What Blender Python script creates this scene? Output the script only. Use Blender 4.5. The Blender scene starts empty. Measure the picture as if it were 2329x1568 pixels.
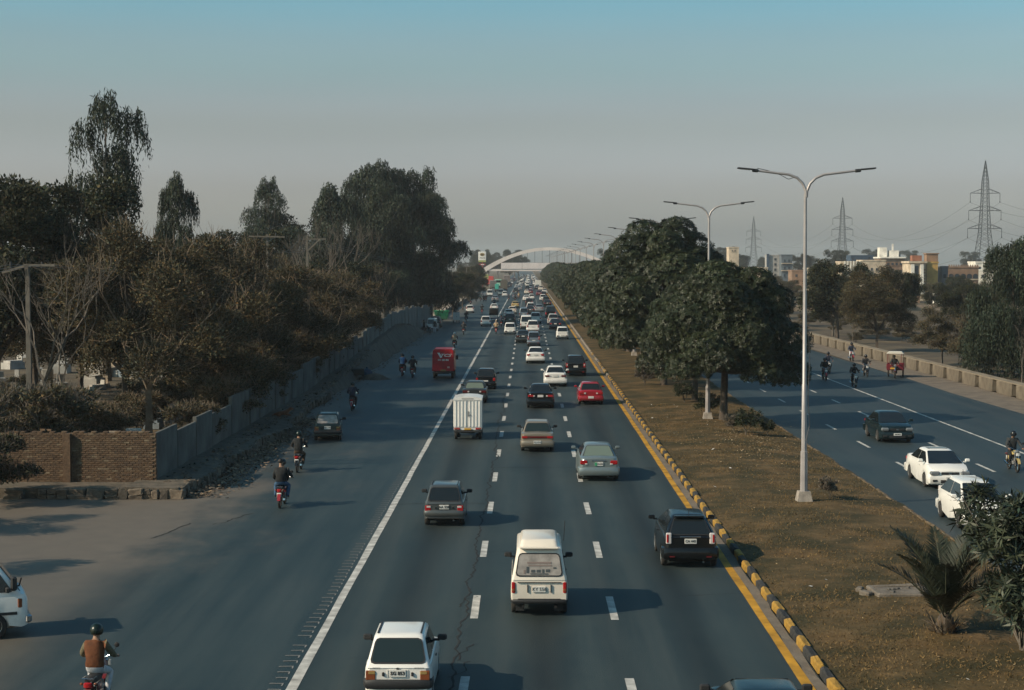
import bpy, bmesh, math, random
import numpy as np
from mathutils import Vector, Matrix, Euler

random.seed(7)
R = math.radians
sc = bpy.context.scene
COL = sc.collection

# ------------------------------------------------------------------ camera, sky, sun, exposure
CAM_H = 9.1
FPX = 3800.0                      # focal length in pixels of a 2329 px wide frame
PITCH, YAW = R(2.77), R(0.52)
cam_d = bpy.data.cameras.new('camera')
cam_d.sensor_width = 36.0
cam_d.lens = FPX / 2329.0 * 36.0
cam_d.clip_start = 0.5
cam_d.clip_end = 12000
cam = bpy.data.objects.new('camera', cam_d)
COL.objects.link(cam)
cam.location = (0, 0, CAM_H)
cam.rotation_euler = (R(90) - PITCH, 0, YAW)
sc.camera = cam

SUN_EL, SUN_BACK = R(32), R(22)   # sun on the left, a little behind the camera
SUN_DIR = Vector((-math.cos(SUN_EL) * math.cos(SUN_BACK), -math.cos(SUN_EL) * math.sin(SUN_BACK), math.sin(SUN_EL)))

world = bpy.data.worlds.new('World')
sc.world = world
world.use_nodes = True
wn, wl = world.node_tree.nodes, world.node_tree.links
wn.clear()
w_out = wn.new('ShaderNodeOutputWorld')
w_bg = wn.new('ShaderNodeBackground')
w_sky = wn.new('ShaderNodeTexSky')
w_sky.sky_type = 'NISHITA'
w_sky.sun_disc = False
w_sky.sun_elevation = SUN_EL
w_sky.sun_rotation = math.atan2(SUN_DIR.x, SUN_DIR.y)
w_sky.altitude = 300
w_sky.air_density = 1.3
w_sky.dust_density = 3.5
w_sky.ozone_density = 2.0
w_tint = wn.new('ShaderNodeMix')
w_tint.data_type = 'RGBA'
w_tint.blend_type = 'MULTIPLY'
w_tint.inputs[0].default_value = 1.0
# the dusty band near the horizon is neutral, the clearer air above it turns more blue-green; unseen higher stops are tinted teal and dimmed for the shadow fill
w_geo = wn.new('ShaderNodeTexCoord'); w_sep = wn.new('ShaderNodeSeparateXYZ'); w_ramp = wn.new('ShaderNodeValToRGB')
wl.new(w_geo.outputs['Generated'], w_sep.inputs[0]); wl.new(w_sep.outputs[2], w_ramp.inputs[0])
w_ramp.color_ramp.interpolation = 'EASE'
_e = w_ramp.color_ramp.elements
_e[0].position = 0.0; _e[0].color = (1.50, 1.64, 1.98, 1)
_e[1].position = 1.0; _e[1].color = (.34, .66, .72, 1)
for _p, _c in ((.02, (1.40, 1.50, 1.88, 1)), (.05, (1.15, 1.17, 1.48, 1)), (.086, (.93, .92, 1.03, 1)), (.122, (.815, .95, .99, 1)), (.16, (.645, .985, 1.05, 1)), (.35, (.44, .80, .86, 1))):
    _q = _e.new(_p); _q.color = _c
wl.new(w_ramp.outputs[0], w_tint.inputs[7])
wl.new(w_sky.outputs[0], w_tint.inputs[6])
# long uneven streaks of thin dust and vapour
w_map = wn.new('ShaderNodeMapping'); w_map.inputs['Scale'].default_value = (3.0, 3.0, 22.0); wl.new(w_geo.outputs['Generated'], w_map.inputs[0])
w_nz = wn.new('ShaderNodeTexNoise'); w_nz.inputs['Scale'].default_value = 1.4; w_nz.inputs['Detail'].default_value = 5; wl.new(w_map.outputs[0], w_nz.inputs['Vector'])
w_mr = wn.new('ShaderNodeMapRange'); w_mr.inputs[1].default_value = .3; w_mr.inputs[2].default_value = .75; w_mr.inputs[3].default_value = .98; w_mr.inputs[4].default_value = 1.04; wl.new(w_nz.outputs[0], w_mr.inputs[0])
w_st = wn.new('ShaderNodeMix'); w_st.data_type = 'RGBA'; w_st.blend_type = 'MULTIPLY'; w_st.inputs[0].default_value = 1.0
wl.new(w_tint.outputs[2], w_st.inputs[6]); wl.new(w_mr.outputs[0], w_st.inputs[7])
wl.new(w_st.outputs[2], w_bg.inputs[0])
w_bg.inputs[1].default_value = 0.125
wl.new(w_bg.outputs[0], w_out.inputs[0])

sun_d = bpy.data.lights.new('sun', 'SUN')
sun_d.energy = 4.9
sun_d.angle = R(0.6)
sun_d.color = (1.0, 0.82, 0.62)
sun = bpy.data.objects.new('sun', sun_d)
COL.objects.link(sun)
sun.rotation_euler = SUN_DIR.to_track_quat('Z', 'Y').to_euler()
sun.location = SUN_DIR * 200

sc.view_settings.view_transform = 'Standard'
sc.view_settings.look = 'None'
sc.view_settings.gamma = 1.0
sc.view_settings.use_curve_mapping = False
sc.view_settings.exposure = 0.0
sc.cycles.max_bounces = 5
sc.cycles.diffuse_bounces = 2
sc.cycles.glossy_bounces = 2
sc.cycles.transmission_bounces = 2
sc.cycles.volume_bounces = 1
sc.cycles.transparent_max_bounces = 4
sc.cycles.caustics_reflective = False
sc.cycles.caustics_refractive = False
sc.cycles.sample_clamp_indirect = 4.0

CAM_M = Euler((R(90) - PITCH, 0, YAW)).to_matrix()
def G(x, y, z=0.0):
    """ground spot (height z) seen at x, y of the 2329 px wide study print"""
    d = CAM_M @ Vector(((x - 1164.5) / FPX, (784.0 - y) / FPX, -1.0))
    t = (z - CAM_H) / d.z
    return Vector((d.x * t, d.y * t, z))

# ------------------------------------------------------------------ materials
MATS = {}
def nd(nt, kind, **kw):
    n = nt.nodes.new(kind)
    for k, v in kw.items():
        setattr(n, k, v)
    return n
def mat(name, col=(.5, .5, .5), rough=.6, metal=0.0, spec=.4, coat=0.0, var=0.0, vscale=3.0, dirt=0.0, dcol=(.22, .17, .12), bump=0.0, bscale=30.0, emit=0.0, coords='Object', tint=False, trans=0.0):
    if name in MATS:
        return MATS[name]
    m = bpy.data.materials.new(name)
    m.use_nodes = True
    nt = m.node_tree
    b = nt.nodes['Principled BSDF']
    b.inputs['Base Color'].default_value = (*col, 1)
    b.inputs['Roughness'].default_value = rough
    b.inputs['Metallic'].default_value = metal
    b.inputs['Specular IOR Level'].default_value = spec
    b.inputs['Coat Weight'].default_value = coat
    b.inputs['Coat Roughness'].default_value = .08
    L = nt.links
    src = None
    tc = None
    if var or dirt or bump:
        tc = nd(nt, 'ShaderNodeTexCoord')
    if var:
        n = nd(nt, 'ShaderNodeTexNoise'); n.inputs['Scale'].default_value = vscale; n.inputs['Detail'].default_value = 5
        L.new(tc.outputs[coords], n.inputs['Vector'])
        mr = nd(nt, 'ShaderNodeMapRange'); mr.inputs[1].default_value = .3; mr.inputs[2].default_value = .7
        mr.inputs[3].default_value = 1 - var; mr.inputs[4].default_value = 1 + var
        L.new(n.outputs[0], mr.inputs[0])
        mx = nd(nt, 'ShaderNodeMix', data_type='RGBA', blend_type='MULTIPLY'); mx.inputs[0].default_value = 1
        mx.inputs[6].default_value = (*col, 1)
        L.new(mr.outputs[0], mx.inputs[7]); src = mx.outputs[2]
    if tint:
        at = nd(nt, 'ShaderNodeAttribute', attribute_name='tint')
        mx = nd(nt, 'ShaderNodeMix', data_type='RGBA', blend_type='MULTIPLY'); mx.inputs[0].default_value = 1
        if src: L.new(src, mx.inputs[6])
        else: mx.inputs[6].default_value = (*col, 1)
        L.new(at.outputs['Color'], mx.inputs[7]); src = mx.outputs[2]
    if dirt:
        n = nd(nt, 'ShaderNodeTexNoise'); n.inputs['Scale'].default_value = 2.3; n.inputs['Detail'].default_value = 6; n.inputs['Roughness'].default_value = .7
        L.new(tc.outputs['Object'], n.inputs['Vector'])
        sx = nd(nt, 'ShaderNodeSeparateXYZ'); L.new(tc.outputs['Object'], sx.inputs[0])
        h = nd(nt, 'ShaderNodeMapRange'); h.inputs[1].default_value = .75; h.inputs[2].default_value = .2; h.inputs[3].default_value = .08; h.inputs[4].default_value = 1.0
        L.new(sx.outputs[2], h.inputs[0])
        r = nd(nt, 'ShaderNodeMapRange'); r.inputs[1].default_value = .35; r.inputs[2].default_value = .75; r.inputs[4].default_value = dirt
        L.new(n.outputs[0], r.inputs[0])
        mu = nd(nt, 'ShaderNodeMath', operation='MULTIPLY'); L.new(h.outputs[0], mu.inputs[0]); L.new(r.outputs[0], mu.inputs[1])
        mx = nd(nt, 'ShaderNodeMix', data_type='RGBA'); mx.inputs[7].default_value = (*dcol, 1)
        if src: L.new(src, mx.inputs[6])
        else: mx.inputs[6].default_value = (*col, 1)
        L.new(mu.outputs[0], mx.inputs[0]); src = mx.outputs[2]
        ra = nd(nt, 'ShaderNodeMapRange'); ra.inputs[3].default_value = rough; ra.inputs[4].default_value = .8
        L.new(mu.outputs[0], ra.inputs[0]); L.new(ra.outputs[0], b.inputs['Roughness'])
    if src: L.new(src, b.inputs['Base Color'])
    if bump:
        n = nd(nt, 'ShaderNodeTexNoise'); n.inputs['Scale'].default_value = bscale; n.inputs['Detail'].default_value = 4
        L.new(tc.outputs[coords], n.inputs['Vector'])
        bp = nd(nt, 'ShaderNodeBump'); bp.inputs['Strength'].default_value = bump; bp.inputs['Distance'].default_value = .05
        L.new(n.outputs[0], bp.inputs['Height']); L.new(bp.outputs[0], b.inputs['Normal'])
    if emit:
        b.inputs['Emission Color'].default_value = (*col, 1); b.inputs['Emission Strength'].default_value = emit
    if trans:
        tr = nd(nt, 'ShaderNodeBsdfTranslucent'); ms = nd(nt, 'ShaderNodeMixShader'); ms.inputs[0].default_value = trans
        if src: L.new(src, tr.inputs[0])
        else: tr.inputs[0].default_value = (*col, 1)
        L.new(b.outputs[0], ms.inputs[1]); L.new(tr.outputs[0], ms.inputs[2])
        L.new(ms.outputs[0], nt.nodes['Material Output'].inputs[0])
    MATS[name] = m
    return m

# ------------------------------------------------------------------ mesh building
def ring_rect(w, h, r):
    """rounded rectangle, 8 corners cut"""
    return [(-w + r, -h), (w - r, -h), (w, -h + r), (w, h - r), (w - r, h), (-w + r, h), (-w, h - r), (-w, -h + r)]

class MB:
    def __init__(s): s.v = []; s.f = []; s.m = []
    def add(s, vs, fs, mi=0):
        o = len(s.v)
        s.v.extend([tuple(v) for v in vs]); s.f.extend([tuple(i + o for i in f) for f in fs]); s.m.extend([mi] * len(fs))
        return s
    def merge(s, o, mi=0, M=None):
        vs = o.v if M is None else [tuple(M @ Vector(v)) for v in o.v]
        n = len(s.v); s.v.extend(vs); s.f.extend([tuple(i + n for i in f) for f in o.f]); s.m.extend([mi] * len(o.f)); return s
    def box(s, c, d, mi=0, M=None, top=1.0, topy=None):
        hx, hy, hz = d[0] / 2, d[1] / 2, d[2] / 2
        ty = top if topy is None else topy
        vs = [(-hx, -hy, -hz), (hx, -hy, -hz), (hx, hy, -hz), (-hx, hy, -hz), (-hx * top, -hy * ty, hz), (hx * top, -hy * ty, hz), (hx * top, hy * ty, hz), (-hx * top, hy * ty, hz)]
        if M is not None: vs = [tuple(M @ Vector(v)) for v in vs]
        vs = [(v[0] + c[0], v[1] + c[1], v[2] + c[2]) for v in vs]
        return s.add(vs, [(3, 2, 1, 0), (4, 5, 6, 7), (0, 1, 5, 4), (1, 2, 6, 5), (2, 3, 7, 6), (3, 0, 4, 7)], mi)
    def loft(s, rings, mi=0, cap=True, closed=True):
        n = len(rings[0]); vs = [p for r in rings for p in r]; fs = []
        for k in range(len(rings) - 1):
            for i in range(n if closed else n - 1):
                j = (i + 1) % n
                fs.append((k * n + i, k * n + j, (k + 1) * n + j, (k + 1) * n + i))
        if cap:
            fs.append(tuple(range(n - 1, -1, -1))); b = (len(rings) - 1) * n; fs.append(tuple(range(b, b + n)))
        return s.add(vs, fs, mi)
    def rbox(s, c, d, r=.03, mi=0, M=None):
        hx, hy, hz = d[0] / 2, d[1] / 2, d[2] / 2
        r = min(r, hx * .49, hy * .49, hz * .49)
        rings = []
        for z, i in ((-hz, r), (-hz + r, 0), (hz - r, 0), (hz, r)):
            rings.append([(x, y, z) for x, y in ring_rect(hx - i, hy - i, r)])
        if M is not None: rings = [[tuple(M @ Vector(p)) for p in q] for q in rings]
        rings = [[(p[0] + c[0], p[1] + c[1], p[2] + c[2]) for p in q] for q in rings]
        return s.loft(rings, mi)
    def tube(s, pts, rad, n=6, mi=0, cap=True):
        pts = [Vector(p) for p in pts]
        if not isinstance(rad, (list, tuple)): rad = [rad] * len(pts)
        rings = []; prev = None
        for i, p in enumerate(pts):
            t = (pts[min(i + 1, len(pts) - 1)] - pts[max(i - 1, 0)])
            if t.length < 1e-9: t = Vector((0, 0, 1))
            t.normalize()
            if prev is None:
                u = t.cross(Vector((0, 0, 1)))
                if u.length < .1: u = t.cross(Vector((1, 0, 0)))
            else:
                u = prev - t * prev.dot(t)
                if u.length < .05: u = t.cross(Vector((1, 0, .3)))
            u.normalize(); prev = u; w = t.cross(u)
            rings.append([tuple(p + (u * math.cos(a) + w * math.sin(a)) * rad[i]) for a in (2 * math.pi * k / n for k in range(n))])
        return s.loft(rings, mi, cap)
    def lathe(s, prof, c=(0, 0, 0), axis='x', n=16, mi=0, cap=True):
        rings = []
        for (a, r) in prof:
            q = []
            for k in range(n):
                t = 2 * math.pi * k / n; p = (r * math.cos(t), r * math.sin(t))
                q.append({'x': (c[0] + a, c[1] + p[0], c[2] + p[1]), 'y': (c[0] + p[1], c[1] + a, c[2] + p[0]), 'z': (c[0] + p[0], c[1] + p[1], c[2] + a)}[axis])
            rings.append(q)
        return s.loft(rings, mi, cap)
    def panel(s, q, t=.012, ins=(0, 0, 0, 0), rnd=.05, mi=0, lift=.004):
        """pane on the quad q (bl, br, tr, tl seen from outside): rounded corners, ins = bottom, right, top, left in metres"""
        bl, br, tr, tl = [Vector(p) for p in q]
        nrm = (br - bl).cross(tl - bl).normalized()
        W = max((br - bl).length, .01); H = max((tl - bl).length, .01)
        def P(u, v): return bl.lerp(br, u).lerp(tl.lerp(tr, u), v)
        u0, u1, v0, v1 = ins[3] / W, 1 - ins[1] / W, ins[0] / H, 1 - ins[2] / H
        ru, rv = min(rnd / W, (u1 - u0) * .4), min(rnd / H, (v1 - v0) * .4)
        uv = []
        for cu, cv, a0 in ((u0 + ru, v0 + rv, 180), (u1 - ru, v0 + rv, 270), (u1 - ru, v1 - rv, 0), (u0 + ru, v1 - rv, 90)):
            for k in range(3):
                a = R(a0 + 45 * k); uv.append((cu + ru * math.cos(a), cv + rv * math.sin(a)))
        base = [P(u, v) for u, v in uv]
        return s.loft([[p + nrm * lift for p in base], [p + nrm * (lift + t) for p in base]], mi)
    def mesh(s, name, mats=None, smooth=None, nslots=1):
        me = bpy.data.meshes.new(name)
        me.from_pydata(s.v, [], s.f)
        if max(s.m, default=0) > 0: me.polygons.foreach_set('material_index', s.m)
        for m in (mats or [None] * nslots): me.materials.append(m)
        if smooth:
            me.polygons.foreach_set('use_smooth', [True] * len(me.polygons))
            me.set_sharp_from_angle(angle=R(smooth))
        me.update()
        return me

def ob(name, me, parent=None, mats=None, loc=None, rot=None, label=None, cat=None, group=None, kind=None, scale=None):
    o = bpy.data.objects.new(name, me)
    COL.objects.link(o)
    if parent is not None: o.parent = parent
    if loc is not None: o.location = loc
    if rot is not None: o.rotation_euler = rot
    if scale is not None: o.scale = scale if isinstance(scale, (tuple, list)) else (scale,) * 3
    if mats:
        for i, m in enumerate(mats):
            if i < len(o.material_slots):
                o.material_slots[i].link = 'OBJECT'; o.material_slots[i].material = m
    if label: o['label'] = label
    if cat: o['category'] = cat
    if group: o['group'] = group
    if kind: o['kind'] = kind
    return o
def build(mb, name, m, parent=None, smooth=None, **kw):
    ms = m if isinstance(m, (list, tuple)) else [m]
    return ob(name, mb.mesh(name, ms, smooth), parent, **kw)
def thing(name, label, cat, loc=(0, 0, 0), rz=0.0, group=None, scale=None):
    return ob(name, None, None, None, loc, (0, 0, rz), label, cat, group, None, scale)
def quads(name, V, F, m, parent=None, tint=None, **kw):
    """big numpy mesh of quads"""
    me = bpy.data.meshes.new(name)
    V = np.asarray(V, np.float32); F = np.asarray(F, np.int32)
    me.vertices.add(len(V)); me.vertices.foreach_set('co', V.ravel())
    me.loops.add(F.size); me.loops.foreach_set('vertex_index', F.ravel())
    me.polygons.add(len(F)); me.polygons.foreach_set('loop_start', np.arange(len(F), dtype=np.int32) * F.shape[1])
    me.update(calc_edges=True)
    if tint is not None:
        a = me.color_attributes.new('tint', 'FLOAT_COLOR', 'POINT')
        a.data.foreach_set('color', np.asarray(tint, np.float32).ravel())
    for mm in (m if isinstance(m, (list, tuple)) else [m]): me.materials.append(mm)
    return me
TEXTS = {}
def text_mesh(txt, size=.1, shear=0.0, bold=.0, depth=.002):
    key = (txt, size, shear)
    if key not in TEXTS:
        cu = bpy.data.curves.new('lettering', 'FONT'); cu.body = txt; cu.size = size; cu.align_x = 'CENTER'; cu.align_y = 'CENTER'; cu.shear = shear; cu.extrude = depth; cu.offset = bold; cu.resolution_u = 2
        o = bpy.data.objects.new('lettering', cu); COL.objects.link(o)
        dg = bpy.context.evaluated_depsgraph_get(); me = bpy.data.meshes.new_from_object(o.evaluated_get(dg))
        bpy.data.objects.remove(o); bpy.data.curves.remove(cu)
        if not me.materials: me.materials.append(None)
        TEXTS[key] = me
    return TEXTS[key]
# ------------------------------------------------------------------ bodies: one continuous skinned surface each (evaluated early)
def skin_mesh(name, verts, edges, radii, root=0, sub=1):
    me = bpy.data.meshes.new(name); me.from_pydata([Vector(v) for v in verts], edges, [])
    o = bpy.data.objects.new(name, me); COL.objects.link(o)
    md = o.modifiers.new('skin', 'SKIN'); md.use_smooth_shade = True
    lay = me.skin_vertices[0] if me.skin_vertices else None
    if lay is None:
        bm = bmesh.new(); bm.from_mesh(me); bm.verts.layers.skin.verify(); bm.to_mesh(me); bm.free(); lay = me.skin_vertices[0]
    for i, r in enumerate(radii):
        lay.data[i].radius = r if isinstance(r, tuple) else (r, r); lay.data[i].use_root = (i == root)
    sb = o.modifiers.new('sub', 'SUBSURF'); sb.levels = sub; sb.render_levels = sub
    dg = bpy.context.evaluated_depsgraph_get(); out = bpy.data.meshes.new_from_object(o.evaluated_get(dg))
    bpy.data.objects.remove(o)
    out.name = name
    return out
def add_hands(me, hands):
    """five bent fingers on each palm, joined into the same surface object"""
    b = MB()
    for w, d, up, side in hands:                # wrist, direction, palm normal, side the thumb leaves
        w, d, up, side = Vector(w), Vector(d).normalized(), Vector(up).normalized(), Vector(side).normalized()
        M = Matrix((side, d, up)).transposed(); b.rbox(w + d * .05, (.085, .10, .032), .012, M=M)
        for k, (L, off) in enumerate(((.075, .033), (.085, .011), (.08, -.011), (.062, -.033))):
            p = w + d * .095 + side * off; q = p + d * L * .5 - up * .012; e = q + d * L * .18 - up * L * .45
            b.tube([p, q, e], [.0095, .0088, .0075], 5)
        p = w + d * .03 + side * .04; b.tube([p, p + d * .03 + side * .025 - up * .008, p + d * .065 + side * .022 - up * .03], [.011, .0105, .0085], 5)
    n0 = len(me.vertices); vs = [tuple(v.co) for v in me.vertices] + b.v
    fs = [tuple(p.vertices) for p in me.polygons] + [tuple(i + n0 for i in f) for f in b.f]
    nb = len(me.polygons); out = bpy.data.meshes.new(me.name); out.from_pydata(vs, [], fs)
    out.polygons.foreach_set('use_smooth', [True] * len(out.polygons)); out.update()
    return out, nb
def body(name, J, rule, hands):
    """J: joint -> (pos, radius, parent)"""
    keys = list(J); verts = [J[k][0] for k in keys]; rad = [J[k][1] for k in keys]; edges = [(keys.index(J[k][2]), i) for i, k in enumerate(keys) if J[k][2]]
    me = skin_mesh(name, verts, edges, rad)
    me, nb = add_hands(me, hands)
    for _ in range(5): me.materials.append(None)   # 0 torso 1 sleeves 2 trousers 3 skin 4 shoes
    for i, p in enumerate(me.polygons): p.material_index = 3 if i >= nb else rule(p.center)
    return me
def sym(J):
    out = {}
    for k, (p, r, par) in J.items():
        if k.endswith('_'):
            for s, n in ((-1, 'l'), (1, 'r')): out[k + n] = ((p[0] * s, p[1], p[2]), r, (par + n) if par.endswith('_') else par)
        else: out[k] = (p, r, par)
    return out
RIDE = sym({'pelvis': ((0, -.20, .90), (.19, .155), None), 'waist': ((0, -.19, 1.05), (.19, .15), 'pelvis'), 'chest': ((0, -.13, 1.28), (.205, .155), 'waist'), 'neck0': ((0, -.08, 1.43), (.10, .09), 'chest'), 'neck': ((0, -.05, 1.50), (.064, .064), 'neck0'), 'head': ((0, -.02, 1.58), (.082, .095), 'neck'), 'crown': ((0, -.01, 1.69), (.072, .085), 'head'),
            'sh_': ((.19, -.10, 1.38), .09, 'chest'), 'el_': ((.315, .03, 1.13), .068, 'sh_'), 'wr_': ((.305, .31, 1.045), .042, 'el_'),
            'hip_': ((.10, -.14, .87), .105, 'pelvis'), 'kn_': ((.20, .27, .74), .078, 'hip_'), 'an_': ((.175, .08, .36), .052, 'kn_'), 'toe_': ((.175, .26, .30), .042, 'an_')})
def rule_ride(c):
    if c.z > 1.47: return 3
    if abs(c.x) > .205 and c.z > .96: return 1
    if c.z < .40 and c.y > -.2 and abs(c.x) > .1: return 4 if c.z < .375 else 2
    if c.z < .93 or (abs(c.x) > .06 and c.y > 0 and c.z < 1.0): return 2
    return 0
BODY_RIDE = body('rider_body', RIDE, rule_ride, [((s * .305, .33, 1.04), (0, 1, -.12), (0, .1, 1), (-s, 0, 0)) for s in (-1, 1)])
PIL = {k: ((p[0], p[1], p[2]), r, par) for k, (p, r, par) in RIDE.items()}
for k, q in {'el_l': (-.27, -.06, 1.08), 'el_r': (.27, -.06, 1.08), 'wr_l': (-.20, .14, .95), 'wr_r': (.20, .14, .95), 'kn_l': (-.24, .20, .76), 'kn_r': (.24, .20, .76), 'an_l': (-.22, .0, .40), 'an_r': (.22, .0, .40), 'toe_l': (-.23, .17, .33), 'toe_r': (.23, .17, .33)}.items(): PIL[k] = (q, PIL[k][1], PIL[k][2])
BODY_PIL = body('pillion_body', PIL, rule_ride, [((s * .20, .15, .945), (-s * .2, 1, -.2), (0, .1, 1), (-s, 0, 0)) for s in (-1, 1)])
STAND = sym({'pelvis': ((0, 0, .95), (.16, .12), None), 'waist': ((0, 0, 1.10), (.155, .115), 'pelvis'), 'chest': ((0, .0, 1.32), (.175, .125), 'waist'), 'neck0': ((0, 0, 1.46), (.085, .075), 'chest'), 'neck': ((0, .01, 1.54), (.056, .056), 'neck0'), 'head': ((0, .03, 1.63), (.08, .095), 'neck'), 'crown': ((0, .03, 1.72), (.07, .083), 'head'),
             'sh_': ((.18, 0, 1.40), .072, 'chest'), 'el_': ((.25, -.03, 1.13), .052, 'sh_'), 'wr_': ((.25, .10, .89), .036, 'el_'),
             'hip_': ((.10, 0, .90), .105, 'pelvis'), 'kn_': ((.115, .03, .50), .078, 'hip_'), 'an_': ((.12, -.02, .09), .055, 'kn_'), 'toe_': ((.125, .13, .045), .042, 'an_')})
def rule_stand(c):
    if c.z > 1.51: return 3
    if abs(c.x) > .19 and c.z > .86: return 1
    if c.z < .10: return 4
    return 2 if c.z < .82 else 0
BODY_STAND = body('standing_body', STAND, rule_stand, [((s * .25, .115, .87), (0, .25, -1), (s, 0, 0), (0, 1, 0)) for s in (-1, 1)])
DOG = {'hip': ((0, -.30, .17), (.13, .13), None), 'belly': ((0, -.05, .17), (.12, .125), 'hip'), 'chest': ((0, .22, .20), (.125, .14), 'belly'), 'neck': ((0, .38, .33), (.075, .085), 'chest'), 'head': ((0, .48, .43), (.075, .07), 'neck'), 'muz': ((0, .62, .41), (.042, .038), 'head'), 'nose': ((0, .67, .405), (.03, .028), 'muz'),
       'fl1': ((-.09, .26, .09), .05, 'chest'), 'fl2': ((-.10, .50, .045), .036, 'fl1'), 'fr1': ((.09, .26, .09), .05, 'chest'), 'fr2': ((.10, .52, .045), .036, 'fr1'),
       'hl1': ((-.15, -.12, .10), .07, 'hip'), 'hl2': ((-.17, -.32, .05), .04, 'hl1'), 'hl3': ((-.17, -.08, .035), .032, 'hl2'), 'hr1': ((.15, -.12, .10), .07, 'hip'), 'hr2': ((.17, -.32, .05), .04, 'hr1'), 'hr3': ((.17, -.08, .035), .032, 'hr2'),
       'tail': ((.05, -.48, .10), .035, 'hip'), 'tail2': ((.20, -.58, .05), .022, 'tail'), 'el': ((-.05, .455, .52), .022, 'head'), 'er': ((.05, .455, .52), .022, 'head')}
_k = list(DOG)
BODY_DOG = skin_mesh('dog_body', [DOG[k][0] for k in _k], [(_k.index(DOG[k][2]), i) for i, k in enumerate(_k) if DOG[k][2]], [DOG[k][1] for k in _k])
BODY_DOG.materials.append(None)
# ------------------------------------------------------------------ lettering and bodies are evaluated first, while the scene is small
for t_, s_, sh_ in (('TCS', .5, .35), ('111 123 456', .2, 0), ('Attock', .72, 0), ('KY 556', .13, 0), ('SG 853', .1, 0), ('AA 528', .12, 0), ('CA 445', .1, 0), ('RLZ 02 6828', .06, 0), ('RIJ 856', .13, 0), ('AB 62', .13, 0), ('MN 742', .13, 0), ('IDM 4012', .07, 0)):
    text_mesh(t_, s_, sh_, .004 if s_ < .2 else .012)

# ------------------------------------------------------------------ the ground, roads and markings
def sheet(name, x0, x1, y0, y1, z, m, parent=None, nx=1, ny=1, kind='structure', wob=0.0):
    xs = np.linspace(x0, x1, nx + 1); ys = np.linspace(y0, y1, ny + 1)
    mb = MB()
    vs = [(x + (random.uniform(-wob, wob) if wob and i in (0, nx) else 0), y, z) for y in ys for i, x in enumerate(xs)]
    fs = [(j * (nx + 1) + i, j * (nx + 1) + i + 1, (j + 1) * (nx + 1) + i + 1, (j + 1) * (nx + 1) + i) for j in range(ny) for i in range(nx)]
    mb.add(vs, fs)
    return build(mb, name, m, parent, kind=kind)

def ground_mat(name, cols, scales, rough=.9, spec=.2, bump=.3, bscale=8.0, stretch=(1, 1, 1), streak=None, mask=None, spec_noise=None):
    """cols: list of colours mixed by noises of the given scales; mask(nt, X, Y, noise) may add one more colour"""
    m = bpy.data.materials.new(name); m.use_nodes = True
    nt = m.node_tree; L = nt.links; b = nt.nodes['Principled BSDF']
    b.inputs['Roughness'].default_value = rough; b.inputs['Specular IOR Level'].default_value = spec
    geo = nd(nt, 'ShaderNodeNewGeometry')
    mp = nd(nt, 'ShaderNodeMapping'); mp.inputs['Scale'].default_value = stretch
    L.new(geo.outputs['Position'], mp.inputs[0])
    cur = None
    for i, (c, scl) in enumerate(zip(cols, [None] + list(scales))):
        if i == 0: base = c; continue
        n = nd(nt, 'ShaderNodeTexNoise'); n.inputs['Scale'].default_value = scl; n.inputs['Detail'].default_value = 8; n.inputs['Roughness'].default_value = .62
        L.new(mp.outputs[0], n.inputs['Vector'])
        r = nd(nt, 'ShaderNodeMapRange'); r.inputs[1].default_value = .4; r.inputs[2].default_value = .62
        L.new(n.outputs[0], r.inputs[0])
        mx = nd(nt, 'ShaderNodeMix', data_type='RGBA')
        L.new(r.outputs[0], mx.inputs[0])
        if cur: L.new(cur, mx.inputs[6])
        else: mx.inputs[6].default_value = (*base, 1)
        mx.inputs[7].default_value = (*c, 1); cur = mx.outputs[2]
    if streak:
        mp2 = nd(nt, 'ShaderNodeMapping'); mp2.inputs['Scale'].default_value = streak[0]
        L.new(geo.outputs['Position'], mp2.inputs[0])
        n = nd(nt, 'ShaderNodeTexNoise'); n.inputs['Scale'].default_value = 1; n.inputs['Detail'].default_value = 6; n.inputs['Roughness'].default_value = .6
        L.new(mp2.outputs[0], n.inputs['Vector'])
        r = nd(nt, 'ShaderNodeMapRange'); r.inputs[1].default_value = .42; r.inputs[2].default_value = .68; r.inputs[4].default_value = streak[2]
        L.new(n.outputs[0], r.inputs[0])
        mx = nd(nt, 'ShaderNodeMix', data_type='RGBA'); L.new(r.outputs[0], mx.inputs[0])
        L.new(cur, mx.inputs[6]); mx.inputs[7].default_value = (*streak[1], 1); cur = mx.outputs[2]
    if mask:
        cur = mask(nt, L, geo, cur)
    # fine grit
    n = nd(nt, 'ShaderNodeTexNoise'); n.inputs['Scale'].default_value = bscale * 4; n.inputs['Detail'].default_value = 3
    L.new(geo.outputs['Position'], n.inputs['Vector'])
    r = nd(nt, 'ShaderNodeMapRange'); r.inputs[1].default_value = .25; r.inputs[2].default_value = .75; r.inputs[3].default_value = .78; r.inputs[4].default_value = 1.22
    L.new(n.outputs[0], r.inputs[0])
    mx = nd(nt, 'ShaderNodeMix', data_type='RGBA', blend_type='MULTIPLY'); mx.inputs[0].default_value = 1
    L.new(cur, mx.inputs[6]); L.new(r.outputs[0], mx.inputs[7]); cur = mx.outputs[2]
    L.new(cur, b.inputs['Base Color'])
    bp = nd(nt, 'ShaderNodeBump'); bp.inputs['Strength'].default_value = bump; bp.inputs['Distance'].default_value = .04
    n2 = nd(nt, 'ShaderNodeTexNoise'); n2.inputs['Scale'].default_value = bscale; n2.inputs['Detail'].default_value = 6
    L.new(geo.outputs['Position'], n2.inputs['Vector'])
    L.new(n2.outputs[0], bp.inputs['Height']); L.new(bp.outputs[0], b.inputs['Normal'])
    MATS[name] = m
    return m

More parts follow.
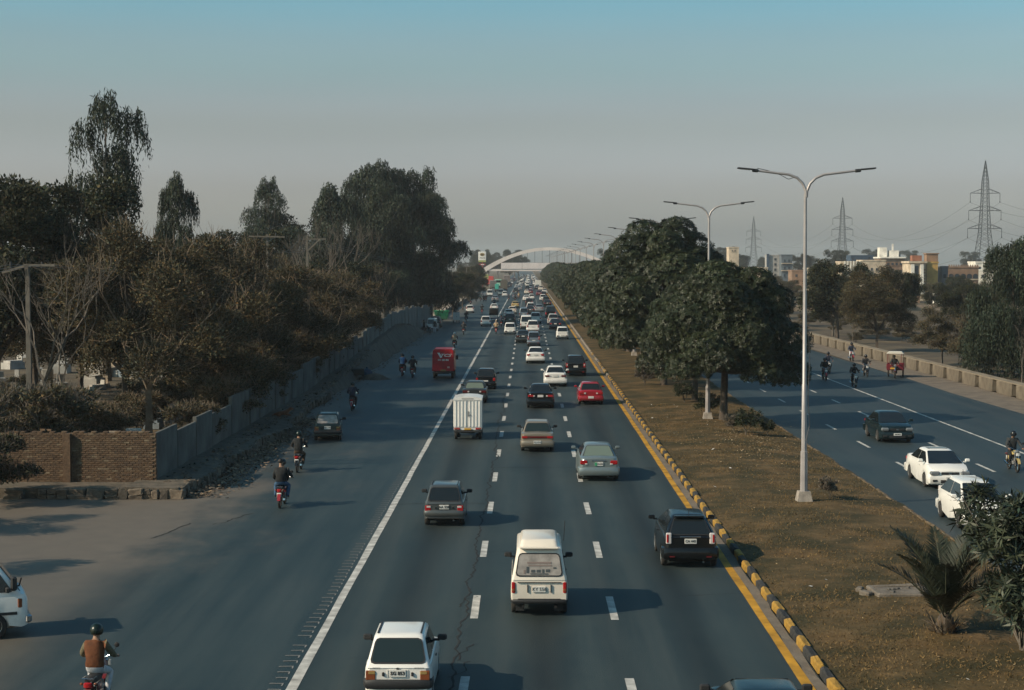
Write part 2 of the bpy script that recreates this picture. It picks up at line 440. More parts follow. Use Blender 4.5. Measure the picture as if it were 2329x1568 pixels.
def dust_mask(nt, L, geo, cur):
    """wind-blown dust: thick over the unpaved corner beside the brick wall, thin along the left verge"""
    sx = nd(nt, 'ShaderNodeSeparateXYZ'); L.new(geo.outputs['Position'], sx.inputs[0])
    n = nd(nt, 'ShaderNodeTexNoise'); n.inputs['Scale'].default_value = .22; n.inputs['Detail'].default_value = 7; n.inputs['Roughness'].default_value = .65
    mp = nd(nt, 'ShaderNodeMapping'); mp.inputs['Scale'].default_value = (1.0, .55, 1)
    L.new(geo.outputs['Position'], mp.inputs[0]); L.new(mp.outputs[0], n.inputs['Vector'])
    def rng(sock, a, b_, lo=0.0, hi=1.0):
        r = nd(nt, 'ShaderNodeMapRange'); r.interpolation_type = 'SMOOTHSTEP'
        r.inputs[1].default_value = a; r.inputs[2].default_value = b_; r.inputs[3].default_value = lo; r.inputs[4].default_value = hi
        L.new(sock, r.inputs[0]); return r.outputs[0]
    def math2(op, a, b_):
        q = nd(nt, 'ShaderNodeMath', operation=op)
        for i, s in enumerate((a, b_)):
            if isinstance(s, (int, float)): q.inputs[i].default_value = s
            else: L.new(s, q.inputs[i])
        return q.outputs[0]
    wob = math2('MULTIPLY', math2('SUBTRACT', n.outputs[0], .5), 9.0)
    Xw = math2('ADD', sx.outputs[0], wob); Yw = math2('ADD', sx.outputs[1], wob)
    corner = math2('MULTIPLY', rng(Xw, -9.6, -12.8), math2('MULTIPLY', rng(Yw, 45.5, 51), rng(sx.outputs[1], 76, 66)))
    Xn = math2('ADD', sx.outputs[0], math2('MULTIPLY', wob, .35))
    verge = math2('MULTIPLY', rng(Xn, -10.2, -13.6), .75)
    patch = math2('MULTIPLY', rng(n.outputs[0], .5, .72), math2('MULTIPLY', rng(sx.outputs[0], -5.0, -9.5), .32))
    f = math2('MINIMUM', math2('MAXIMUM', math2('MAXIMUM', math2('MULTIPLY', corner, .92), verge), patch), 1.0)
    mx = nd(nt, 'ShaderNodeMix', data_type='RGBA'); L.new(f, mx.inputs[0]); L.new(cur, mx.inputs[6])
    n2 = nd(nt, 'ShaderNodeTexNoise'); n2.inputs['Scale'].default_value = 1.3; n2.inputs['Detail'].default_value = 6
    L.new(geo.outputs['Position'], n2.inputs['Vector'])
    m2 = nd(nt, 'ShaderNodeMix', data_type='RGBA'); m2.inputs[6].default_value = (.110, .094, .075, 1); m2.inputs[7].default_value = (.168, .140, .110, 1)
    L.new(n2.outputs[0], m2.inputs[0]); L.new(m2.outputs[2], mx.inputs[7])
    return mx.outputs[2]

def wheel_mask(nt, L, geo, cur):
    """tyre-polished wheel tracks and an oily streak down the middle of each lane"""
    sx = nd(nt, 'ShaderNodeSeparateXYZ'); L.new(geo.outputs['Position'], sx.inputs[0])
    mp = nd(nt, 'ShaderNodeMapping'); mp.inputs['Scale'].default_value = (.5, .05, 1); L.new(geo.outputs['Position'], mp.inputs[0])
    n = nd(nt, 'ShaderNodeTexNoise'); n.inputs['Scale'].default_value = 1.6; n.inputs['Detail'].default_value = 5; L.new(mp.outputs[0], n.inputs['Vector'])
    def m2(op, a, b_):
        q = nd(nt, 'ShaderNodeMath', operation=op)
        for i, s in enumerate((a, b_)):
            if isinstance(s, (int, float)): q.inputs[i].default_value = s
            elif s is not None: L.new(s, q.inputs[i])
        return q.outputs[0]
    ph = m2('MULTIPLY', m2('ADD', sx.outputs[0], m2('ADD', m2('MULTIPLY', n.outputs[0], .5), 4.8)), 2 * math.pi / 3.64)
    tracks = m2('MULTIPLY', m2('COSINE', m2('MULTIPLY', ph, 2.0), None), -.17)      # two tracks per lane
    oil = m2('MULTIPLY', m2('COSINE', ph, None), .15)                                # darker lane middle
    f = m2('ADD', 1.0, m2('MULTIPLY', m2('ADD', tracks, oil), m2('MULTIPLY', n.outputs[0], 2.2)))
    mx = nd(nt, 'ShaderNodeMix', data_type='RGBA', blend_type='MULTIPLY'); mx.inputs[0].default_value = 1
    L.new(cur, mx.inputs[6]); L.new(f, mx.inputs[7])
    n2 = nd(nt, 'ShaderNodeTexNoise'); n2.inputs['Scale'].default_value = .9; n2.inputs['Detail'].default_value = 3; L.new(geo.outputs['Position'], n2.inputs['Vector'])
    r = nd(nt, 'ShaderNodeMapRange'); r.inputs[1].default_value = .68; r.inputs[2].default_value = .76; r.inputs[3].default_value = 0; r.inputs[4].default_value = .4; L.new(n2.outputs[0], r.inputs[0])
    m3 = nd(nt, 'ShaderNodeMix', data_type='RGBA'); L.new(r.outputs[0], m3.inputs[0]); L.new(mx.outputs[2], m3.inputs[6]); m3.inputs[7].default_value = (.018, .02, .02, 1)
    return m3.outputs[2]

M_DIRT = ground_mat('dry_earth', [(.10, .075, .048), (.075, .065, .04), (.15, .115, .075)], [.05, .35], bump=.6, bscale=2)
M_ASPH = ground_mat('worn_asphalt', [(.023, .035, .037), (.030, .042, .042), (.018, .030, .033)], [.12, .6], rough=.66, spec=.28, bump=.12, bscale=24, stretch=(1, .35, 1), streak=((1.1, .03, 1), (.042, .051, .049), .75), mask=wheel_mask)
M_SERV = ground_mat('dusty_asphalt', [(.018, .032, .035), (.025, .039, .041), (.014, .028, .032)], [.1, .5], rough=.6, spec=.34, bump=.14, bscale=20, stretch=(1, .3, 1), streak=((.8, .04, 1), (.052, .066, .064), .6), mask=dust_mask)
M_RIGHT = ground_mat('right_asphalt', [(.023, .037, .042), (.030, .045, .048), (.019, .032, .037)], [.1, .5], rough=.62, spec=.32, bump=.12, bscale=20, stretch=(1, .3, 1), streak=((.9, .03, 1), (.050, .056, .055), .5))
M_MED = ground_mat('median_turf', [(.100, .061, .024), (.064, .044, .017), (.138, .088, .039), (.040, .033, .013)], [.25, 1.1, .5], bump=.9, bscale=7)
M_SAND = ground_mat('gravel_shoulder', [(.15, .125, .10), (.12, .10, .08), (.19, .155, .12)], [.2, 1.0], bump=.5, bscale=9)
M_FIELD = ground_mat('fallow_field', [(.082, .062, .045), (.06, .05, .036), (.13, .10, .062)], [.03, .25], bump=.5, bscale=2)

FAR = 4600
sheet('ground', -1900, 1900, -40, FAR, -.05, M_DIRT)
sheet('main_road', -5.12, 6.44, 5, FAR - 400, 0.0, M_ASPH)
serv = sheet('service_road', -62, -5.12, 5, 64.5, 0.0, M_SERV)
sheet('service_lane', -14.2, -5.12, 64.5, FAR - 400, 0.0, M_SERV)
sheet('opposite_road', 14.15, 30.2, 5, FAR - 400, 0.0, M_RIGHT)
sheet('gravel_shoulder', 30.2, 33.4, 5, FAR - 400, 0.004, M_SAND, nx=1, ny=260, wob=.28)
sheet('gutter_dust', 6.17, 6.45, 5, 420, .004, M_SAND, nx=1, ny=420, wob=.05)
sheet('field', 34.2, 700, -30, 420, -.02, M_FIELD)

# median: a gently crowned strip of dry turf behind the kerb
mb = MB(); prof = [(6.66, .12), (7.4, .17), (9.2, .24), (11.2, .25), (13.0, .15), (14.1, .05)]
ys = list(np.arange(20, 150, 1.3)) + list(np.arange(150, 2600, 25.0))
vs = []
for j, y in enumerate(ys):
    for i, (x, z) in enumerate(prof):
        near = y < 150
        vs.append((x + (random.uniform(-.13, .13) if (i == 5 and near) else 0), y, z + (random.uniform(-.03, .03) if 0 < i < 5 and near else 0)))
n_ = len(prof)
mb.add(vs, [(j * n_ + i, j * n_ + i + 1, (j + 1) * n_ + i + 1, (j + 1) * n_ + i) for j in range(len(ys) - 1) for i in range(n_ - 1)])
MEDIAN = build(mb, 'median', M_MED, smooth=60, kind='structure')
def med_z(x):
    for (x0, z0), (x1, z1) in zip(prof, prof[1:]):
        if x0 <= x <= x1: return z0 + (z1 - z0) * (x - x0) / (x1 - x0)
    return .14

# kerb of alternating yellow and black blocks, one object each
kerb_root = ob('median_kerb', None, kind='structure')
M_KY = mat('kerb_yellow', (.36, .195, .017), .85, var=.4, vscale=4, dirt=.5, dcol=(.14, .11, .08), bump=.3)
M_KB = mat('kerb_black', (.014, .016, .018), .85, var=.4, vscale=4, dirt=.4, dcol=(.12, .10, .08), bump=.3)
M_KG = mat('kerb_bare', (.22, .18, .14), .85, var=.3, vscale=3, bump=.4)
kv = []
for k in range(4):
    b = MB(); j = lambda a: random.uniform(-a, a)
    b.rbox((0, 0, .085), (.20, .99 + j(.02), .24), .035 + abs(j(.02)))
    b.v = [(x + j(.016), y + j(.012), z + j(.016)) for x, y, z in b.v]
    kv.append(b.mesh('kerb_stone'))
for k in range(170):
    y = 24 + k * 1.02
    m_ = (M_KY if k % 2 else M_KB) if y < 172 else M_KG
    if y > 135 and random.random() < .35: m_ = M_KG
    ob('kerb_stone', random.choice(kv), kerb_root, [m_], (6.57 + random.uniform(-.015, .015), y, random.uniform(-.02, .01)), (random.uniform(-.01, .01), random.uniform(-.02, .02), random.uniform(-.02, .02)))
for k in range(100):
    y = 24 + 170 * 1.02 + 2.0 + k * 4.02
    ob('kerb_stone', kv[k % 4], kerb_root, [M_KG], (6.57, y, random.uniform(-.02, .02)), None, scale=(1, 4.0, 1))
mb = MB()
for k in range(120):
    mb.box((6.57, 600.5 + k * 12, .11), (.25, 11.9, .27))
build(mb, 'distant_kerb', M_KG, kerb_root, kind='stuff')
# far edging of the median: a thin broken line of flush stones
edge_root = ob('median_edging', None, kind='structure')
M_EDGE = mat('edging_stone', (.13, .09, .05), .85, var=.35, vscale=3, bump=.4)
for k in range(105):
    if random.random() < .07: continue
    ob('edging_stone', kv[k % 4], edge_root, [M_EDGE], (14.06 + random.uniform(-.04, .04), 30 + k * 1.22, -.15 + random.uniform(-.02, .03)), (0, 0, random.uniform(-.06, .06)), scale=(.9, 1.15, 1))
mb = MB()
for k in range(150): mb.box((14.06, 160 + k * 8, -.04), (.22, 7.7, .22))
build(mb, 'distant_edging', M_EDGE, edge_root, kind='stuff')

# painted lines
M_WHITE = mat('road_paint_white', (.42, .405, .375), .8, var=.45, vscale=2.2, bump=.1, coords='Object')
M_YEL = mat('road_paint_yellow', (.42, .21, .014), .8, var=.4, vscale=1.6)
M_RUM = mat('rumble_paint', (.17, .165, .155), .85, var=.45, vscale=4)
marks = ob('road_markings', None, kind='structure')
def strip(name, x, w, y0, y1, step, m, z=.005, wob=.0):
    mb = MB(); ys = np.arange(y0, y1, step); vs = []
    for y in ys: 
        e = random.uniform(-wob, wob); f = random.uniform(-wob, wob)
        vs += [(x - w / 2 + e, y, z), (x + w / 2 + f, y, z)]
    mb.add(vs, [(2 * i, 2 * i + 1, 2 * i + 3, 2 * i + 2) for i in range(len(ys) - 1)])
    return build(mb, name, m, marks)
strip('edge_line', -5.05, .22, 8, 1500, 2.5, M_WHITE, .006, .012)
strip('median_line', 6.06, .23, 8, 1500, 2.5, M_YEL, .006, .012)
strip('edge_line', 23.9, .16, 20, 1200, 4, M_WHITE, .006, .01)
dash = MB().add([(-.1, -1.5, 0), (.1, -1.5, 0), (.105, 1.5, 0), (-.098, 1.5, 0)], [(0, 1, 2, 3)]).mesh('lane_dash', [M_WHITE])
# dash phase read off the near dashes
y0a = G(1093, 1380).y
for x, ph in ((-1.37, G(1082, 1379).y), (2.25, G(1392, 1382).y)):
    k0 = int((ph - 20) / 9.05)
    for k in range(-k0, 44):
        ob('lane_dash', dash, marks, None, (x, ph + k * 9.05, .006), (0, 0, random.uniform(-.006, .006)))
for x, ph in ((17.0, G(1962, 1010).y), (20.5, G(1965, 940).y)):
    for k in range(-6, 22):
        if ph + k * 9.05 > 45: ob('lane_dash', dash, marks, None, (x, ph + k * 9.05, .006), None, scale=(.8, 1, 1))
# rumble strip: open hooks of thin paint left of the edge line
hook = MB()
hook.add([(-.24, -.03, 0), (.0, -.03, 0), (.0, .03, 0), (-.24, .03, 0)], [(0, 1, 2, 3)])
hook.add([(-.29, -.05, 0), (-.24, -.03, 0), (-.24, .03, 0), (-.29, .02, 0)], [(0, 1, 2, 3)])
hook.add([(.0, -.22, 0), (.03, -.22, 0), (.03, .03, 0), (.0, .03, 0)], [(0, 1, 2, 3)])
hook = hook.mesh('rumble_bar', [M_RUM])
k = 0; y = 27.0
while y < 112:
    if random.random() > .06: ob('rumble_bar', hook, marks, None, (-5.30 + random.uniform(-.02, .02), y, .007), (0, 0, random.uniform(-.08, .08)), scale=(random.uniform(.8, 1.1), 1, 1))
    y += .52
# long crack along the left lane line and its side branches
def crack(name, pts, w):
    mb = MB(); vs = []
    for i, (x, y) in enumerate(pts):
        ww = w * random.uniform(.35, 1.2); vs += [(x - ww, y, .008), (x + ww, y, .008)]
    mb.add(vs, [(2 * i, 2 * i + 1, 2 * i + 3, 2 * i + 2) for i in range(len(pts) - 1)])
    build(mb, name, mat('crack_dark', (.018, .018, .018), .95), marks)
pts = []; x = -1.72; y = 20
while y < 118:
    x += random.uniform(-.07, .07) + (-1.70 + .0016 * y - x) * .12; pts.append((x, y)); y += .22
crack('pavement_crack', pts, .03)
for (sx_, sy_, n, ang) in ((-1.6, 38, 9, 1.2), (-1.75, 36.4, 8, .9), (-1.8, 44, 8, 1.4), (-12.5, 55, 16, .45), (-11, 58, 14, .7)):
    q = [(sx_, sy_)]
    for i in range(n): q.append((q[-1][0] + .14 * math.sin(ang) * random.uniform(-.4, 1.6), q[-1][1] + .22 * random.uniform(.4, 1.4)))
    crack('pavement_crack', q, .02 if sx_ > -5 else .035)
def tcrack(x0, x1, y, w):                       # fine transverse cracks and day joints
    mb = MB(); vs = []; n = int(abs(x1 - x0) / .25); yy = y
    for i in range(n + 1):
        yy += random.uniform(-.09, .09); ww = w * random.uniform(.4, 1.3); x = x0 + (x1 - x0) * i / n; vs += [(x, yy - ww, .008), (x, yy + ww, .008)]
    mb.add(vs, [(2 * i, 2 * i + 2, 2 * i + 3, 2 * i + 1) for i in range(n)]); build(mb, 'pavement_crack', MATS['crack_dark'], marks)
for x0, x1, y, w in ((-3.6, -1.8, 40.2, .012), (-1.7, .6, 52.6, .012), (4.0, 6.0, 45.4, .012), (-5, -1.6, 63.0, .025), (-1.6, 6.0, 74.5, .025), (-5, 1.8, 96.0, .03)):
    tcrack(x0, x1, y, w)
# ------------------------------------------------------------------ left side: brick wall, concrete wall, stone plinth, bank
M_BRICK = [mat('brick_a', (.118, .072, .042), .9, var=.3, vscale=9, bump=.4), mat('brick_b', (.100, .064, .040), .9, var=.3, vscale=9, bump=.4), mat('brick_c', (.138, .088, .052), .9, var=.3, vscale=9, bump=.4), mat('brick_pale', (.19, .14, .09), .9, var=.3, vscale=9, bump=.4)]
M_MORT = mat('mortar_mud', (.115, .075, .045), .95, var=.35, vscale=4, bump=.6, bscale=12)
BW_Y, BW_X0, BW_X1, BW_Z0, BW_Z1 = 66.4, -26.0, -14.84, .38, 2.36
bw = thing('brick_wall', 'weathered brown brick boundary wall facing the dusty corner', 'wall', (BW_X1, BW_Y, BW_Z0))
mb = MB()
mb.box((-(BW_X1 - BW_X0) / 2, .12, .99), (BW_X1 - BW_X0, .2, 1.96))
build(mb, 'mortar_core', M_MORT, bw)
bm_ = MB().rbox((0, 0, 0), (.222, .03, .068), .008).mesh('brick')
cand = []
for c in range(24):
    for i in range(int((BW_X1 - BW_X0) / .235)):
        x = -.13 - i * .235 - (.117 if c % 2 else 0); z = .05 + c * .0815
        if x < BW_X0 - BW_X1 + .1: continue
        cand.append((x, z))
cand.sort(key=lambda q: (0 if q[0] > -6.4 else 1, random.random()))
rest = MB()
for i, (x, z) in enumerate(cand):
    dy = random.uniform(-.008, .012); m_ = random.choice(M_BRICK[:3] * 10 + M_BRICK[3:])
    if i < 300: ob('brick', bm_, bw, [m_], (x, .015 - .009 + dy, z), (random.uniform(-.02, .02), random.uniform(-.02, .02), random.uniform(-.03, .03)))
    else: rest.box((x + random.uniform(-.006, .006), .006 + dy, z), (.222, .03, .068), random.choice((0, 1, 2, 0, 1, 2, 0, 1, 2, 3)))
build(rest, 'brickwork', M_BRICK, bw, kind='stuff')
for px in (-3.55, -9.0):                       # pilaster
    mb = MB(); mb.box((px, -.08, .985), (.3, .2, 1.95)); o = build(mb, 'pilaster', M_BRICK[0], bw)
for i in range(46):                            # uneven coping bricks
    if random.random() < .25: continue
    ob('coping_brick', bm_, bw, [random.choice(M_BRICK)], (-.12 - i * .238, .12, 2.005), (0, random.uniform(-.04, .04), R(90) + random.uniform(-.1, .1)), scale=(1, 7.0, 1))
for q in ((-4.55, 2.09), (-4.3, 2.08)):
    ob('loose_brick', bm_, bw, [M_BRICK[0]], (q[0], .12, q[1]), (0, 0, random.uniform(-.5, .5)), scale=(1, 3.2, 1.2))

# concrete panel wall running back along the service lane, following the bank
def bank_h(y):
    for (y0, h0), (y1, h1) in zip(((60, .42), (112, .5), (140, 1.1), (165, 1.8), (190, 2.3), (205, 1.7), (222, .25)), ((112, .5), (140, 1.1), (165, 1.8), (190, 2.3), (205, 1.7), (222, .25), (330, .1))):
        if y0 <= y <= y1: return h0 + (h1 - h0) * (y - y0) / (y1 - y0)
    return .1
M_CONC = mat('wall_concrete', (.105, .102, .09), .9, var=.35, vscale=.9, bump=.4, bscale=6, dirt=.6, dcol=(.09, .075, .06))
M_CONC2 = mat('wall_concrete_pale', (.165, .16, .142), .9, var=.3, vscale=.7, bump=.35, bscale=6, dirt=.5, dcol=(.10, .085, .07))
cw = thing('concrete_wall', 'long grey concrete panel wall running back along the service lane', 'wall', (-14.95, 66.6, 0))
y = 66.62; k = 0
while y < 262:
    Lp = random.uniform(3.2, 6.0)
    zb = bank_h(y) - .1; zt = (2.36 if y < 120 else 2.3 + (min(y, 190) - 120) / 70 * 1.55) if y < 200 else 3.85 - (y - 200) / 62 * 1.1
    zt += random.uniform(-.34, .18)
    m_ = M_CONC if y < 150 else M_CONC2
    b = MB(); b.rbox((0, Lp / 2 - .02, (zt + zb) / 2), (.14, Lp - .2, zt - zb), .015); build(b, 'wall_panel', m_, cw, loc=(random.uniform(-.03, .03), y - 66.6, 0))
    b = MB(); b.rbox((.015, -.03, (zt + zb) / 2 + .01), (.18, .15, zt - zb + .02), .015); build(b, 'wall_post', m_, cw, loc=(0, y - 66.6, 0), rot=(0, random.uniform(-.012, .012), 0))
    y += Lp; k += 1

# stone plinth under the walls, with separate stones along its face
M_STONE = [mat('plinth_stone_a', (.125, .10, .075), .9, var=.35, vscale=4, bump=.5), mat('plinth_stone_b', (.095, .08, .062), .9, var=.35, vscale=4, bump=.5), mat('plinth_stone_c', (.165, .13, .095), .9, var=.3, vscale=4, bump=.5)]
M_BANK = ground_mat('bank_earth', [(.105, .09, .07), (.07, .062, .05), (.14, .115, .088)], [.4, 1.8], bump=.9, bscale=5)
pl = thing('stone_plinth', 'low crumbling stone plinth under the brick and concrete walls', 'plinth', (0, 0, 0))
def plinth_x(y):                               # edge of the plinth towards the road
    if y < 100: return -13.25 - .18 * math.sin(y * .7) + (.5 * math.exp(-((y - 88) / 5) ** 2))
    return -13.35 - .15 * math.sin(y * .5)
mb = MB(); ys = [64.3, 65.0] + list(np.arange(67, 228, 2.0)); rings = []
for y in ys:
    h = bank_h(y); xe = plinth_x(y); sl = .12 if y < 105 else .12 + .55 * h
    j = lambda: random.uniform(-.06, .06)
    rings.append([(xe + j(), y, -.02), (xe - sl * .5 + j(), y, h * .55 + j()), (xe - sl + j() * .5, y, h + j() * .5), (-14.4, y, h + .04 + j()), (-15.6, y, h + .05)])
mb.loft(rings, cap=False, closed=False)
mb.add([rings[0][i] for i in range(5)] + [(-15.6, 64.3, -.02)], [(0, 1, 2, 3, 4, 5)])
mb.box((-20.6, 65.6, .18), (10.2, 2.2, .42))
build(mb, 'earth_fill', M_BANK, pl)
def stone_mesh(s):
    b = MB(); b.rbox((0, 0, 0), (1, 1, 1), .09)
    rnd = random.Random(s); b.v = [(x * rnd.uniform(.74, 1.12), y * rnd.uniform(.74, 1.12), z * rnd.uniform(.74, 1.12)) for x, y, z in b.v]
    return b.mesh('stone')
STONES = [stone_mesh(s) for s in range(6)]
x = -13.3
while x > -22:                                 # face towards the camera
    w = random.uniform(.3, .95)
    if x < -17.5 and random.random() < .6: x -= w; continue
    for zz in ((.08, .28) if random.random() < .5 else (.17,)):
        hgt = .22 if zz != .17 else .42
        ob('stone', random.choice(STONES), pl, [random.choice(M_STONE)], (x - w / 2, 64.33 + random.uniform(-.05, .06), zz), (random.uniform(-.1, .1), random.uniform(-.12, .12), random.uniform(-.15, .15)), scale=(w, .3, hgt * random.uniform(.85, 1.1)))
    x -= w * .98
y = 64.6
while y < 112:                                 # face towards the road
    w = random.uniform(.35, .8); h = bank_h(y)
    for zz, hh in (((h * .28, h * .5), (h * .78, h * .45)) if random.random() < .6 else ((h * .52, h * .95),)):
        ob('stone', random.choice(STONES), pl, [random.choice(M_STONE[:2] * 2 + M_STONE)], (plinth_x(y) - .12 + random.uniform(-.04, .06), y + w / 2, zz), (random.uniform(-.1, .1), random.uniform(-.12, .12), random.uniform(-.15, .15)), scale=(.3, w, hh))
    y += w
# rubble and dead leaves heaped along the foot of the plinth
V, F, T = [], [], []
def scatter_bits(n, fx, size, cols, flat=.5):
    for _ in range(n):
        p = Vector(fx()); a = random.uniform(0, 6.28); s = random.uniform(*size)
        u = Vector((math.cos(a), math.sin(a), random.uniform(-flat, flat))) * s; w = Vector((-math.sin(a), math.cos(a), random.uniform(-flat, flat))) * s * random.uniform(.35, .8)
        k0 = len(V); V.extend([p - u, p + w, p + u, p - w]); F.append((k0, k0 + 1, k0 + 2, k0 + 3)); c = random.choice(cols); e = random.uniform(.7, 1.25); T.extend([(c[0] * e, c[1] * e, c[2] * e, 1)] * 4)
BROWNS = [(.18, .12, .075), (.13, .10, .07), (.23, .165, .105), (.10, .08, .06)]
scatter_bits(5200, lambda: (plinth_x(yy := random.uniform(64.5, 98)) + abs(random.gauss(.1, .65)), yy, random.uniform(.01, .22) * random.random()), (.04, .11), BROWNS)
scatter_bits(1400, lambda: (random.uniform(-14.6, -13.5), yy := random.uniform(66, 150), bank_h(yy) + .05), (.05, .12), BROWNS)
scatter_bits(700, lambda: (plinth_x(yy := random.uniform(98, 225)) + abs(random.gauss(.1, .5)), yy, random.uniform(.01, .12)), (.05, .13), BROWNS)
me = quads('leaf_litter', V, F, mat('litter', (1, 1, 1), .95, tint=True), tint=T)
ob('leaf_litter', me, label='brown dead leaves and rubble along the foot of the plinth', cat='leaf litter', kind='stuff')

# low retaining wall with a pale top further along the service lane
rw = thing('retaining_wall', 'low retaining wall with pale flat top beyond the green skip', 'wall', (-15.2, 268, 0))
for k in range(40):
    b = MB(); b.rbox((0, 4.0, .32), (.55, 7.98, .86), .03); build(b, 'wall_section', M_CONC, rw, loc=(0, k * 8.0, 0))
    b = MB(); b.rbox((-.25, 4.0, .80), (1.25, 7.96, .1), .02); build(b, 'coping', mat('pale_coping', (.34, .28, .22), .9, var=.2, vscale=1.5), rw, loc=(0, k * 8.0, 0))

# ------------------------------------------------------------------ right side: barrier of masonry blocks
M_BAR = mat('barrier_masonry', (.15, .122, .088), .9, var=.35, vscale=1.3, bump=.6, bscale=7, dirt=.45, dcol=(.11, .095, .075))
M_BARSHADE = mat('barrier_recess_shade', (.045, .038, .03), .95, var=.4, vscale=2, bump=.5)  # darker copy of the masonry; shade inside the slots put into the colour
br = thing('barrier_wall', 'low masonry barrier with recessed slots along the far roadside', 'wall', (33.55, 60, 0))
bv = []
for k in range(5):
    b = MB(); b.rbox((0, 0, .45), (.74, 3.55, .94), .05); b.v = [(x + random.uniform(-.025, .025), y + random.uniform(-.03, .03), z + random.uniform(-.025, .025)) for x, y, z in b.v]; bv.append(b.mesh('barrier_block'))
bc = MB().rbox((0, 0, .93), (.78, 4.66, .09), .02).mesh('barrier_coping')
bs = MB().box((.31, 0, .42), (.1, 1.2, .86)).mesh('barrier_recess_shade')
M_COP = mat('barrier_top', (.215, .172, .12), .9, var=.25, vscale=1.5, bump=.4)
for k in range(86):
    yy = k * 4.7
    ob('barrier_block', random.choice(bv), br, [M_BAR], (0, yy, 0), (0, 0, random.uniform(-.012, .012)))
    ob('recess', bs, br, [M_BARSHADE], (0, yy + 2.35, 0)); ob('barrier_coping', bc, br, [M_COP], (.05, yy, 0), (random.uniform(-.006, .006), random.uniform(-.01, .01), random.uniform(-.008, .008)))
mb = MB()
for k in range(40): mb.box((0, 410 + k * 10, .45), (.74, 8.6, .94))
build(mb, 'distant_blocks', M_BAR, br, kind='stuff')
# ------------------------------------------------------------------ street lamps in the median
M_POLE = mat('lamp_paint', (.36, .33, .32), .45, .3, var=.15, vscale=1.5, dirt=.5, dcol=(.25, .2, .17))
M_LHEAD = mat('lamp_head_dark', (.05, .05, .052), .5, .4)
M_PLINTH = mat('lamp_plinth', (.30, .26, .22), .9, var=.3, vscale=4, bump=.4)
p_pole = MB()
p_pole.loft([[(r * math.cos(a), r * math.sin(a), z) for a in (2 * math.pi * k / 8 for k in range(8))] for z, r in ((.3, .15), (2.0, .135), (2.02, .108), (4.6, .098), (4.62, .085), (9.0, .07), (11.95, .058))])
p_pole = p_pole.mesh('pole', smooth=40)
def lamp_arm(sx):
    b = MB(); pts = [(0, 0, 11.8), (.02 * sx, 0, 12.05), (.14 * sx, 0, 12.33), (.36 * sx, 0, 12.55), (.68 * sx, 0, 12.68), (1.2 * sx, 0, 12.74), (2.02 * sx, 0, 12.84)]
    b.tube(pts, [.06, .058, .055, .052, .05, .047, .042], 8); return b.mesh('lamp_arm', smooth=50)
p_arm = [lamp_arm(-1), lamp_arm(1)]
def lamp_head(sx):
    b = MB(); M = Matrix.Rotation(-.09 * sx, 3, 'Y')
    b.rbox((1.98 * sx, 0, 12.83), (.24, .16, .13), .03, M=M); b.rbox((2.36 * sx, 0, 12.9), (.62, .24, .055), .02, M=M); return b.mesh('lamp_head')
p_head = [lamp_head(-1), lamp_head(1)]
p_lens = [MB().box((2.38 * s, 0, 12.868), (.42, .17, .012), M=Matrix.Rotation(-.09 * s, 3, 'Y')).mesh('lamp_lens') for s in (-1, 1)]
p_base = MB(); p_base.box((0, 0, .2), (.62, .62, .5), top=.72); p_base = p_base.mesh('plinth')
M_LENS = mat('lamp_lens', (.5, .5, .48), .3)
lamp_words = ['tall double-armed street lamp with its concrete plinth in open turf, nearest of the row', 'double-armed street lamp rising through the nearest big median tree, second of the row', 'third double-armed street lamp, its right arm hidden by the tallest crown', 'fourth double-armed street lamp of the median row, right of the footbridge arch', 'fifth double-armed street lamp along the median', 'sixth double-armed street lamp along the median', 'seventh double-armed street lamp along the median', 'eighth double-armed street lamp along the median']
LAMP_Y = [62.3 + 33.2 * k for k in range(21)]
for k, y in enumerate(LAMP_Y):
    t = thing('street_lamp', lamp_words[k] if k < 8 else 'small distant double-armed street lamp in the receding median row', 'street lamp', (10.38 + random.uniform(-.05, .05), y, med_z(10.4) - .06), random.uniform(-.05, .05), 'double-armed street lamps along the median', .965)
    ob('pole', p_pole, t, [M_POLE], rot=(random.uniform(-.004, .004), random.uniform(-.005, .005), 0))
    for i in (0, 1):
        ob('lamp_arm', p_arm[i], t, [M_POLE]); h = ob('lamp_head', p_head[i], t, [M_LHEAD])
        if k < 6: ob('lens', p_lens[i], h, [M_LENS])
    if k < 4: ob('plinth', p_base, t, [M_PLINTH])
    if k == 0:
        b = MB(); b.tube([(-.35, 0, 12.6), (-.7, .02, 12.5), (-1.0, 0, 12.66), (-1.5, 0, 12.83), (-1.9, .03, 12.92)], .012, 4); build(b, 'loose_cable', M_LHEAD, t)
        b = MB(); b.tube([(.12, -.08, 6.6), (.16, -.1, 5.4), (.1, -.14, 4.2), (.17, -.12, 3.0), (.02, -.17, 2.4)], .012, 4); build(b, 'loose_cable', M_LHEAD, t)

